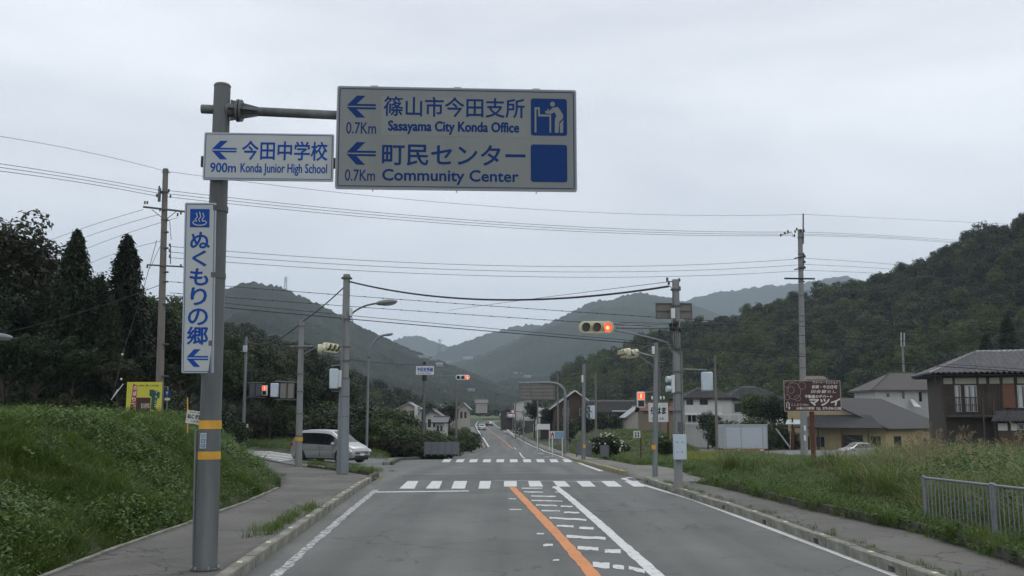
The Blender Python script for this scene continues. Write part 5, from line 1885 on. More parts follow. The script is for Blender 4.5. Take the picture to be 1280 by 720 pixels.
# small tilted plate behind the big pole
MT = at(231.5, 528.5, 24)
tdx = Vector((1, 0, -.13)).normalized()
fT = Matrix((tdx, (0, 1, 0), tdx.cross(Vector((0, 1, 0))) * 1)).transposed().to_4x4(); fT.translation = MT
if fT.col[2].z < 0: fT.col[2] = -fT.col[2]
wT, hT = .42, .32
tp = empty('name_plate', (MT.x + .15, MT.y + .03, gz(MT.x, MT.y)), label='small tilted white plate with black writing behind the grey sign pole', cat='sign')
bT = MB(fT).box(0, wT, 0, .01, 0, hT).build('board', mat('plate_worn', (.55, .56, .52), .6, .15, 8), tp)
lettering('ねじき窯', fT, .03, .12, wT - .06, .115, BLACK, bT, weight=.04, y=-.003)
lettering('手作り 陶器', fT, .07, .26, wT - .12, .035, BLACK, bT, weight=.02, y=-.003)
lettering('この先', fT, .13, .035, wT - .22, .06, BLACK, bT, weight=.02, y=-.003)
MB().tube([tuple(MT + Vector((.06, .03, -.25))), at(234.5, 497, 24.05)], .017, 6).build('stake', YEL, tp)

# white shop board with lamps, small board, other little signs
MW, wW, hW = fit(811, 527.5, 835.5, 503.5, 62, (1, 0, 0))
ws, bw = post_sign('shop_sign', 'white board with black brush writing and small lamps behind the slim signal pole', 'shop sign', MW, wW, hW, mat('board_white', (.55, .57, .57), .6, .05), [(1.0, .07)], RUST)
lettering('らはま', MW, wW * .12, hW * .42, wW * .76, hW * .34, BLACK, bw, y=-.006, weight=.04, res=2)
lettering('この先 入る', MW, wW * .14, hW * .12, wW * .62, hW * .13, BLACK, bw, y=-.006, weight=.03, res=2)
mb = MB(MW)
for u in (.18, .62, .78): mb.ell((wW * u, -.1, hW * 1.25), (.06, .08, .12), 8, 6)
mb.each('lamp', WHITE, ws)
mb = MB(MW)
for u in (.18, .62, .78): mb.tube([(wW * u, -.1, hW * 1.2), (wW * u, .02, hW)], .012, 5)
mb.each('lamp_stem', BLACK, ws)
MS, wS, hS = fit(792, 547.3, 800.7, 538.7, 48, (1, 0, 0))
ss, bS = post_sign('small_sign', 'little square white sign on a brown stake in the green field', 'sign', MS, wS, hS, mat('board_white', (.55, .57, .57)), [(1.05, .035)], RUST)
for i, ch in enumerate('空地管理'): lettering(ch, MS, wS * (.18 + .38 * (i % 2)), hS * (.52 - .4 * (i // 2)), wS * .24, hS * .3, BLACK, bS, y=-.006, weight=.04, res=2)
MS, wS, hS = fit(688, 548, 704.5, 539, 92, (1, 0, 0))
ss, bS = post_sign('small_sign', 'white and blue banner board with a red mark left of the gantry post', 'sign', MS, wS, hS, mat('board_white', (.55, .57, .57)), [(.15, .05), (.9, .05)], WHITE)
MB(MS).box(wS * .32, wS * .98, -.006, -.002, hS * .05, hS * .95).build('blue_patch', mat('pale_blue_print', (.16, .3, .42), .6), bS)
mb = MB(MS); mb.prism([(wS * .05, hS * .1), (wS * .12, hS * .1), (wS * .12, hS * .45), (wS * .2, hS * .45), (wS * .2, hS * .1), (wS * .27, hS * .1), (wS * .27, hS * .6), (wS * .16, hS * .9), (wS * .05, hS * .6)], -.008, -.002); mb.build('red_mark', RED, bS)
MS, wS, hS = fit(671, 537, 687.5, 530, 130, (1, 0, 0))
post_sign('white_fence_panel', 'short white fence panel behind the gantry post', 'fence', MS, wS, hS, WHITE, [(.05, .06), (.95, .06)], WHITE)

# guard boards and the right hand pipe fence
def steel_board(label, x0, x1, yt, yb, y, n):
    M, w, h = fit(x0, yb, x1, yt, y, (1, 0, 0))
    o = empty('guard_board', M.translation, label=label, cat='guard fence')
    for k in range(n):
        MB(M).box(w * k / n + .01, w * (k + 1) / n - .01, 0, .05, 0, h).build('panel', mat('board_grey_blue', (.10, .115, .125), .6, .12, 3), o, bevel=.008)
    mb = MB(M)
    for k in range(n + 1): mb.box(w * k / n - .04, w * k / n + .04, .05, .12, -.1, h * .98)
    mb.each('post', GALVD, o)


steel_board('low grey panel fence beyond the junction left of the far road', 530.5, 573, 552.5, 568, 62, 5)
steel_board('pair of grey panels behind the pale signal pole', 721, 739, 554, 569, 60, 2)
steel_board('single grey panel in front of the flowering shrub', 751, 760.5, 556.5, 571, 54, 1)
pf0, pf1 = G(1158.5, 667, .12), G(1247, 686, .12)
dirf = (pf1 - pf0); Lf = dirf.length; dirf.normalize()
fo = empty('pipe_fence', pf0, label='low grey pipe fence with thin upright bars at the right edge', cat='fence')
hf = .92 * (pf0.y / 17.4)
hz_ = lambda p: Vector((p.x, p.y, KH + .02))
nP = 3
FEN = mat('fence_blue_grey', (.18, .205, .225), .5, .15, 8, metal=.2)
for k in range(nP):
    a, b = pf0 + dirf * (Lf * k), pf0 + dirf * (Lf * (k + 1) - .06)
    a, b = hz_(a), hz_(b)
    for q in (a, b):
        mb = MB(); mb.cyl(q - UP * .3, q + UP * hf, .03, .03, 12); mb.build('post', FEN, fo)
        mb = MB(); mb.ell(tuple(q + UP * hf), (.036, .036, .02), 10, 6); mb.build('post_cap', FEN, fo)
    MB().tube([a + UP * (hf - .02), b + UP * (hf - .02)], .022, 10).build('rail', FEN, fo)
    MB().tube([a + UP * .06, b + UP * .06], .018, 8).build('rail', FEN, fo)
    nb_ = 17
    for i in range(1, nb_):
        q = a.lerp(b, i / nb_)
        MB().tube([q + UP * .06, q + UP * (hf - .03)], .0095, 6, caps=False).build('baluster', FEN, fo)
# white guard rail on the far right bend
wr = empty('guard_rail', G(640, 548), label='short white guard rail on the inside of the far bend', cat='guard rail')
mb = MB()
ya_, yb__ = G(643, 546, .2).y, G(633, 540, .2).y
A_, B_ = at(643.5, 544, ya_), at(634, 537, yb__)
for z in (0, -.35): mb.tube([A_ + UP * z, B_ + UP * z], .12, 6)
mb.each('rail', WHITE, wr)
mb = MB()
for t in (0, .5, 1): mb.tube([A_.lerp(B_, t) + UP * .1, A_.lerp(B_, t) - UP * 1.0], .08, 6)
mb.build('post', WHITE, wr)
# ================================================================== BUILDINGS
PLAST = mat('white_plaster', (.50, .50, .48), .9, .08, 1.2, bump=.1, bscale=30, streak=True)
PLASTD = mat('aged_plaster', (.34, .33, .29), .9, .14, 1.2, streak=True)
DWOOD = mat('dark_timber', (.05, .042, .035), .85, .25, 5, streak=True)
BWOOD = mat('brown_boards', (.065, .042, .028), .85, .25, 5, streak=True)
YWALL = mat('cream_siding', (.40, .33, .185), .85, .08, 2)
TILE = mat('grey_roof_tile', (.15, .15, .158), .32, .25, 3)
TILED = mat('dark_roof_tile', (.055, .055, .058), .5, .2, 3)
SHING = mat('asphalt_shingle', (.050, .049, .050), .9, .18, 4)
SHINGB = mat('brown_grey_shingle', (.085, .08, .075), .9, .16, 3)
CURT = mat('pale_curtain', (.42, .45, .45), .8, .1, 9)
METR = mat('metal_sheet', (.30, .31, .32), .5, .12, 2, metal=.2)


def bframe(px, y, rz, z=None):
    x = (px - CX) / F * y
    return Matrix.Translation((x, y, gz(x, y) if z is None else z)) @ Matrix.Rotation(rz, 4, 'Z')


def bempty(name, M, label, cat='house'):
    o = empty(name, M.translation, 0, label, cat)
    return o


def window(M, parent, x, z, w, h, y=0.0, n=2, curtain=False, fm=None, sill=True):
    """frame proud of the wall at local y, panes set back in it"""
    fm = fm or ALU
    t = .05
    mb = MB(M)
    mb.box(x, x + w, y - .05, y + .02, z, z + t); mb.box(x, x + w, y - .05, y + .02, z + h - t, z + h)
    for k in range(n + 1):
        xx = x + (w - t) * k / n
        mb.box(xx, xx + t, y - .048, y + .02, z + t, z + h - t)
    fr = mb.build('window', fm, parent)
    for k in range(n):
        a, b = x + (w - t) * k / n + t, x + (w - t) * (k + 1) / n
        MB(M).box(a, b, y - .025, y - .012, z + t, z + h - t).build('pane', GLASS, fr)
        if curtain:
            MB(M).box(a + .03, b - (b - a) * .35, y - .032, y - .027, z + t, z + h - t).build('curtain', CURT, fr)
    return fr


def tiled_face(M, parent, quad, cols, rows, m, name='roof_slope', amp=.19, thick=.10, lap=.03):
    """sloping field of rounded tiles: quad = lower left, lower right, upper right, upper left (local)"""
    ll, lr, ur, ul = [Vector(q) for q in quad]
    n = ((lr - ll).cross(ul - ll)).normalized()
    if n.z < 0: n = -n
    V, Q = [], []
    sub = 4
    nc = cols * sub
    for r in range(rows):
        for e in (0, 1):
            t = (r + e) / rows
            A, B = ll.lerp(ul, t), lr.lerp(ur, t)
            for c in range(nc + 1):
                s = c / nc
                # keep the columns parallel: place by distance along the lower edge
                p = A.lerp(B, s)
                ph = (p - ll).dot((lr - ll).normalized()) / ((lr - ll).length) * cols
                bumpz = amp * abs(math.sin(math.pi * ph)) ** .7
                q = p + n * (bumpz + (lap if e == 0 else 0))
                V.append(M @ q)
        base = r * 2 * (nc + 1)
        for c in range(nc):
            Q.append((base + c, base + c + 1, base + nc + 1 + c + 1, base + nc + 1 + c))
            if r < rows - 1:
                b2 = base + nc + 1
                Q.append((b2 + c, b2 + c + 1, b2 + nc + 1 + c + 1, b2 + nc + 1 + c))
    R = wm(parent).inverted()
    o = npmesh(name, [tuple(R @ v) for v in V], Q, m)
    o.parent = parent; WM[o.name] = wm(parent)
    so_ = o.modifiers.new('thick', 'SOLIDIFY'); so_.thickness = thick; so_.offset = -1
    o['kind'] = 'stuff'
    return o


def slab(M, parent, quad, t, m, name='roof'):
    q = [Vector(p) for p in quad]
    n = ((q[1] - q[0]).cross(q[-1] - q[0])).normalized()
    if n.z < 0: n = -n
    vs = [p for p in q] + [p - n * t for p in q]
    k = len(q)
    mb = MB(M); mb.add(vs, [tuple(range(k)), tuple(range(2 * k - 1, k - 1, -1))] + [(i, k + i, k + (i + 1) % k, (i + 1) % k) for i in range(k)])
    return mb.build(name, m, parent, smooth=0)


def gable_house(name, label, M, w, d, he, hr, m_wall, m_roof, eave=.5, axis='x', wins=(), cat='house', tiled=None, fm=None, found=-.6):
    """front wall along local x at y=0, depth to +y. axis: direction of the ridge"""
    o = bempty(name, M, label, cat)
    mb = MB(M)
    if axis == 'x':
        mb.box(0, w, 0, d, found, he)
        mb.add([(0, 0, he), (0, d, he), (0, d / 2, hr - .1), (w, 0, he), (w, d, he), (w, d / 2, hr - .1)], [(0, 1, 2), (3, 5, 4), (0, 2, 5, 3), (1, 4, 5, 2)])
        s = (hr - he) / (d / 2)
        q1 = [(-eave, -eave, he - s * eave), (w + eave, -eave, he - s * eave), (w + eave, d / 2, hr), (-eave, d / 2, hr)]
        q2 = [(w + eave, d + eave, he - s * eave), (-eave, d + eave, he - s * eave), (-eave, d / 2 + .01, hr), (w + eave, d / 2 + .01, hr)]
        rg = ((-eave, d / 2, hr), (w + eave, d / 2, hr))
    else:
        mb.box(0, w, 0, d, found, he)
        mb.add([(0, 0, he), (w, 0, he), (w / 2, 0, hr - .1), (0, d, he), (w, d, he), (w / 2, d, hr - .1)], [(0, 1, 2), (3, 5, 4), (0, 2, 5, 3), (1, 4, 5, 2)])
        s = (hr - he) / (w / 2)
        q1 = [(-eave, d + eave, he - s * eave), (-eave, -eave, he - s * eave), (w / 2, -eave, hr), (w / 2, d + eave, hr)]
        q2 = [(w + eave, -eave, he - s * eave), (w + eave, d + eave, he - s * eave), (w / 2 + .01, d + eave, hr), (w / 2 + .01, -eave, hr)]
        rg = ((w / 2, -eave, hr), (w / 2, d + eave, hr))
    mb.build('wall', m_wall, o, smooth=0)
    for q in (q1, q2):
        if tiled: tiled_face(M, o, q, tiled[0], tiled[1], m_roof)
        else: slab(M, o, q, .14, m_roof, 'roof_slope')
    mb = MB(M); mb.tube([rg[0], rg[1]], .12, 8); mb.build('ridge', m_roof, o)
    for wd in wins: window(M, o, *wd[:4], y=0, n=wd[4] if len(wd) > 4 else 2, curtain=len(wd) > 5 and wd[5], fm=fm)
    return o


def hip_house(name, label, M, w, d, he, hr, m_wall, m_roof, eave=.6, hip=None, wins=(), tiled=None, fm=None, found=-.6, walls=True):
    o = bempty(name, M, label)
    if walls: MB(M).box(0, w, 0, d, found, he).build('wall', m_wall, o, smooth=0)
    hip = d / 2 if hip is None else hip
    s = (hr - he) / (d / 2)
    z0 = he - s * eave * .6
    A, B, C_, D_ = (-eave, -eave, z0), (w + eave, -eave, z0), (w + eave, d + eave, z0), (-eave, d + eave, z0)
    R1, R2 = (hip, d / 2, hr), (w - hip, d / 2, hr)
    faces = [(A, B, R2, R1), (C_, D_, R1, R2), (D_, A, R1, R1), (B, C_, R2, R2)]
    for k, q in enumerate(faces):
        if tiled and k != 1: tiled_face(M, o, q, tiled[0] if k == 0 else tiled[2], tiled[1], m_roof)
        elif k < 2: slab(M, o, q, .12, m_roof, 'roof_slope')
        else: slab(M, o, q[:3], .12, m_roof, 'roof_slope')
    for a, b in ((R1, R2), (A, R1), (B, R2)):
        MB(M).tube([Vector(a) + UP * .04, Vector(b) + UP * .06], .11 if tiled else .06, 8).build('ridge', m_roof, o)
    MB(M).box(-eave * .9, w + eave * .9, -eave * .9, d + eave * .9, z0 - .13, z0 - .10).build('soffit', DWOOD if tiled else m_wall, o)
    for wd in wins: window(M, o, *wd[:4], y=0, n=wd[4] if len(wd) > 4 else 2, curtain=len(wd) > 5 and wd[5], fm=fm)
    return o


# ---- tiled two storey house at the right edge
YH1 = 75.0
S1 = YH1 / F * .94
MH1 = bframe(1175, YH1, -0.24)
gz1 = MH1.translation.z
zz = lambda py, y=YH1: at(CX, py, y).z - gz1
he = zz(463)
h1o = hip_house('tiled_house', 'large old dark timber house with grey tiled hip roof and balcony at the right edge', MH1, 13.5, 6.4, he, zz(441, YH1 + 3.0), DWOOD, TILE, eave=1.0, hip=3.4, tiled=(40, 11, 22))
X1 = lambda px: (px - 1175) * S1
mb = MB(MH1)
for a, b in ((1177, 1188), (1191, 1217), (1220, 1229), (1233, 1245), (1249, 1262), (1266, 1290), (1294, 1320)): mb.box(X1(a), X1(b), -.03, .0, zz(480), zz(472.5))
mb.each('plaster_panel', PLASTD, h1o)
mb = MB(MH1)
for a in (1175, 1189.3, 1218.3, 1231, 1246.7, 1263.7, 1292): mb.box(X1(a) - .07, X1(a) + .07, -.07, -.0, zz(516), zz(471.5))
mb.each('timber_post', DWOOD, h1o)
mb = MB(MH1)
for a in np.arange(1178, 1320, 3.2): mb.box(X1(a), X1(a) + .03, -.045, -.005, zz(516), zz(481))
mb.each('wall_batten', BWOOD, h1o)
window(MH1, h1o, X1(1190), zz(515), X1(1197) - X1(1190), zz(482) - zz(515), y=-.06, n=1, curtain=True)
window(MH1, h1o, X1(1202), zz(515), X1(1216.5) - X1(1202), zz(482) - zz(515), y=-.06, n=2, curtain=True)
window(MH1, h1o, X1(1265), zz(510), X1(1290) - X1(1265), zz(482) - zz(510), y=-.06, n=3, curtain=True)
MB(MH1).box(X1(1247.5), X1(1262), -.12, -.05, zz(510), zz(481)).build('shutter', mat('reddish_shutter', (.15, .065, .045), .8, .12, 4), h1o)
# balcony
mb = MB(MH1)
mb.box(X1(1172), X1(1232), -1.1, -.08, zz(521.5), zz(518.5))
bal = mb.build('balcony', DWOOD, h1o)
mb = MB(MH1)
mb.box(X1(1172), X1(1232), -1.12, -1.05, zz(498), zz(496.5)); mb.box(X1(1172), X1(1232), -1.12, -1.05, zz(507), zz(506))
mb.each('rail', BWOOD, bal)
mb = MB(MH1)
for a in np.arange(1173, 1232, 2.4): mb.box(X1(a), X1(a) + .035, -1.10, -1.06, zz(518.5), zz(498))
mb.each('baluster', DWOOD, bal)
mb = MB(MH1)
for a in (1172, 1218, 1231): mb.box(X1(a), X1(a) + .13, -1.14, -1.0, -.4, zz(497))
mb.each('balcony_post', DWOOD, h1o)
# lower lean-to roof and walls
q = [(X1(1225), -1.8, zz(528, YH1 - 1.8)), (X1(1340), -1.8, zz(528, YH1 - 1.8)), (X1(1340), -.05, zz(514)), (X1(1238), -.05, zz(514))]
tiled_face(MH1, h1o, q, 26, 5, TILED, 'lean_to_roof')
MB(MH1).box(X1(1234), X1(1340), -1.2, -.02, -.5, zz(526, YH1 - 1.2)).build('lower_wall', DWOOD, h1o, smooth=0)
mb = MB(MH1)
for a, b in ((1235, 1246), (1250, 1257), (1265, 1279), (1283, 1300)): mb.box(X1(a), X1(b), -1.24, -1.2, zz(538, YH1 - 1.2), zz(529, YH1 - 1.2))
mb.each('plaster_panel', PLAST, h1o)
window(MH1, h1o, X1(1258), zz(537, YH1 - 1.2), .45, .5, y=-1.22, n=1)
mb = MB(MH1); mb.box(X1(1236), X1(1330), -1.26, -1.2, zz(553, YH1 - 1.2), zz(541, YH1 - 1.2)); mb.build('lattice_panel', BWOOD, h1o)
mb = MB(MH1); mb.tube([(X1(1165), -.9, zz(471)), (X1(1165), -.7, zz(477)), (X1(1175), -.1, zz(480)), (X1(1175), -.1, 0)], .04, 6); mb.build('downpipe', mat('copper_brown', (.09, .035, .025), .6), h1o)

# ---- white modern house behind
MW_ = bframe(1092, 128, 0.0); g3 = MW_.translation.z
z3 = lambda py, y=128: at(CX, py, y).z - g3
X3 = lambda px: (px - 1092) * 128 / F
h3 = hip_house('white_house', 'white two storey house with brown grey hip roof behind the yellow shop', MW_, 10.4, 8, z3(485), z3(466, 132), PLAST, SHINGB, eave=.75, hip=3.6,
               wins=[(X3(1105.5), z3(496), .36, .45, 1), (X3(1125), z3(498), .26, 1.0, 1), (X3(1145.5), z3(502), .38, 1.25, 1), (X3(1159), z3(510), 1.6, 1.7, 2)], fm=BLACK)
mb = MB(MW_); mb.box(0, 8.62, -.04, -.0, z3(487.5), z3(485.7)); mb.build('fascia', DWOOD, h3)
slab(MW_, h3, [(X3(1131), -2.2, z3(508, 126)), (X3(1139), -2.2, z3(509, 126)), (X3(1137), -.3, z3(499)), (X3(1133), -.3, z3(499))], .1, WHITE, 'porch_gable')

# ---- yellow shop, turned with its gable to the road
corner = at(1108, 560, 100); th = math.radians(50)
gL = Vector((-math.cos(th), math.sin(th), 0)); lL = Vector((math.sin(th), math.cos(th), 0))
def solve_len(o, d, px):
    lo, hi = .1, 40
    for _ in range(40):
        m = (lo + hi) / 2
        if abs(proj(o + d * m)[0] - proj(o)[0]) < abs(px - proj(o)[0]): lo = m
        else: hi = m
    return lo
wg = solve_len(corner, gL, 986); wl = solve_len(corner, lL, 1180)
org = Vector(corner) + gL * wg; org.z = gz(org.x, org.y)
MYs = frame(org, -gL, UP); gy_ = org.z
zy = lambda py, y: at(CX, py, y).z - gy_
ye = corner.y
h_e = zy(533, ye); h_r = zy(497, (org + -gL * wg * .42).y)
ys_o = bempty('yellow_shop', MYs, 'low shop with cream yellow walls and dark shingle roof behind the maroon billboard', 'shop')
mb = MB(MYs); D2 = wl; rx = wg * .36
mb.add([(0, 0, -1), (wg, 0, -1), (wg, 0, h_e), (rx, 0, h_r), (0, 0, h_r - .1), (0, D2, -1), (wg, D2, -1), (wg, D2, h_e), (rx, D2, h_r), (0, D2, h_r - .1)],
       [(0, 1, 2, 3, 4), (9, 8, 7, 6, 5), (1, 6, 7, 2), (0, 4, 9, 5), (3, 8, 9, 4)])
mb.build('wall', YWALL, ys_o, smooth=0)
sl_ = (h_r - h_e) / (wg - rx)
slab(MYs, ys_o, [(wg + .7, -.5, h_e - sl_ * .7 + .05), (wg + .7, D2 + .5, h_e - sl_ * .7 + .05), (rx, D2 + .5, h_r + .05), (rx, -.5, h_r + .05)], .16, SHING, 'roof_slope')
slab(MYs, ys_o, [(rx + .01, -.5, h_r + .05), (rx + .01, D2 + .5, h_r + .05), (-.4, D2 + .5, h_r - .15), (-.4, -.5, h_r - .15)], .12, SHING, 'roof_slope')
mb = MB(MYs)
for k in range(1, 22): mb.box(.02, wg - .02, -.012, -.0, h_r - .28 * k, h_r - .28 * k + .02) if h_r - .28 * k < h_e else None
sb = mb.each('siding_board', YWALL, ys_o)
# skirt roof over the front
hs_ = h_e + .25
slab(MYs, ys_o, [(wg * .14, -2.0, h_e - .15), (wg + .9, -2.0, h_e - .15), (wg * .86, -.02, h_e + 1.2), (wg * .26, -.02, h_e + 1.2)], .12, SHING, 'skirt_roof')
mb = MB(MYs)
for u in (.16, .42, .66, .92): mb.box(wg * u - .07, wg * u + .07, -1.8, -1.66, -.5, h_e - .1)
mb.each('porch_post', BWOOD, ys_o)
mb = MB(MYs); mb.box(wg * .58, wg * .78, -.06, .0, -.2, 2.1); mb.build('entrance', BLACK, ys_o)
MB(MYs).box(wg * .86, wg * .95, -.06, .0, .2, 2.0).build('door', DWOOD, ys_o)
MB(MYs).box(wg * .20, wg * .23, -.05, .0, .1, 1.9).build('door', DWOOD, ys_o)
Mls = frame(MYs @ Vector((wg, 0, 0)), lL, UP)
window(Mls, ys_o, 1.6, .2, 1.4, 1.8, y=0, n=2, fm=DWOOD)
window(Mls, ys_o, wl * .62, .9, 1.0, .9, y=0, n=1)
window(MYs, ys_o, wg * .30, .7, 1.1, 1.2, y=0, n=2)
mb = MB(Mls); mb.box(wl * .78, wl * .9, -.3, -.01, 1.4, 1.9); mb.build('air_unit', WHITE, ys_o)
# small awning and clutter at its left
aw = empty('awning', at(990, 560, 103), label='small pale awning on a post at the left end of the yellow shop', cat='awning')
Maw = Matrix.Translation(at(979, 530, 103))
slab(Maw, aw, [(0, -.8, 0), (2.0, -.8, .0), (2.0, .6, .45), (.6, .6, .45)], .05, mat('pale_sheet', (.3, .36, .37), .6), 'sheet')
MB().tube([at(988, 562, 103), at(988, 526, 103)], .05, 6).build('post', YWALL, aw)
MB().tube([at(990.5, 562, 102.8), at(990.5, 522, 102.8)], .09, 6).build('post', RUST, aw)
MB().tube([at(970, 536, 100), at(987, 559, 100)], .08, 6).build('stay', ALU, aw)

# ---- white far house with balcony
MF_ = bframe(855, 130, 0.03); g4 = MF_.translation.z
z4 = lambda py, y=130: at(CX, py, y).z - g4
X4 = lambda px: (px - 855) * 130 / F
h4 = hip_house('balcony_house', 'white two storey house with dark tiled roof and white balcony beyond the field', MF_, 6.3, 7, z4(497), z4(486, 133), PLAST, TILED, eave=.6, hip=2.4, tiled=(30, 8, 26),
               wins=[(X4(856.5), z4(506), .9, .75, 2), (X4(873), z4(506), 1.1, .75, 2), (X4(858), z4(527), 1.2, 1.1, 2)], fm=BLACK)
mb = MB(MF_); mb.box(-1.0, 4.6, -1.6, -.05, z4(518), z4(515.8)); b4 = mb.build('balcony', WHITE, h4)
MB(MF_).box(-1.0, 4.6, -1.6, -1.52, z4(515.8), z4(508)).build('balcony_panel', PLAST, b4)
mb = MB(MF_)
for k in range(14): mb.box(-1.0 + .62 * k, -.95 + .62 * k, -2.6, -2.54, z4(529), z4(518.8))
mb.box(-1.1, 8, -2.62, -2.52, z4(519), z4(518)); mb.box(-1.1, 8, -2.62, -2.52, z4(530), z4(529))
mb.each('rail_bar', WHITE, b4)
MF2 = bframe(908, 134, 0.0); g5 = MF2.translation.z
z5 = lambda py, y=134: at(CX, py, y).z - g5
h5 = hip_house('white_house', 'white house with broad dark tiled hip roof right of the balcony house', MF2, 7.6, 7.5, z5(498.5), z5(484.5, 138), PLAST, TILED, eave=.6, hip=2.8, tiled=(34, 8, 26),
               wins=[(.9, z5(515), 1.5, 1.2, 2), (4.6, z5(512), 1.5, 1.0, 2)], fm=BLACK)
# ---- farmhouse group right of the gantry
MA = bframe(692, 175, .0); ga = MA.translation.z; za = lambda py, y=175: at(CX, py, y).z - ga
f1 = gable_house('farmhouse', 'old farmhouse with pale edged gable roof behind the gantry post', MA, 7.6, 9, za(508), za(489), BWOOD, TILE, .8, 'y', wins=[(1.6, za(519), 1.2, 1.2, 2), (4.6, za(519), 1.2, 1.2, 2)], tiled=(22, 8))
mb = MB(MA); 
for s_ in (0, 1):
    A_ = Vector((-.85 if s_ == 0 else 8.45, -.85, za(508) - .8 * (za(489) - za(508)) / 3.8)); B_ = Vector((3.8, -.85, za(489) + .05))
    mb.tube([A_, B_], .10, 6)
mb.each('barge_board', WHITE, f1)
MA2 = bframe(738, 168, .0); ga = MA2.translation.z; za = lambda py, y=168: at(CX, py, y).z - ga
f2 = gable_house('farmhouse', 'long low brown farm building with dark tiled roof behind the flowering shrub', MA2, 7.4, 7, za(514), za(501), BWOOD, TILED, .7, 'x', wins=[(.6, za(523), 1.4, 1.0, 3), (3.0, za(523), 1.6, 1.0, 3)], tiled=(34, 8))
MB(MA2).box(3.6, 7.0, -.78, -.70, za(514.5), za(512.8)).build('gutter_board', PLAST, f2)
MA3 = bframe(676, 182, .0); ga = MA3.translation.z; za = lambda py, y=182: at(CX, py, y).z - ga
gable_house('farm_shed', 'low dark shed with pale broken roof left of the old farmhouse', MA3, 4.6, 6, za(519), za(509), BWOOD, TILE, .6, 'x', cat='shed')
MA4 = bframe(783, 150, .05); ga = MA4.translation.z; za = lambda py, y=150: at(CX, py, y).z - ga
gable_house('farm_shed', 'small shed with grey sheet roof between the farm building and the shop board', MA4, 3.6, 5, za(519), za(508), PLASTD, METR, .5, 'y', cat='shed')
MA5 = bframe(803, 118, .0); ga = MA5.translation.z; za = lambda py, y=118: at(CX, py, y).z - ga
gable_house('farm_shed', 'tan walled shed with rusty roof partly hidden by the white shop board', MA5, 4.0, 5, za(512), za(503), mat('tan_wall', (.20, .16, .12), .9, .12), RUST, .4, 'x', cat='shed')
# ---- warehouse
MWh = bframe(643, 225, -.06); ga = MWh.translation.z; za = lambda py, y=225: at(CX, py, y).z - ga
wh = gable_house('warehouse', 'plain white warehouse with shallow gable beside the far bend', MWh, 6.4, 16, za(504), za(499.6), mat('white_sheeting', (.46, .46, .43), .7, .05, 1), METR, .2, 'y', cat='warehouse', found=-1)
MB(MWh).box(2.4, 4.4, -.08, 0, -.2, za(526)).build('door', DARKG, wh)
MWi = bframe(626, 260, 0); ga = MWi.translation.z; za = lambda py, y=260: at(CX, py, y).z - ga
gable_house('shed', 'dark little shed at the left end of the white warehouse', MWi, 3.4, 6, za(515), za(510), DWOOD, TILED, .4, 'y', cat='shed')
# ---- left of the far road
def small(name, label, px0, px1, y, eave_py, ridge_py, base_py, mw, mr, ax='x', wins=True, rz=0.0, d=6.5, fm=None, found=-2.5):
    z0 = at(CX, base_py, y).z
    M = bframe(px0, y, rz, z0); w = (px1 - px0) * y / F
    he_, hr_ = at(CX, eave_py, y).z - z0, at(CX, ridge_py, y).z - z0
    ws_ = [(w * .18, he_ * .45, w * .24, he_ * .32, 2), (w * .58, he_ * .45, w * .24, he_ * .32, 2)] if wins else []
    return gable_house(name, label, M, w, d, he_, hr_, mw, mr, .45, ax, wins=ws_, fm=fm or DARKG, found=found)


small('house', 'house with wide pale gable left of the name board pole', 500, 523, 150, 509, 503, 528, PLASTD, mat('pale_tile', (.24, .24, .25), .5, .15), 'y')
small('house', 'two storey cream house with dark roofs right of the name board pole', 533, 549, 120, 517, 511.5, 548, PLAST, TILED, 'y')
small('house', 'lower cream wing with dark lean roof in front of the bushes', 545, 556, 112, 527, 521, 549, PLAST, TILED, 'x')
small('house', 'small pale roofed house left of the clipped tree', 552, 563, 170, 514, 506, 530, PLASTD, mat('pale_tile', (.24, .24, .25)), 'x', False)
small('house', 'narrow house with grey shutter right of the clipped tree', 573.5, 586, 165, 509, 503.5, 534, PLASTD, mat('pale_tile', (.24, .24, .25)), 'y')
small('house', 'small white house far off above the green field', 595, 609, 420, 503.5, 499, 509, PLASTD, TILED, 'x', False)
small('house', 'long low pale building behind the thicket', 449, 468, 190, 513, 510, 526, PLAST, METR, 'x', False)
small('shed', 'little tan shed sunk in the thicket', 441, 449, 110, 524, 522, 540, mat('tan_wall', (.20, .16, .12)), METR, 'x', False)
small('house', 'white gabled cottage peeping over the thicket', 453, 462, 140, 520, 516, 530, PLAST, WHITE, 'y')
small('house', 'far pale hall with flat roof left of the wide gable', 475, 496, 300, 503, 501, 512, PLAST, METR, 'x', False, d=10)
small('house', 'tiny tall pale block beside the far hall', 487, 495, 310, 500, 499, 508, PLAST, METR, 'x', False)
HM = [(521, 536, 446, 444, 1000), (537, 545, 449, 447.5, 990), (545, 553, 456, 453, 960), (557, 562, 454, 451, 950), (579, 591, 448, 445.5, 1060), (640, 652, 466, 465, 950), (655, 664, 470, 469, 930), (585, 593, 487, 485.5, 800)]
labs = ['largest pale building high on the distant slope', 'pale building just right of the largest on the distant slope', 'pale block below the largest on the distant slope', 'tiny tower like house on the distant slope', 'long white house high on the right of the distant slope',
        'pale shed roof at the foot of the middle mountain', 'second pale shed roof at the foot of the middle mountain', 'small white roof above the valley trees']
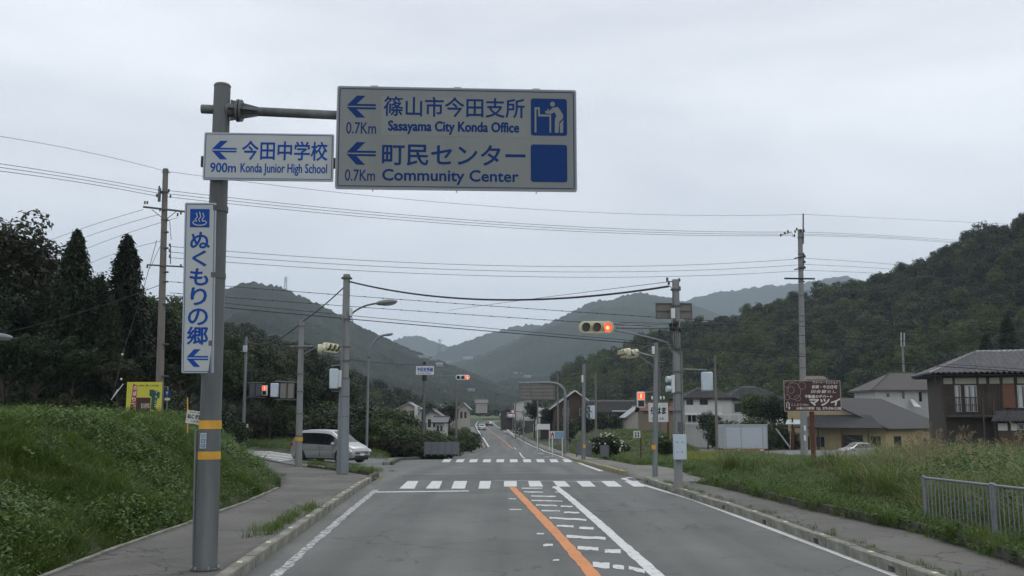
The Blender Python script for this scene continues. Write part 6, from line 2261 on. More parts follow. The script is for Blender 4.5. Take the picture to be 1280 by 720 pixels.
def on_slope(px, py_):
    best = None
    for S_ in (MT1, MT2):
        X_, Y_, Z_ = S_
        PX_ = CX + F * X_ / (Y_ * CP + (Z_ - H) * SP); PY_ = 360 - F * ((Z_ - H) * CP - Y_ * SP) / (Y_ * CP + (Z_ - H) * SP)
        e = (PX_ - px) ** 2 + (PY_ - py_) ** 2 + Y_ * .004
        k_ = np.unravel_index(e.argmin(), e.shape)
        if best is None or e[k_] < best[0]: best = (e[k_], float(Y_[k_]))
    return best[1]


for (x0, x1, b_, t_, y), lab in zip(HM, labs):
    if b_ < 480: y = on_slope((x0 + x1) / 2, b_ + 1) - 6
    small('distant_house', lab, x0, x1, y, (b_ + t_) / 2, t_, b_ + 1.2, mat('far_wall', (.28, .28, .27), .9), mat('far_roof', (.24, .25, .26), .8), 'x', False, d=14, found=-.4)
# lattice towers on the ridges
for (px, pt, pb2, y, lab) in [(357, 346, 362, 1400, 'thin lattice pylon on the crest of the left mountain'), (549.5, 424, 446, 1300, 'thin lattice pylon on the far central slope')]:
    o = empty('pylon', at(px, pb2, y), label=lab, cat='pylon')
    mb = MB()
    b0, t0 = at(px, pb2 + 4, y), at(px, pt, y)
    hh = (t0 - b0).length; wd = hh * .10
    for sx, sy in ((-1, -1), (1, -1), (1, 1), (-1, 1)): mb.tube([b0 + Vector((sx * wd, sy * wd, 0)), t0 + Vector((sx * wd * .25, sy * wd * .25, 0))], .30, 4)
    for k in range(6):
        z0_, z1_ = hh * k / 6, hh * (k + 1) / 6
        a, b = wd * (1 - .75 * k / 6), wd * (1 - .75 * (k + 1) / 6)
        mb.tube([b0 + Vector((-a, -a, z0_)), b0 + Vector((b, -b, z1_))], .2, 4); mb.tube([b0 + Vector((a, -a, z0_)), b0 + Vector((-b, -b, z1_))], .2, 4)
    mb.build('lattice', GALV, o)
    mb = MB()
    for f_ in (.7, .82, .94): mb.tube([b0 + Vector((-wd * 1.3, 0, hh * f_)), b0 + Vector((wd * 1.3, 0, hh * f_))], .25, 4)
    mb.each('crossarm', GALV, o)

# ================================================================== VEHICLES
CARG = mat('car_glass', (.012, .014, .016), .06, 0, spec=.9)
CHROME = mat('chrome', (.55, .56, .57), .2, 0, metal=.9)
TYRE = mat('tyre', (.018, .018, .019), .8, .1, 20)


def paintm(name, c): return mat(name, c, .28, .02, 3, metal=.35)


def car(label, loc, rz, body_m, S, wheels=(.78, 3.75), wr=.33, W=.85, glass=((.45, 3.45),), wind=(3.0, 3.85), rear=(.08, .36), scale=1.0, group=None, name='car', cat='car', mark=None, lights_on=False):
    """S: stations (x, z_sill, z_belt, z_top, half width factor, roof inset); x from the rear bumper"""
    o = empty(name, loc, rz, label, cat, group)
    M = wm(o)
    ring_n = 15
    V, FB, FG = [], [], []
    st = []
    for (x, zs, zb, zt, k, ri) in S:
        w = W * k
        wt = w - ri
        half = [(w * .90, zs), (w * .985, zs + (zb - zs) * .28), (w, zs + (zb - zs) * .62), (w * .975, zb), (wt + (w * .975 - wt) * .22, zb + (zt - zb) * .78), (wt * .90, zb + (zt - zb) * .965), (wt * .55, zt), (0, zt + .012)]
        r = half + [(-a, b) for a, b in reversed(half[:-1])]
        st.append([(x - 2.3, a, b) for a, b in r])
    for r in st: V += r
    n = ring_n
    for i in range(len(st) - 1):
        xa, xb = S[i][0], S[i + 1][0]
        for j in range(n - 1):
            f = (i * n + j, (i + 1) * n + j, (i + 1) * n + j + 1, i * n + j + 1)
            side = j in (3, 10)
            top = 4 <= j <= 9
            g = False
            if side:
                for a, b in glass:
                    if xa >= a - 1e-3 and xb <= b + 1e-3: g = True
            if top and j in (5, 6, 7, 8) and ((xa >= wind[0] - 1e-3 and xb <= wind[1] + 1e-3) or (xa >= rear[0] - 1e-3 and xb <= rear[1] + 1e-3)): g = True
            (FG if g else FB).append(f)
    FB += [tuple(range(n - 1, -1, -1)), tuple(range((len(st) - 1) * n, len(st) * n))]
    sc = Matrix.Scale(scale, 4)
    mb = MB(M @ sc); mb.add(V, FB); body = mb.build('body', body_m, o, smooth=35)
    used = sorted({i for f in FG for i in f}); mp_ = {v: k for k, v in enumerate(used)}
    cen = Vector((0, 0, .9))
    mb = MB(M @ sc); mb.add([V[i] for i in used], [tuple(mp_[i] for i in f) for f in FG]); mb.build('windows', CARG, o, smooth=35)
    # underside and arches
    MB(M @ sc).box(S[0][0] - 2.2, S[-1][0] - 2.45, -W * .8, W * .8, .16, .5).build('underbody', BLACK, o)
    for x in wheels:
        for sd in (-1, 1):
            xx = x - 2.3
            MB(M @ sc).cyl((xx, sd * (W * .80), wr + .03), (xx, sd * (W + .004), wr + .03), wr * 1.16, wr * 1.16, 24).build('wheel_arch', BLACK, o)
            wh_ = MB(M @ sc).cyl((xx, sd * W * .74, wr), (xx, sd * (W + .012), wr), wr, wr, 24).build('wheel', TYRE, o, bevel=.02)
            MB(M @ sc).cyl((xx, sd * W * .9, wr), (xx, sd * (W + .016), wr), wr * .66, wr * .66, 20).build('rim', CHROME, wh_)
            mb = MB(M @ sc)
            for k in range(5):
                a = k * 1.2566 + .3
                mb.cyl((xx + math.cos(a) * wr * .42, sd * (W + .012), wr + math.sin(a) * wr * .42), (xx + math.cos(a) * wr * .42, sd * (W + .019), wr + math.sin(a) * wr * .42), wr * .14, wr * .14, 6)
            mb.build('rim_hole', BLACK, wh_)
    return o, M @ sc


SILVER = paintm('silver_paint', (.36, .37, .38))
VAN = [(0, .30, .86, .92, .90, .03), (.03, .28, .95, 1.06, .955, .06), (.10, .27, 1.00, 1.22, .975, .09), (.38, .26, 1.02, 1.66, .99, .16), (.62, .25, 1.02, 1.73, 1, .19), (1.05, .24, 1.01, 1.765, 1, .20), (1.9, .24, .99, 1.77, 1, .20), (2.5, .24, .97, 1.75, 1, .21),
       (2.92, .24, .96, 1.68, 1, .22), (3.30, .24, .95, 1.44, 1, .22), (3.78, .25, .94, 1.10, .99, .16), (4.10, .26, .86, .98, .965, .14), (4.35, .27, .78, .89, .93, .14), (4.52, .28, .68, .77, .86, .16), (4.60, .32, .58, .62, .76, .16)]
pv_ = G(413, 577.5); pv_.z += .0
vy = pv_.y
o, MV = car('silver minivan driving out of the side street behind the lamp pole', tuple(pv_), math.radians(-33), SILVER, VAN, glass=((.38, 3.78),), wind=(2.92, 3.78), rear=(.10, .38), name='minivan', cat='minivan')
mb = MB(MV)
for sd in (-1, 1):
    mb.prism([(1.90, .80), (2.14, .73), (2.27, .62), (2.20, .57), (1.95, .63), (1.82, .74)], *((-.825, -.60) if sd < 0 else (.60, .825)))
mb.each('headlight', mat('headlight_glass', (.55, .57, .58), .1, 0, spec=.8), o)
mb = MB(MV); mb.box(2.20, 2.318, -.50, .50, .50, .625); mb.build('grille', BLACK, o, bevel=.02)
mb = MB(MV); mb.box(2.2, 2.322, -.56, .56, .33, .41); mb.build('lower_intake', BLACK, o, bevel=.02)
mb = MB(MV); mb.box(2.29, 2.335, -.165, .165, .40, .52); pl_ = mb.build('number_plate', WHITE, o)
mb = MB(MV); mb.tube([(2.322, -.46, .57), (2.326, 0, .575), (2.322, .46, .57)], .013, 6); mb.build('grille_bar', CHROME, o)
for sd in (-1, 1):
    MB(MV).ell((1.05, sd * .98, 1.02), (.09, .12, .09), 12, 8).build('mirror', SILVER, o)
    mb = MB(MV)
    for x in (-.02, .95, -1.35): mb.box(x, x + .012, sd * .845 - .008, sd * .845 + .008, .32, .97)
    mb.box(-1.3, .9, sd * .842 - .008, sd * .842 + .008, .70, .712)
    mb.each('door_seam', DARKG, o)
    mb = MB(MV)
    for x in (.12, -.22): mb.box(x, x + .16, sd * .86 - .02, sd * .86 + .02, .80, .825)
    mb.each('door_handle', CHROME, o)
    MB(MV).box(-2.26, -2.12, sd * .80 - .05, sd * .80 + .02, .88, 1.05).build('tail_light', mat('tail_red', (.35, .02, .02), .3), o)
mb = MB(MV); mb.box(1.40, 1.44, -.55, .3, 1.03, 1.045); mb.build('wiper', BLACK, o)

SED = [(0, .32, .70, .78, .86, .06), (.06, .28, .80, .90, .93, .08), (.55, .25, .86, .98, .98, .12), (.95, .24, .88, 1.02, 1, .14), (1.35, .24, .88, 1.36, 1, .24), (1.75, .24, .88, 1.43, 1, .26), (2.4, .24, .86, 1.44, 1, .26), (2.75, .24, .85, 1.38, 1, .26), (3.35, .25, .83, .98, .99, .16), (3.9, .26, .76, .86, .97, .14),
       (4.25, .28, .68, .76, .92, .14), (4.45, .34, .56, .60, .80, .16)]
cs = at(1072, 556, 95); cs.z = gz(cs.x, cs.y) - .12
o, MS_ = car('silver saloon car parked by the yellow shop behind tall grass', tuple(cs), math.radians(200), SILVER, SED, wheels=(.82, 3.45), wr=.31, glass=((.95, 3.35),), wind=(2.75, 3.35), rear=(.95, 1.35), scale=.93)
mb = MB(MS_)
for x in (-.15, .55): mb.box(x, x + .03, -.86, .86, .88, 1.3)
for sd in (-1, 1): MB(MS_).box(1.75, 2.12, sd * .72 - .1, sd * .72 + .1, .60, .70).build('headlight', MATS['headlight_glass'], o)
c1 = G(602, 537.6)
o, M_ = car('white car driving away on the far bend', (c1.x, c1.y, c1.z), math.radians(90 + 8), paintm('white_paint', (.55, .56, .57)), SED, wheels=(.82, 3.45), wr=.31, glass=((.95, 3.35),), wind=(2.75, 3.35), rear=(.95, 1.35), scale=1.08)
for sd in (-1, 1): MB(M_).box(-2.31, -2.2, sd * .62 - .14, sd * .62 + .14, .68, .80).build('tail_light', MATS['tail_red'], o)
c2 = G(611.5, 532.6)
o, M_ = car('dark car coming round the far bend', (c2.x, c2.y, c2.z), math.radians(-90 + 10), paintm('dark_paint', (.03, .032, .035)), SED, wheels=(.82, 3.45), wr=.31, glass=((.95, 3.35),), wind=(2.75, 3.35), rear=(.95, 1.35), scale=1.1)
for px, py_, y, rz, c, lab in [(637, 523.5, 260, 100, (.55, .56, .57), 'white car parked at the far yard before the warehouse'), (630, 522, 285, 80, (.3, .31, .32), 'grey car parked beside the dark little shed')]:
    p = at(px, py_, y)
    car(lab, tuple(p), math.radians(rz), paintm('parked_paint_%d' % y, c), SED, wheels=(.82, 3.45), wr=.31, glass=((.95, 3.35),), wind=(2.75, 3.35), rear=(.95, 1.35), scale=1.15)

# ---- white truck body standing behind the grass
tk = at(932, 562, 88)
t_o = empty('box_truck', (tk.x, tk.y, gz(tk.x, tk.y)), label='boxy white truck body with red stripe below standing in the yard', cat='truck')
MTk, wTk, hTk = fit(905.5, 561, 959.5, 531, 88, Vector((math.cos(.05), math.sin(.05), 0)))
bx = MB(MTk).box(0, wTk, 0, 2.1, 0, hTk).build('cargo_box', mat('truck_white_blue', (.42, .47, .51), .5, .06), t_o, bevel=.02)
mb = MB(MTk)
for a, b, c, d in ((-.03, .22, -.02, hTk), (wTk - .45, wTk - .33, 0, hTk), (wTk - .06, wTk + .03, -.02, hTk), (wTk * .40 - .03, wTk * .40 + .03, 0, hTk)): mb.box(a, b, -.04, .0, c, d)
mb.box(-.05, wTk + .05, -.06, .02, hTk - .1, hTk + .05)
mb.each('box_frame', ALU, bx)
mb = MB(MTk); mb.box(0, wTk * .95, -.02, .06, -.26, -.03); mb.build('red_stripe', mat('orange_red', (.45, .08, .03), .6), t_o)
mb = MB(MTk); mb.box(wTk * .3, wTk * .38, -.03, .03, -.22, -.05); mb.box(wTk * .82, wTk * .9, -.03, .03, -.22, -.05); mb.each('white_mark', WHITE, t_o)
mb = MB(MTk); mb.box(.2, wTk - .2, .3, 1.8, -.5, -.03); mb.build('chassis', BLACK, t_o)
for x in (.7, wTk - .8):
    for y in (.15, 1.75): MB(MTk).cyl((x, y, -.55), (x, y + .22, -.55), .33, .33, 18).build('wheel', TYRE, t_o)

# ---- shrub with white flowers
def shrub(label, px, top, y, r, h0, m, seed, flowers=0, name='flowering_shrub'):
    x = (px - CX) / F * y; z = gz(x, y)
    o = empty(name, (x, y, z), label=label, cat='shrub')
    h = at(px, top, y).z - z
    q = crown(seed, (r, r, h * .55), 26, 70, .16, h * .48, cr=.36)
    c = quadmesh('foliage', q, m, True); c.parent = o; WM[c.name] = wm(o)
    MB(wm(o)).tube([(0, 0, -.2), (.1, 0, h * .5)], .06, 6).build('stem', BARK, o)
    if flowers:
        rs = np.random.RandomState(seed)
        P = rnd_dirs(rs, flowers); P = P[(P[:, 1] < .3) & (P[:, 2] > -.2)]
        mb = MB(wm(o))
        for p in P:
            c_ = p * np.array([r, r, h * .55]) * rs.uniform(.9, 1.05) + np.array([0, 0, h * .48])
            mb.ell(tuple(c_), (.065, .065, .05), 6, 4)
        f_ = mb.build('flowers', mat('white_petals', (.65, .62, .5), .7), o); f_['kind'] = 'stuff'
    return o


shrub('round dark shrub covered in white flowers beside the grey panels', 757, 543, 62, 1.25, 1, LG_DARK, 31, 70)
shrub('small flowering shrub at the foot of the white shop board', 829, 545, 56, .6, 1, LG_MID, 32, 14)
shrub('reddish brown bush beside the far bend of the road', 649, 523, 200, 2.2, 1, LG_BROWN, 33, name='bush')
# small yellowish roadside stones at the left corner and a fallen twig
rr = random.Random(4)
st_c = G(463, 598, .12)
for k in range(7):
    p = st_c + Vector((rr.uniform(-.35, .35), rr.uniform(-.3, .3), .02))
    s_ = rr.uniform(.03, .07)
    o = MB().ell((0, 0, 0), (s_, s_ * .8, s_ * .55), 8, 6).build('stone', mat('ochre_stone', (.3, .23, .12), .9, .25, 8), None)
    o.location = p
    tag(o, 'ochre stone in the broken corner of the left kerb', 'stone', 'stones in the broken kerb corner')


# rounded corner of low worn kerb stones at the end of the left kerb
def stones_along(parent, pts, m, w=.15, h=.06, n_per=1.0):
    for i in range(len(pts) - 1):
        a, b = pts[i], pts[i + 1]
        d = b - a; L_ = d.length
        M = Matrix.Translation(a) @ Matrix.Rotation(math.atan2(d.y, d.x), 4, 'Z')
        MB(M).box(.01, L_ - .01, -.01, w, -.3, h * (1 - .5 * i / len(pts))).build('kerb_stone', m, parent, bevel=.012)


k7 = empty('kerb', label='low worn kerb stones rounding the left corner by the lamp pole', cat='kerb')
k7['kind'] = 'structure'
y_ = 31.1
c_ = [Vector((XL(y_), y_, 0)), G(468, 598.6), G(473, 596.2), G(473, 594.3), G(466, 592.9), G(452, 591.6), G(436, 590.2), G(410, 587), G(388, 584)]
stones_along(k7, c_, KERBD, .16, .16)
patch('gutter', [(452, 612), (462, 603.5), (474, 598.5), (478, 595), (500, 594.5), (494, 598), (478, 604), (464, 611)], mat('gutter_concrete', (.15, .145, .125), .9, .25, 2, bump=.4, bscale=30), dz=.003)

cx_ = (102 - CX) / F * 46
o, M_ = car('white car whose roof just shows over the left bank beside the billboard', (cx_, 46, at(102, 512.5, 46).z - 1.45), math.radians(180), paintm('white_paint', (.55, .56, .57)), SED, wheels=(.82, 3.45), wr=.31, glass=((.95, 3.35),), wind=(2.75, 3.35), rear=(.95, 1.35))
# ================================================================== GRASS AND WEEDS
def blades(seed, n, h, w, spread, bend=.5, seg=3, hv=.35):
    r = np.random.RandomState(seed)
    out_ = []
    for _ in range(n):
        a = r.uniform(0, 6.28); d = np.array([math.cos(a), math.sin(a), 0]); sd = np.array([-d[1], d[0], 0])
        b = np.append(r.normal(0, spread, 2), 0)
        hh = h * r.uniform(1 - hv, 1 + hv * .6); bb = bend * r.uniform(.2, 1.3) * hh
        prev = None
        for k in range(seg + 1):
            t = k / seg
            c = b + d * bb * t ** 2 + np.array([0, 0, 1]) * hh * (t - .28 * t ** 3 * bend * 1.5)
            ww = w * (1 - t ** 1.6) * .5 + .0008
            L_, R_ = c - sd * ww, c + sd * ww
            if prev is not None: out_.append(np.array([prev[0], prev[1], R_, L_]))
            prev = (L_, R_)
    return np.array(out_)


def weed(seed, stems=7, h=.32, leaf=.085, per=7, spread=.12):
    """leafy weed: stems with spreading pointed leaves"""
    r = np.random.RandomState(seed)
    P, N, D = [], [], []
    for _ in range(stems):
        b = np.append(r.normal(0, spread, 2), 0); lean = np.append(r.normal(0, .13, 2), 0); hh = h * r.uniform(.5, 1.15)
        for k in range(per):
            t = (k + 1) / per
            a = r.uniform(0, 6.28); o = np.array([math.cos(a), math.sin(a), 0])
            P.append(b + lean * t + np.array([0, 0, hh * t ** .8]) + o * leaf * .55)
            nn = np.array([0, 0, 1.]) + o * r.uniform(.1, .6) + r.normal(0, .18, 3)
            N.append(nn / np.linalg.norm(nn)); D.append(o + np.array([0, 0, -.3]))
    P, N, D = map(np.array, (P, N, D))
    return leaf_quads(P, N, leaf, r, .62, droop=D)


def plume(seed, n, h):
    """feathery seed heads on thin stalks"""
    r = np.random.RandomState(seed)
    out_ = []
    for _ in range(n):
        a = r.uniform(0, 6.28); d = np.array([math.cos(a), math.sin(a), 0]); b = np.append(r.normal(0, .15, 2), 0)
        hh = h * r.uniform(.85, 1.15)
        sd = np.array([-d[1], d[0], 0])
        for k in range(3):
            c0 = b + d * .12 * (k / 3) ** 2 + np.array([0, 0, hh * k / 3]); c1 = b + d * .12 * ((k + 1) / 3) ** 2 + np.array([0, 0, hh * (k + 1) / 3])
            out_.append(np.array([c0 - sd * .003, c0 + sd * .003, c1 + sd * .003, c1 - sd * .003]))
        top = b + d * .12 + np.array([0, 0, hh])
        for k in range(16):
            t = r.uniform(0, 1)
            base = top + (d * .16 * t ** 1.5 + np.array([0, 0, 1]) * (.24 * t - .1 * t * t))
            e = rnd_dirs(r, 1)[0] * .5 + d * .4 + np.array([0, 0, .5]); e /= np.linalg.norm(e)
            s2 = np.cross(e, rnd_dirs(r, 1)[0]); s2 /= np.linalg.norm(s2)
            l = r.uniform(.05, .10)
            out_.append(np.array([base - s2 * .006, base + s2 * .006, base + e * l + s2 * .003, base + e * l - s2 * .003]))
    return np.array(out_)


G_WEED = leafmat('weed_leaves', [(.025, .055, .009), (.050, .100, .016), (.082, .148, .025), (.125, .20, .04)], .3, .5)
G_WEED2 = leafmat('weed_leaves_pale', [(.038, .074, .015), (.068, .120, .026), (.105, .17, .038), (.155, .23, .06)], .3, .5)
G_GRASS = leafmat('grass_blades', [(.036, .07, .012), (.066, .115, .018), (.10, .16, .025), (.15, .205, .04)], .35, .5)
G_TALL = leafmat('tall_grass_blades', [(.055, .085, .018), (.095, .135, .028), (.15, .19, .045), (.22, .25, .08)], .35, .5)
G_RICE = leafmat('ripening_rice', [(.10, .13, .022), (.16, .19, .03), (.22, .24, .04), (.28, .27, .06)], .35, .5)
G_PLUME = leafmat('seed_plumes', [(.17, .14, .08), (.23, .19, .11), (.30, .25, .15), (.38, .32, .21)], .35, .7)
G_DRY = leafmat('dry_grass', [(.10, .08, .035), (.16, .13, .06), (.22, .18, .09), (.27, .23, .12)], .3, .6)

weeds = proto('weed_kinds', [quadmesh('w_a', weed(1, 8, .30, .068, 9), G_WEED), quadmesh('w_b', weed(2, 11, .22, .055, 8, .15), G_WEED), quadmesh('w_c', weed(3, 7, .38, .085, 9, .13), G_WEED2),
                             quadmesh('w_d', blades(4, 26, .34, .011, .10, .7), G_GRASS), quadmesh('w_e', blades(5, 22, .50, .012, .10, .8), G_GRASS), quadmesh('w_f', weed(6, 12, .16, .04, 8, .18), G_WEED2)])
talls = proto('tall_grass_kinds', [quadmesh('t_a', blades(7, 55, 1.25, .017, .16, .75, 4), G_TALL), quadmesh('t_b', blades(8, 45, 1.0, .015, .18, .9, 4), G_GRASS), quadmesh('t_c', plume(9, 7, 1.35), G_PLUME),
                                   quadmesh('t_d', weed(10, 12, 1.0, .085, 18, .22), G_WEED), quadmesh('t_e', blades(12, 40, 1.1, .016, .2, .8, 4), G_DRY), quadmesh('t_f', weed(13, 12, .8, .09, 16, .28), G_WEED2)])
rices = proto('rice_kinds', [quadmesh('r_a', blades(14, 60, .6, .012, .2, .6), G_RICE), quadmesh('r_b', blades(15, 60, .55, .012, .2, .6), G_GRASS)])


def in_region(fn, n, r, x0, x1, y0, y1, p=1.0):
    """random places; density falls off with distance from the camera as y**-p"""
    u = r.uniform(0, 1, n)
    Y = y0 * (y1 / y0) ** u if p == 1 else r.uniform(y0, y1, n)
    X = r.uniform(x0, x1, n)
    k = fn(X, Y)
    return X[k], Y[k]


def lay(name, coll, X, Y, r, s0, s1, pick, label, dz=-.02, grow=None):
    Z = GZ(X, Y) + dz
    n = len(X)
    s = r.uniform(s0, s1, n)
    if grow is not None: s = s * grow(X, Y)
    ix = pick(X, Y, r)
    return scatter(name, coll, np.stack([X, Y, Z], 1), s, ix, r.uniform(0, 6.28, n), r.normal(0, .12, (n, 2)), label=label)


RG = np.random.RandomState(5)
bsd = lambda X, Y: poly_sd(bank_poly, X, Y)


def pick_bank(X, Y, r):
    n = nz2(X, Y, 1.3, 41) + .4 * r.normal(size=len(X))
    g = r.rand(len(X))
    k = np.where(n > .75, np.where(g < .6, 2, 0), np.where(n > .1, np.where(g < .4, 0, np.where(g < .7, 1, 3)), np.where(g < .6, 3, 4)))
    return np.where(r.rand(len(X)) < .18, 5, k)


def gr(X, Y): return (.9 + .28 * nz2(X, Y, 1.6, 44)) * np.interp(bsd(X, Y), [-.2, .15, .6, 1.5], [.25, .45, .8, 1.1]) * np.interp(Y, [10, 25, 50], [.85, 1.0, 1.35])


X, Y = in_region(lambda X, Y: (bsd(X, Y) > -.12) & (X > -.62 * Y - 1.5), 60000, RG, -22, -4, 8, 46)
d_ = bsd(X, Y); keep = (d_ < 9)
lay('weeds', weeds, X[keep], Y[keep], RG, .75, 1.25, pick_bank, 'leafy green weeds and grass smothering the left roadside bank', -.03, gr)
# beyond the bank crest, coarse
X, Y = in_region(lambda X, Y: (bsd(X, Y) > 4) & (X > -.62 * Y - 2), 4000, RG, -50, -12, 28, 72, 0)
lay('weeds', talls, X, Y, RG, .3, .6, lambda X, Y, r: r.choice([1, 3, 5], len(X)), 'tall weeds on top of the left bank below the wood')


# right verge
def rightok(X, Y):
    xr = np.interp(Y, yk_, rk)
    return (X > xr + .15) & (X < .62 * Y + 2)


YARD = [tuple(G(862, 566).xy), tuple(G(1075, 580).xy), tuple(G(1130, 576).xy), tuple(G(1100, 560).xy), tuple(G(862, 562.5).xy)]
yard_sd = lambda X, Y: poly_sd(YARD, X, Y)


def pick_right(X, Y, r):
    n = nz2(X, Y, 2.6, 52); g = r.rand(len(X)); px = CX + F * X / Y
    k = np.where(n > .35, np.where(g < .55, 0, 1), np.where(n > -.35, np.where(g < .5, 1, 3), np.where(g < .5, 5, 3)))
    tan_ = np.interp(px, [990, 1060, 1150, 1190], [0, 1, 1, .2])
    k = np.where(r.rand(len(X)) < (.012 + .10 * tan_) * (.5 + (n > 0)), 2, k)
    k = np.where(r.rand(len(X)) < .12 * tan_, 4, k)
    return k


def gr2(X, Y):
    px = CX + F * X / Y
    xr = np.interp(Y, yk_, rk)
    s = np.interp(px, [880, 905, 950, 985, 1030, 1110, 1150, 1280], [.3, .6, .62, .40, .40, .48, .85, .9]) * np.interp(X - xr, [0, .5, 1.6, 3], [.22, .35, .8, 1])
    s = s * np.interp(X - xr, [0, 12, 16, 30], [1, 1, .85, .7])
    return s * (1 + .16 * nz2(X, Y, 2.0, 61))


X, Y = in_region(lambda X, Y: rightok(X, Y) & (X > .20 * Y) & (yard_sd(X, Y) < 0), 13000, RG, 5, 34, 12, 62)
lay('tall_grass', talls, X, Y, RG, .7, 1.15, pick_right, 'rank green and tawny tall grass with feathery plumes behind the right sidewalk', -.03, gr2)
X, Y = in_region(lambda X, Y: rightok(X, Y) & (X < .24 * Y + 6) & (yard_sd(X, Y) < 0), 22000, RG, 2, 16, 10, 60)
lay('grass', weeds, X, Y, RG, .6, 1.1, lambda X, Y, r: r.choice([3, 4, 3, 0, 1], len(X)), 'short green grass along the back of the right sidewalk', -.02,
    lambda X, Y: np.interp(X - np.interp(Y, yk_, rk), [0, .4, 2], [.5, .8, 1.0]))
# big arching tussocks
tus = proto('tussock_kinds', [quadmesh('s_a', blades(71, 130, 1.75, .020, .22, .95, 5), G_TALL), quadmesh('s_b', blades(72, 110, 1.5, .018, .25, .8, 5), G_GRASS), quadmesh('s_c', blades(73, 90, 1.6, .018, .22, 1.0, 5), G_DRY)])
TP, TS, TI = [], [], []
for (x0, x1, py0, py1, n, s0, s1, w) in [(905, 962, 585, 604, 16, .45, .75, (0, 1)), (1040, 1100, 600, 640, 14, .5, .75, (0, 0, 1, 2)), (1095, 1150, 590, 640, 18, .6, .95, (0, 0, 1, 2)), (1110, 1160, 610, 645, 10, .6, .9, (0, 1)), (1160, 1290, 575, 610, 26, .7, 1.0, (0, 1, 1, 2)), (975, 1050, 585, 610, 12, .35, .6, (1, 0))]:
    for _ in range(n):
        g = G(RG.uniform(x0, x1), RG.uniform(py0, py1))
        if g.x < float(np.interp(g.y, yk_, rk)) + .7: continue
        TP.append((g.x, g.y, gz(g.x, g.y) - .03)); TS.append(RG.uniform(s0, s1)); TI.append(RG.choice(w))
TP = np.array(TP); TS = np.array(TS)
scatter('tussocks', tus, TP, TS, TI, RG.uniform(0, 6.28, len(TP)), RG.normal(0, .08, (len(TP), 2)), label='large arching tussocks of pale reed grass rising from the right verge')
# middle distance meadow right of the far road
X, Y = in_region(lambda X, Y: rightok(X, Y) & (X < .31 * Y) & (yard_sd(X, Y) < -1), 16000, RG, 0, 42, 46, 150, 0)
lay('meadow', talls, X, Y, RG, .25, .42, lambda X, Y, r: r.choice([1, 1, 0, 3], len(X)), 'green meadow grass between the far kerb and the farmhouse')
# ripening rice strip
RICE = [tuple(G(852, 585).xy), tuple(G(858, 571).xy), tuple(G(912, 571).xy), tuple(G(905, 590).xy)]
X, Y = in_region(lambda X, Y: (poly_sd(RICE, X, Y) > 0), 9000, RG, 4, 16, 30, 62, 0)
lay('rice', rices, X, Y, RG, .6, .95, lambda X, Y, r: r.choice([0, 0, 0, 1], len(X)), 'yellow green strip of ripening grass beside the yard')
# left far verge, between street and thicket
X, Y = in_region(lambda X, Y: (X < np.interp(Y, yk_, lk) - .2) & (poly_sd(side_poly, X, Y) < -.4) & (X > -.20 * Y) & (poly_sd(bank_poly, X, Y) < 0) & (poly_sd(apron, X, Y) < -.2), 9000, RG, -22, 0, 50, 110, 0)
lay('verge_grass', talls, X, Y, RG, .22, .42, lambda X, Y, r: r.choice([1, 1, 0, 3, 5], len(X)), 'bright grass verge between the side street and the thicket')
X, Y = in_region(lambda X, Y: (poly_sd(side_poly, X, Y) < -.5) & (X > -.36 * Y) & (X < -.16 * Y) & (poly_sd(bank_poly, X, Y) < 0) & (poly_sd(apron, X, Y) < -.2), 6000, RG, -34, -9, 60, 100, 0)
lay('verge_grass', talls, X, Y, RG, .3, .6, lambda X, Y, r: r.choice([1, 3, 5], len(X)), 'weedy verge on the far side of the side street')
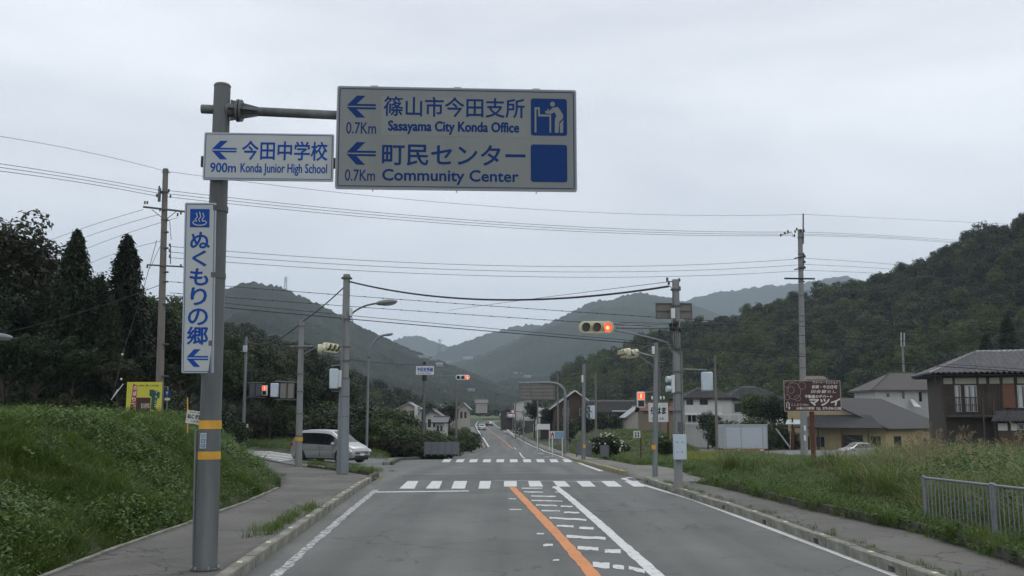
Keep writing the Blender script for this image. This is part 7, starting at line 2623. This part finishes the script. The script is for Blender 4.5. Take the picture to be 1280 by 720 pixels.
# tufts pushing through the left sidewalk beside the kerb, and along edges
TU = []
for (xa, ya, xb, yb, n, wd) in [(322, 672, 392, 634, 90, .22), (385, 578.5, 420, 583, 110, .5), (422, 582, 472, 590, 150, .7), (345, 592, 352, 606, 6, .2)]:
    A, B = G(xa, ya, .15), G(xb, yb, .15)
    for _ in range(n):
        p = A.lerp(B, RG.uniform(0, 1)); TU.append((p.x + RG.normal(0, wd * .5), p.y + RG.normal(0, wd * .5), p.z - .02))
TU = np.array(TU)
scatter('kerb_grass', weeds, TU, RG.uniform(.3, .62, len(TU)), RG.choice([3, 4, 3, 5], len(TU)), RG.uniform(0, 6.28, len(TU)), RG.normal(0, .1, (len(TU), 2)), label='grass tufts pushing through the left sidewalk along the kerb')
TU = []
for _ in range(150):
    y = RG.uniform(12, 30); w_ = xo(y) - XR(y)
    e = RG.choice([.22, w_ - .1, .3]) + RG.normal(0, .07)
    TU.append((XR(y) + e, y, KH - .01))
TU = np.array(TU)
scatter('kerb_grass', weeds, TU, RG.uniform(.12, .42, len(TU)), RG.choice([3, 5, 3], len(TU)), RG.uniform(0, 6.28, len(TU)), RG.normal(0, .1, (len(TU), 2)), label='small weeds in the cracks of the right sidewalk')
TU = []
for _ in range(420):
    y = RG.uniform(11, 26.5)
    TU.append((xo(y) + RG.uniform(-.06, .3), y, T(0, y) + KH + RG.choice([0, .1, .12])))
TU = np.array(TU)
scatter('spilling_grass', weeds, TU, RG.uniform(.3, .8, len(TU)), RG.choice([3, 4, 3, 1, 0], len(TU)), RG.uniform(0, 6.28, len(TU)), RG.normal(0, .25, (len(TU), 2)), label='grass and weeds spilling over the low dark kerb at the right')
# fields
for nm, pts, col in [('rice_field', [(560, 519), (650, 519), (640, 514.5), (575, 514.5)], (.28, .26, .05)), ('rice_field', [(585, 524), (632, 524), (640, 520), (570, 520)], (.07, .11, .03))]:
    patch(nm, pts, mat('field_' + str(len(MATS)), col, .95, .2, .05), dz=.25)
patch('yard', [(v[0], v[1], 0) for v in YARD], mat('yard_asphalt', (.15, .152, .155), .9, .12, .5), dz=.22)

# ================================================================== AIR
hz = MB()
hz.box(-9500, 9500, -400, 9700, -3.7, 1250)
hm_ = bpy.data.materials.new('haze_air'); hm_.use_nodes = True
n_, l_ = hm_.node_tree.nodes, hm_.node_tree.links
n_.remove(n_['Principled BSDF'])
pv = n_.new('ShaderNodeVolumePrincipled')
pv.inputs['Density'].default_value = 0.00017
pv.inputs['Color'].default_value = (.78, .89, 1.0, 1)
pv.inputs['Anisotropy'].default_value = 0.0
l_.new(pv.outputs['Volume'], n_['Material Output'].inputs['Volume'])
hzo = hz.build('haze', hm_, None, smooth=0)
tag(hzo, kind='stuff', label='thin pale blue haze in the valley air')
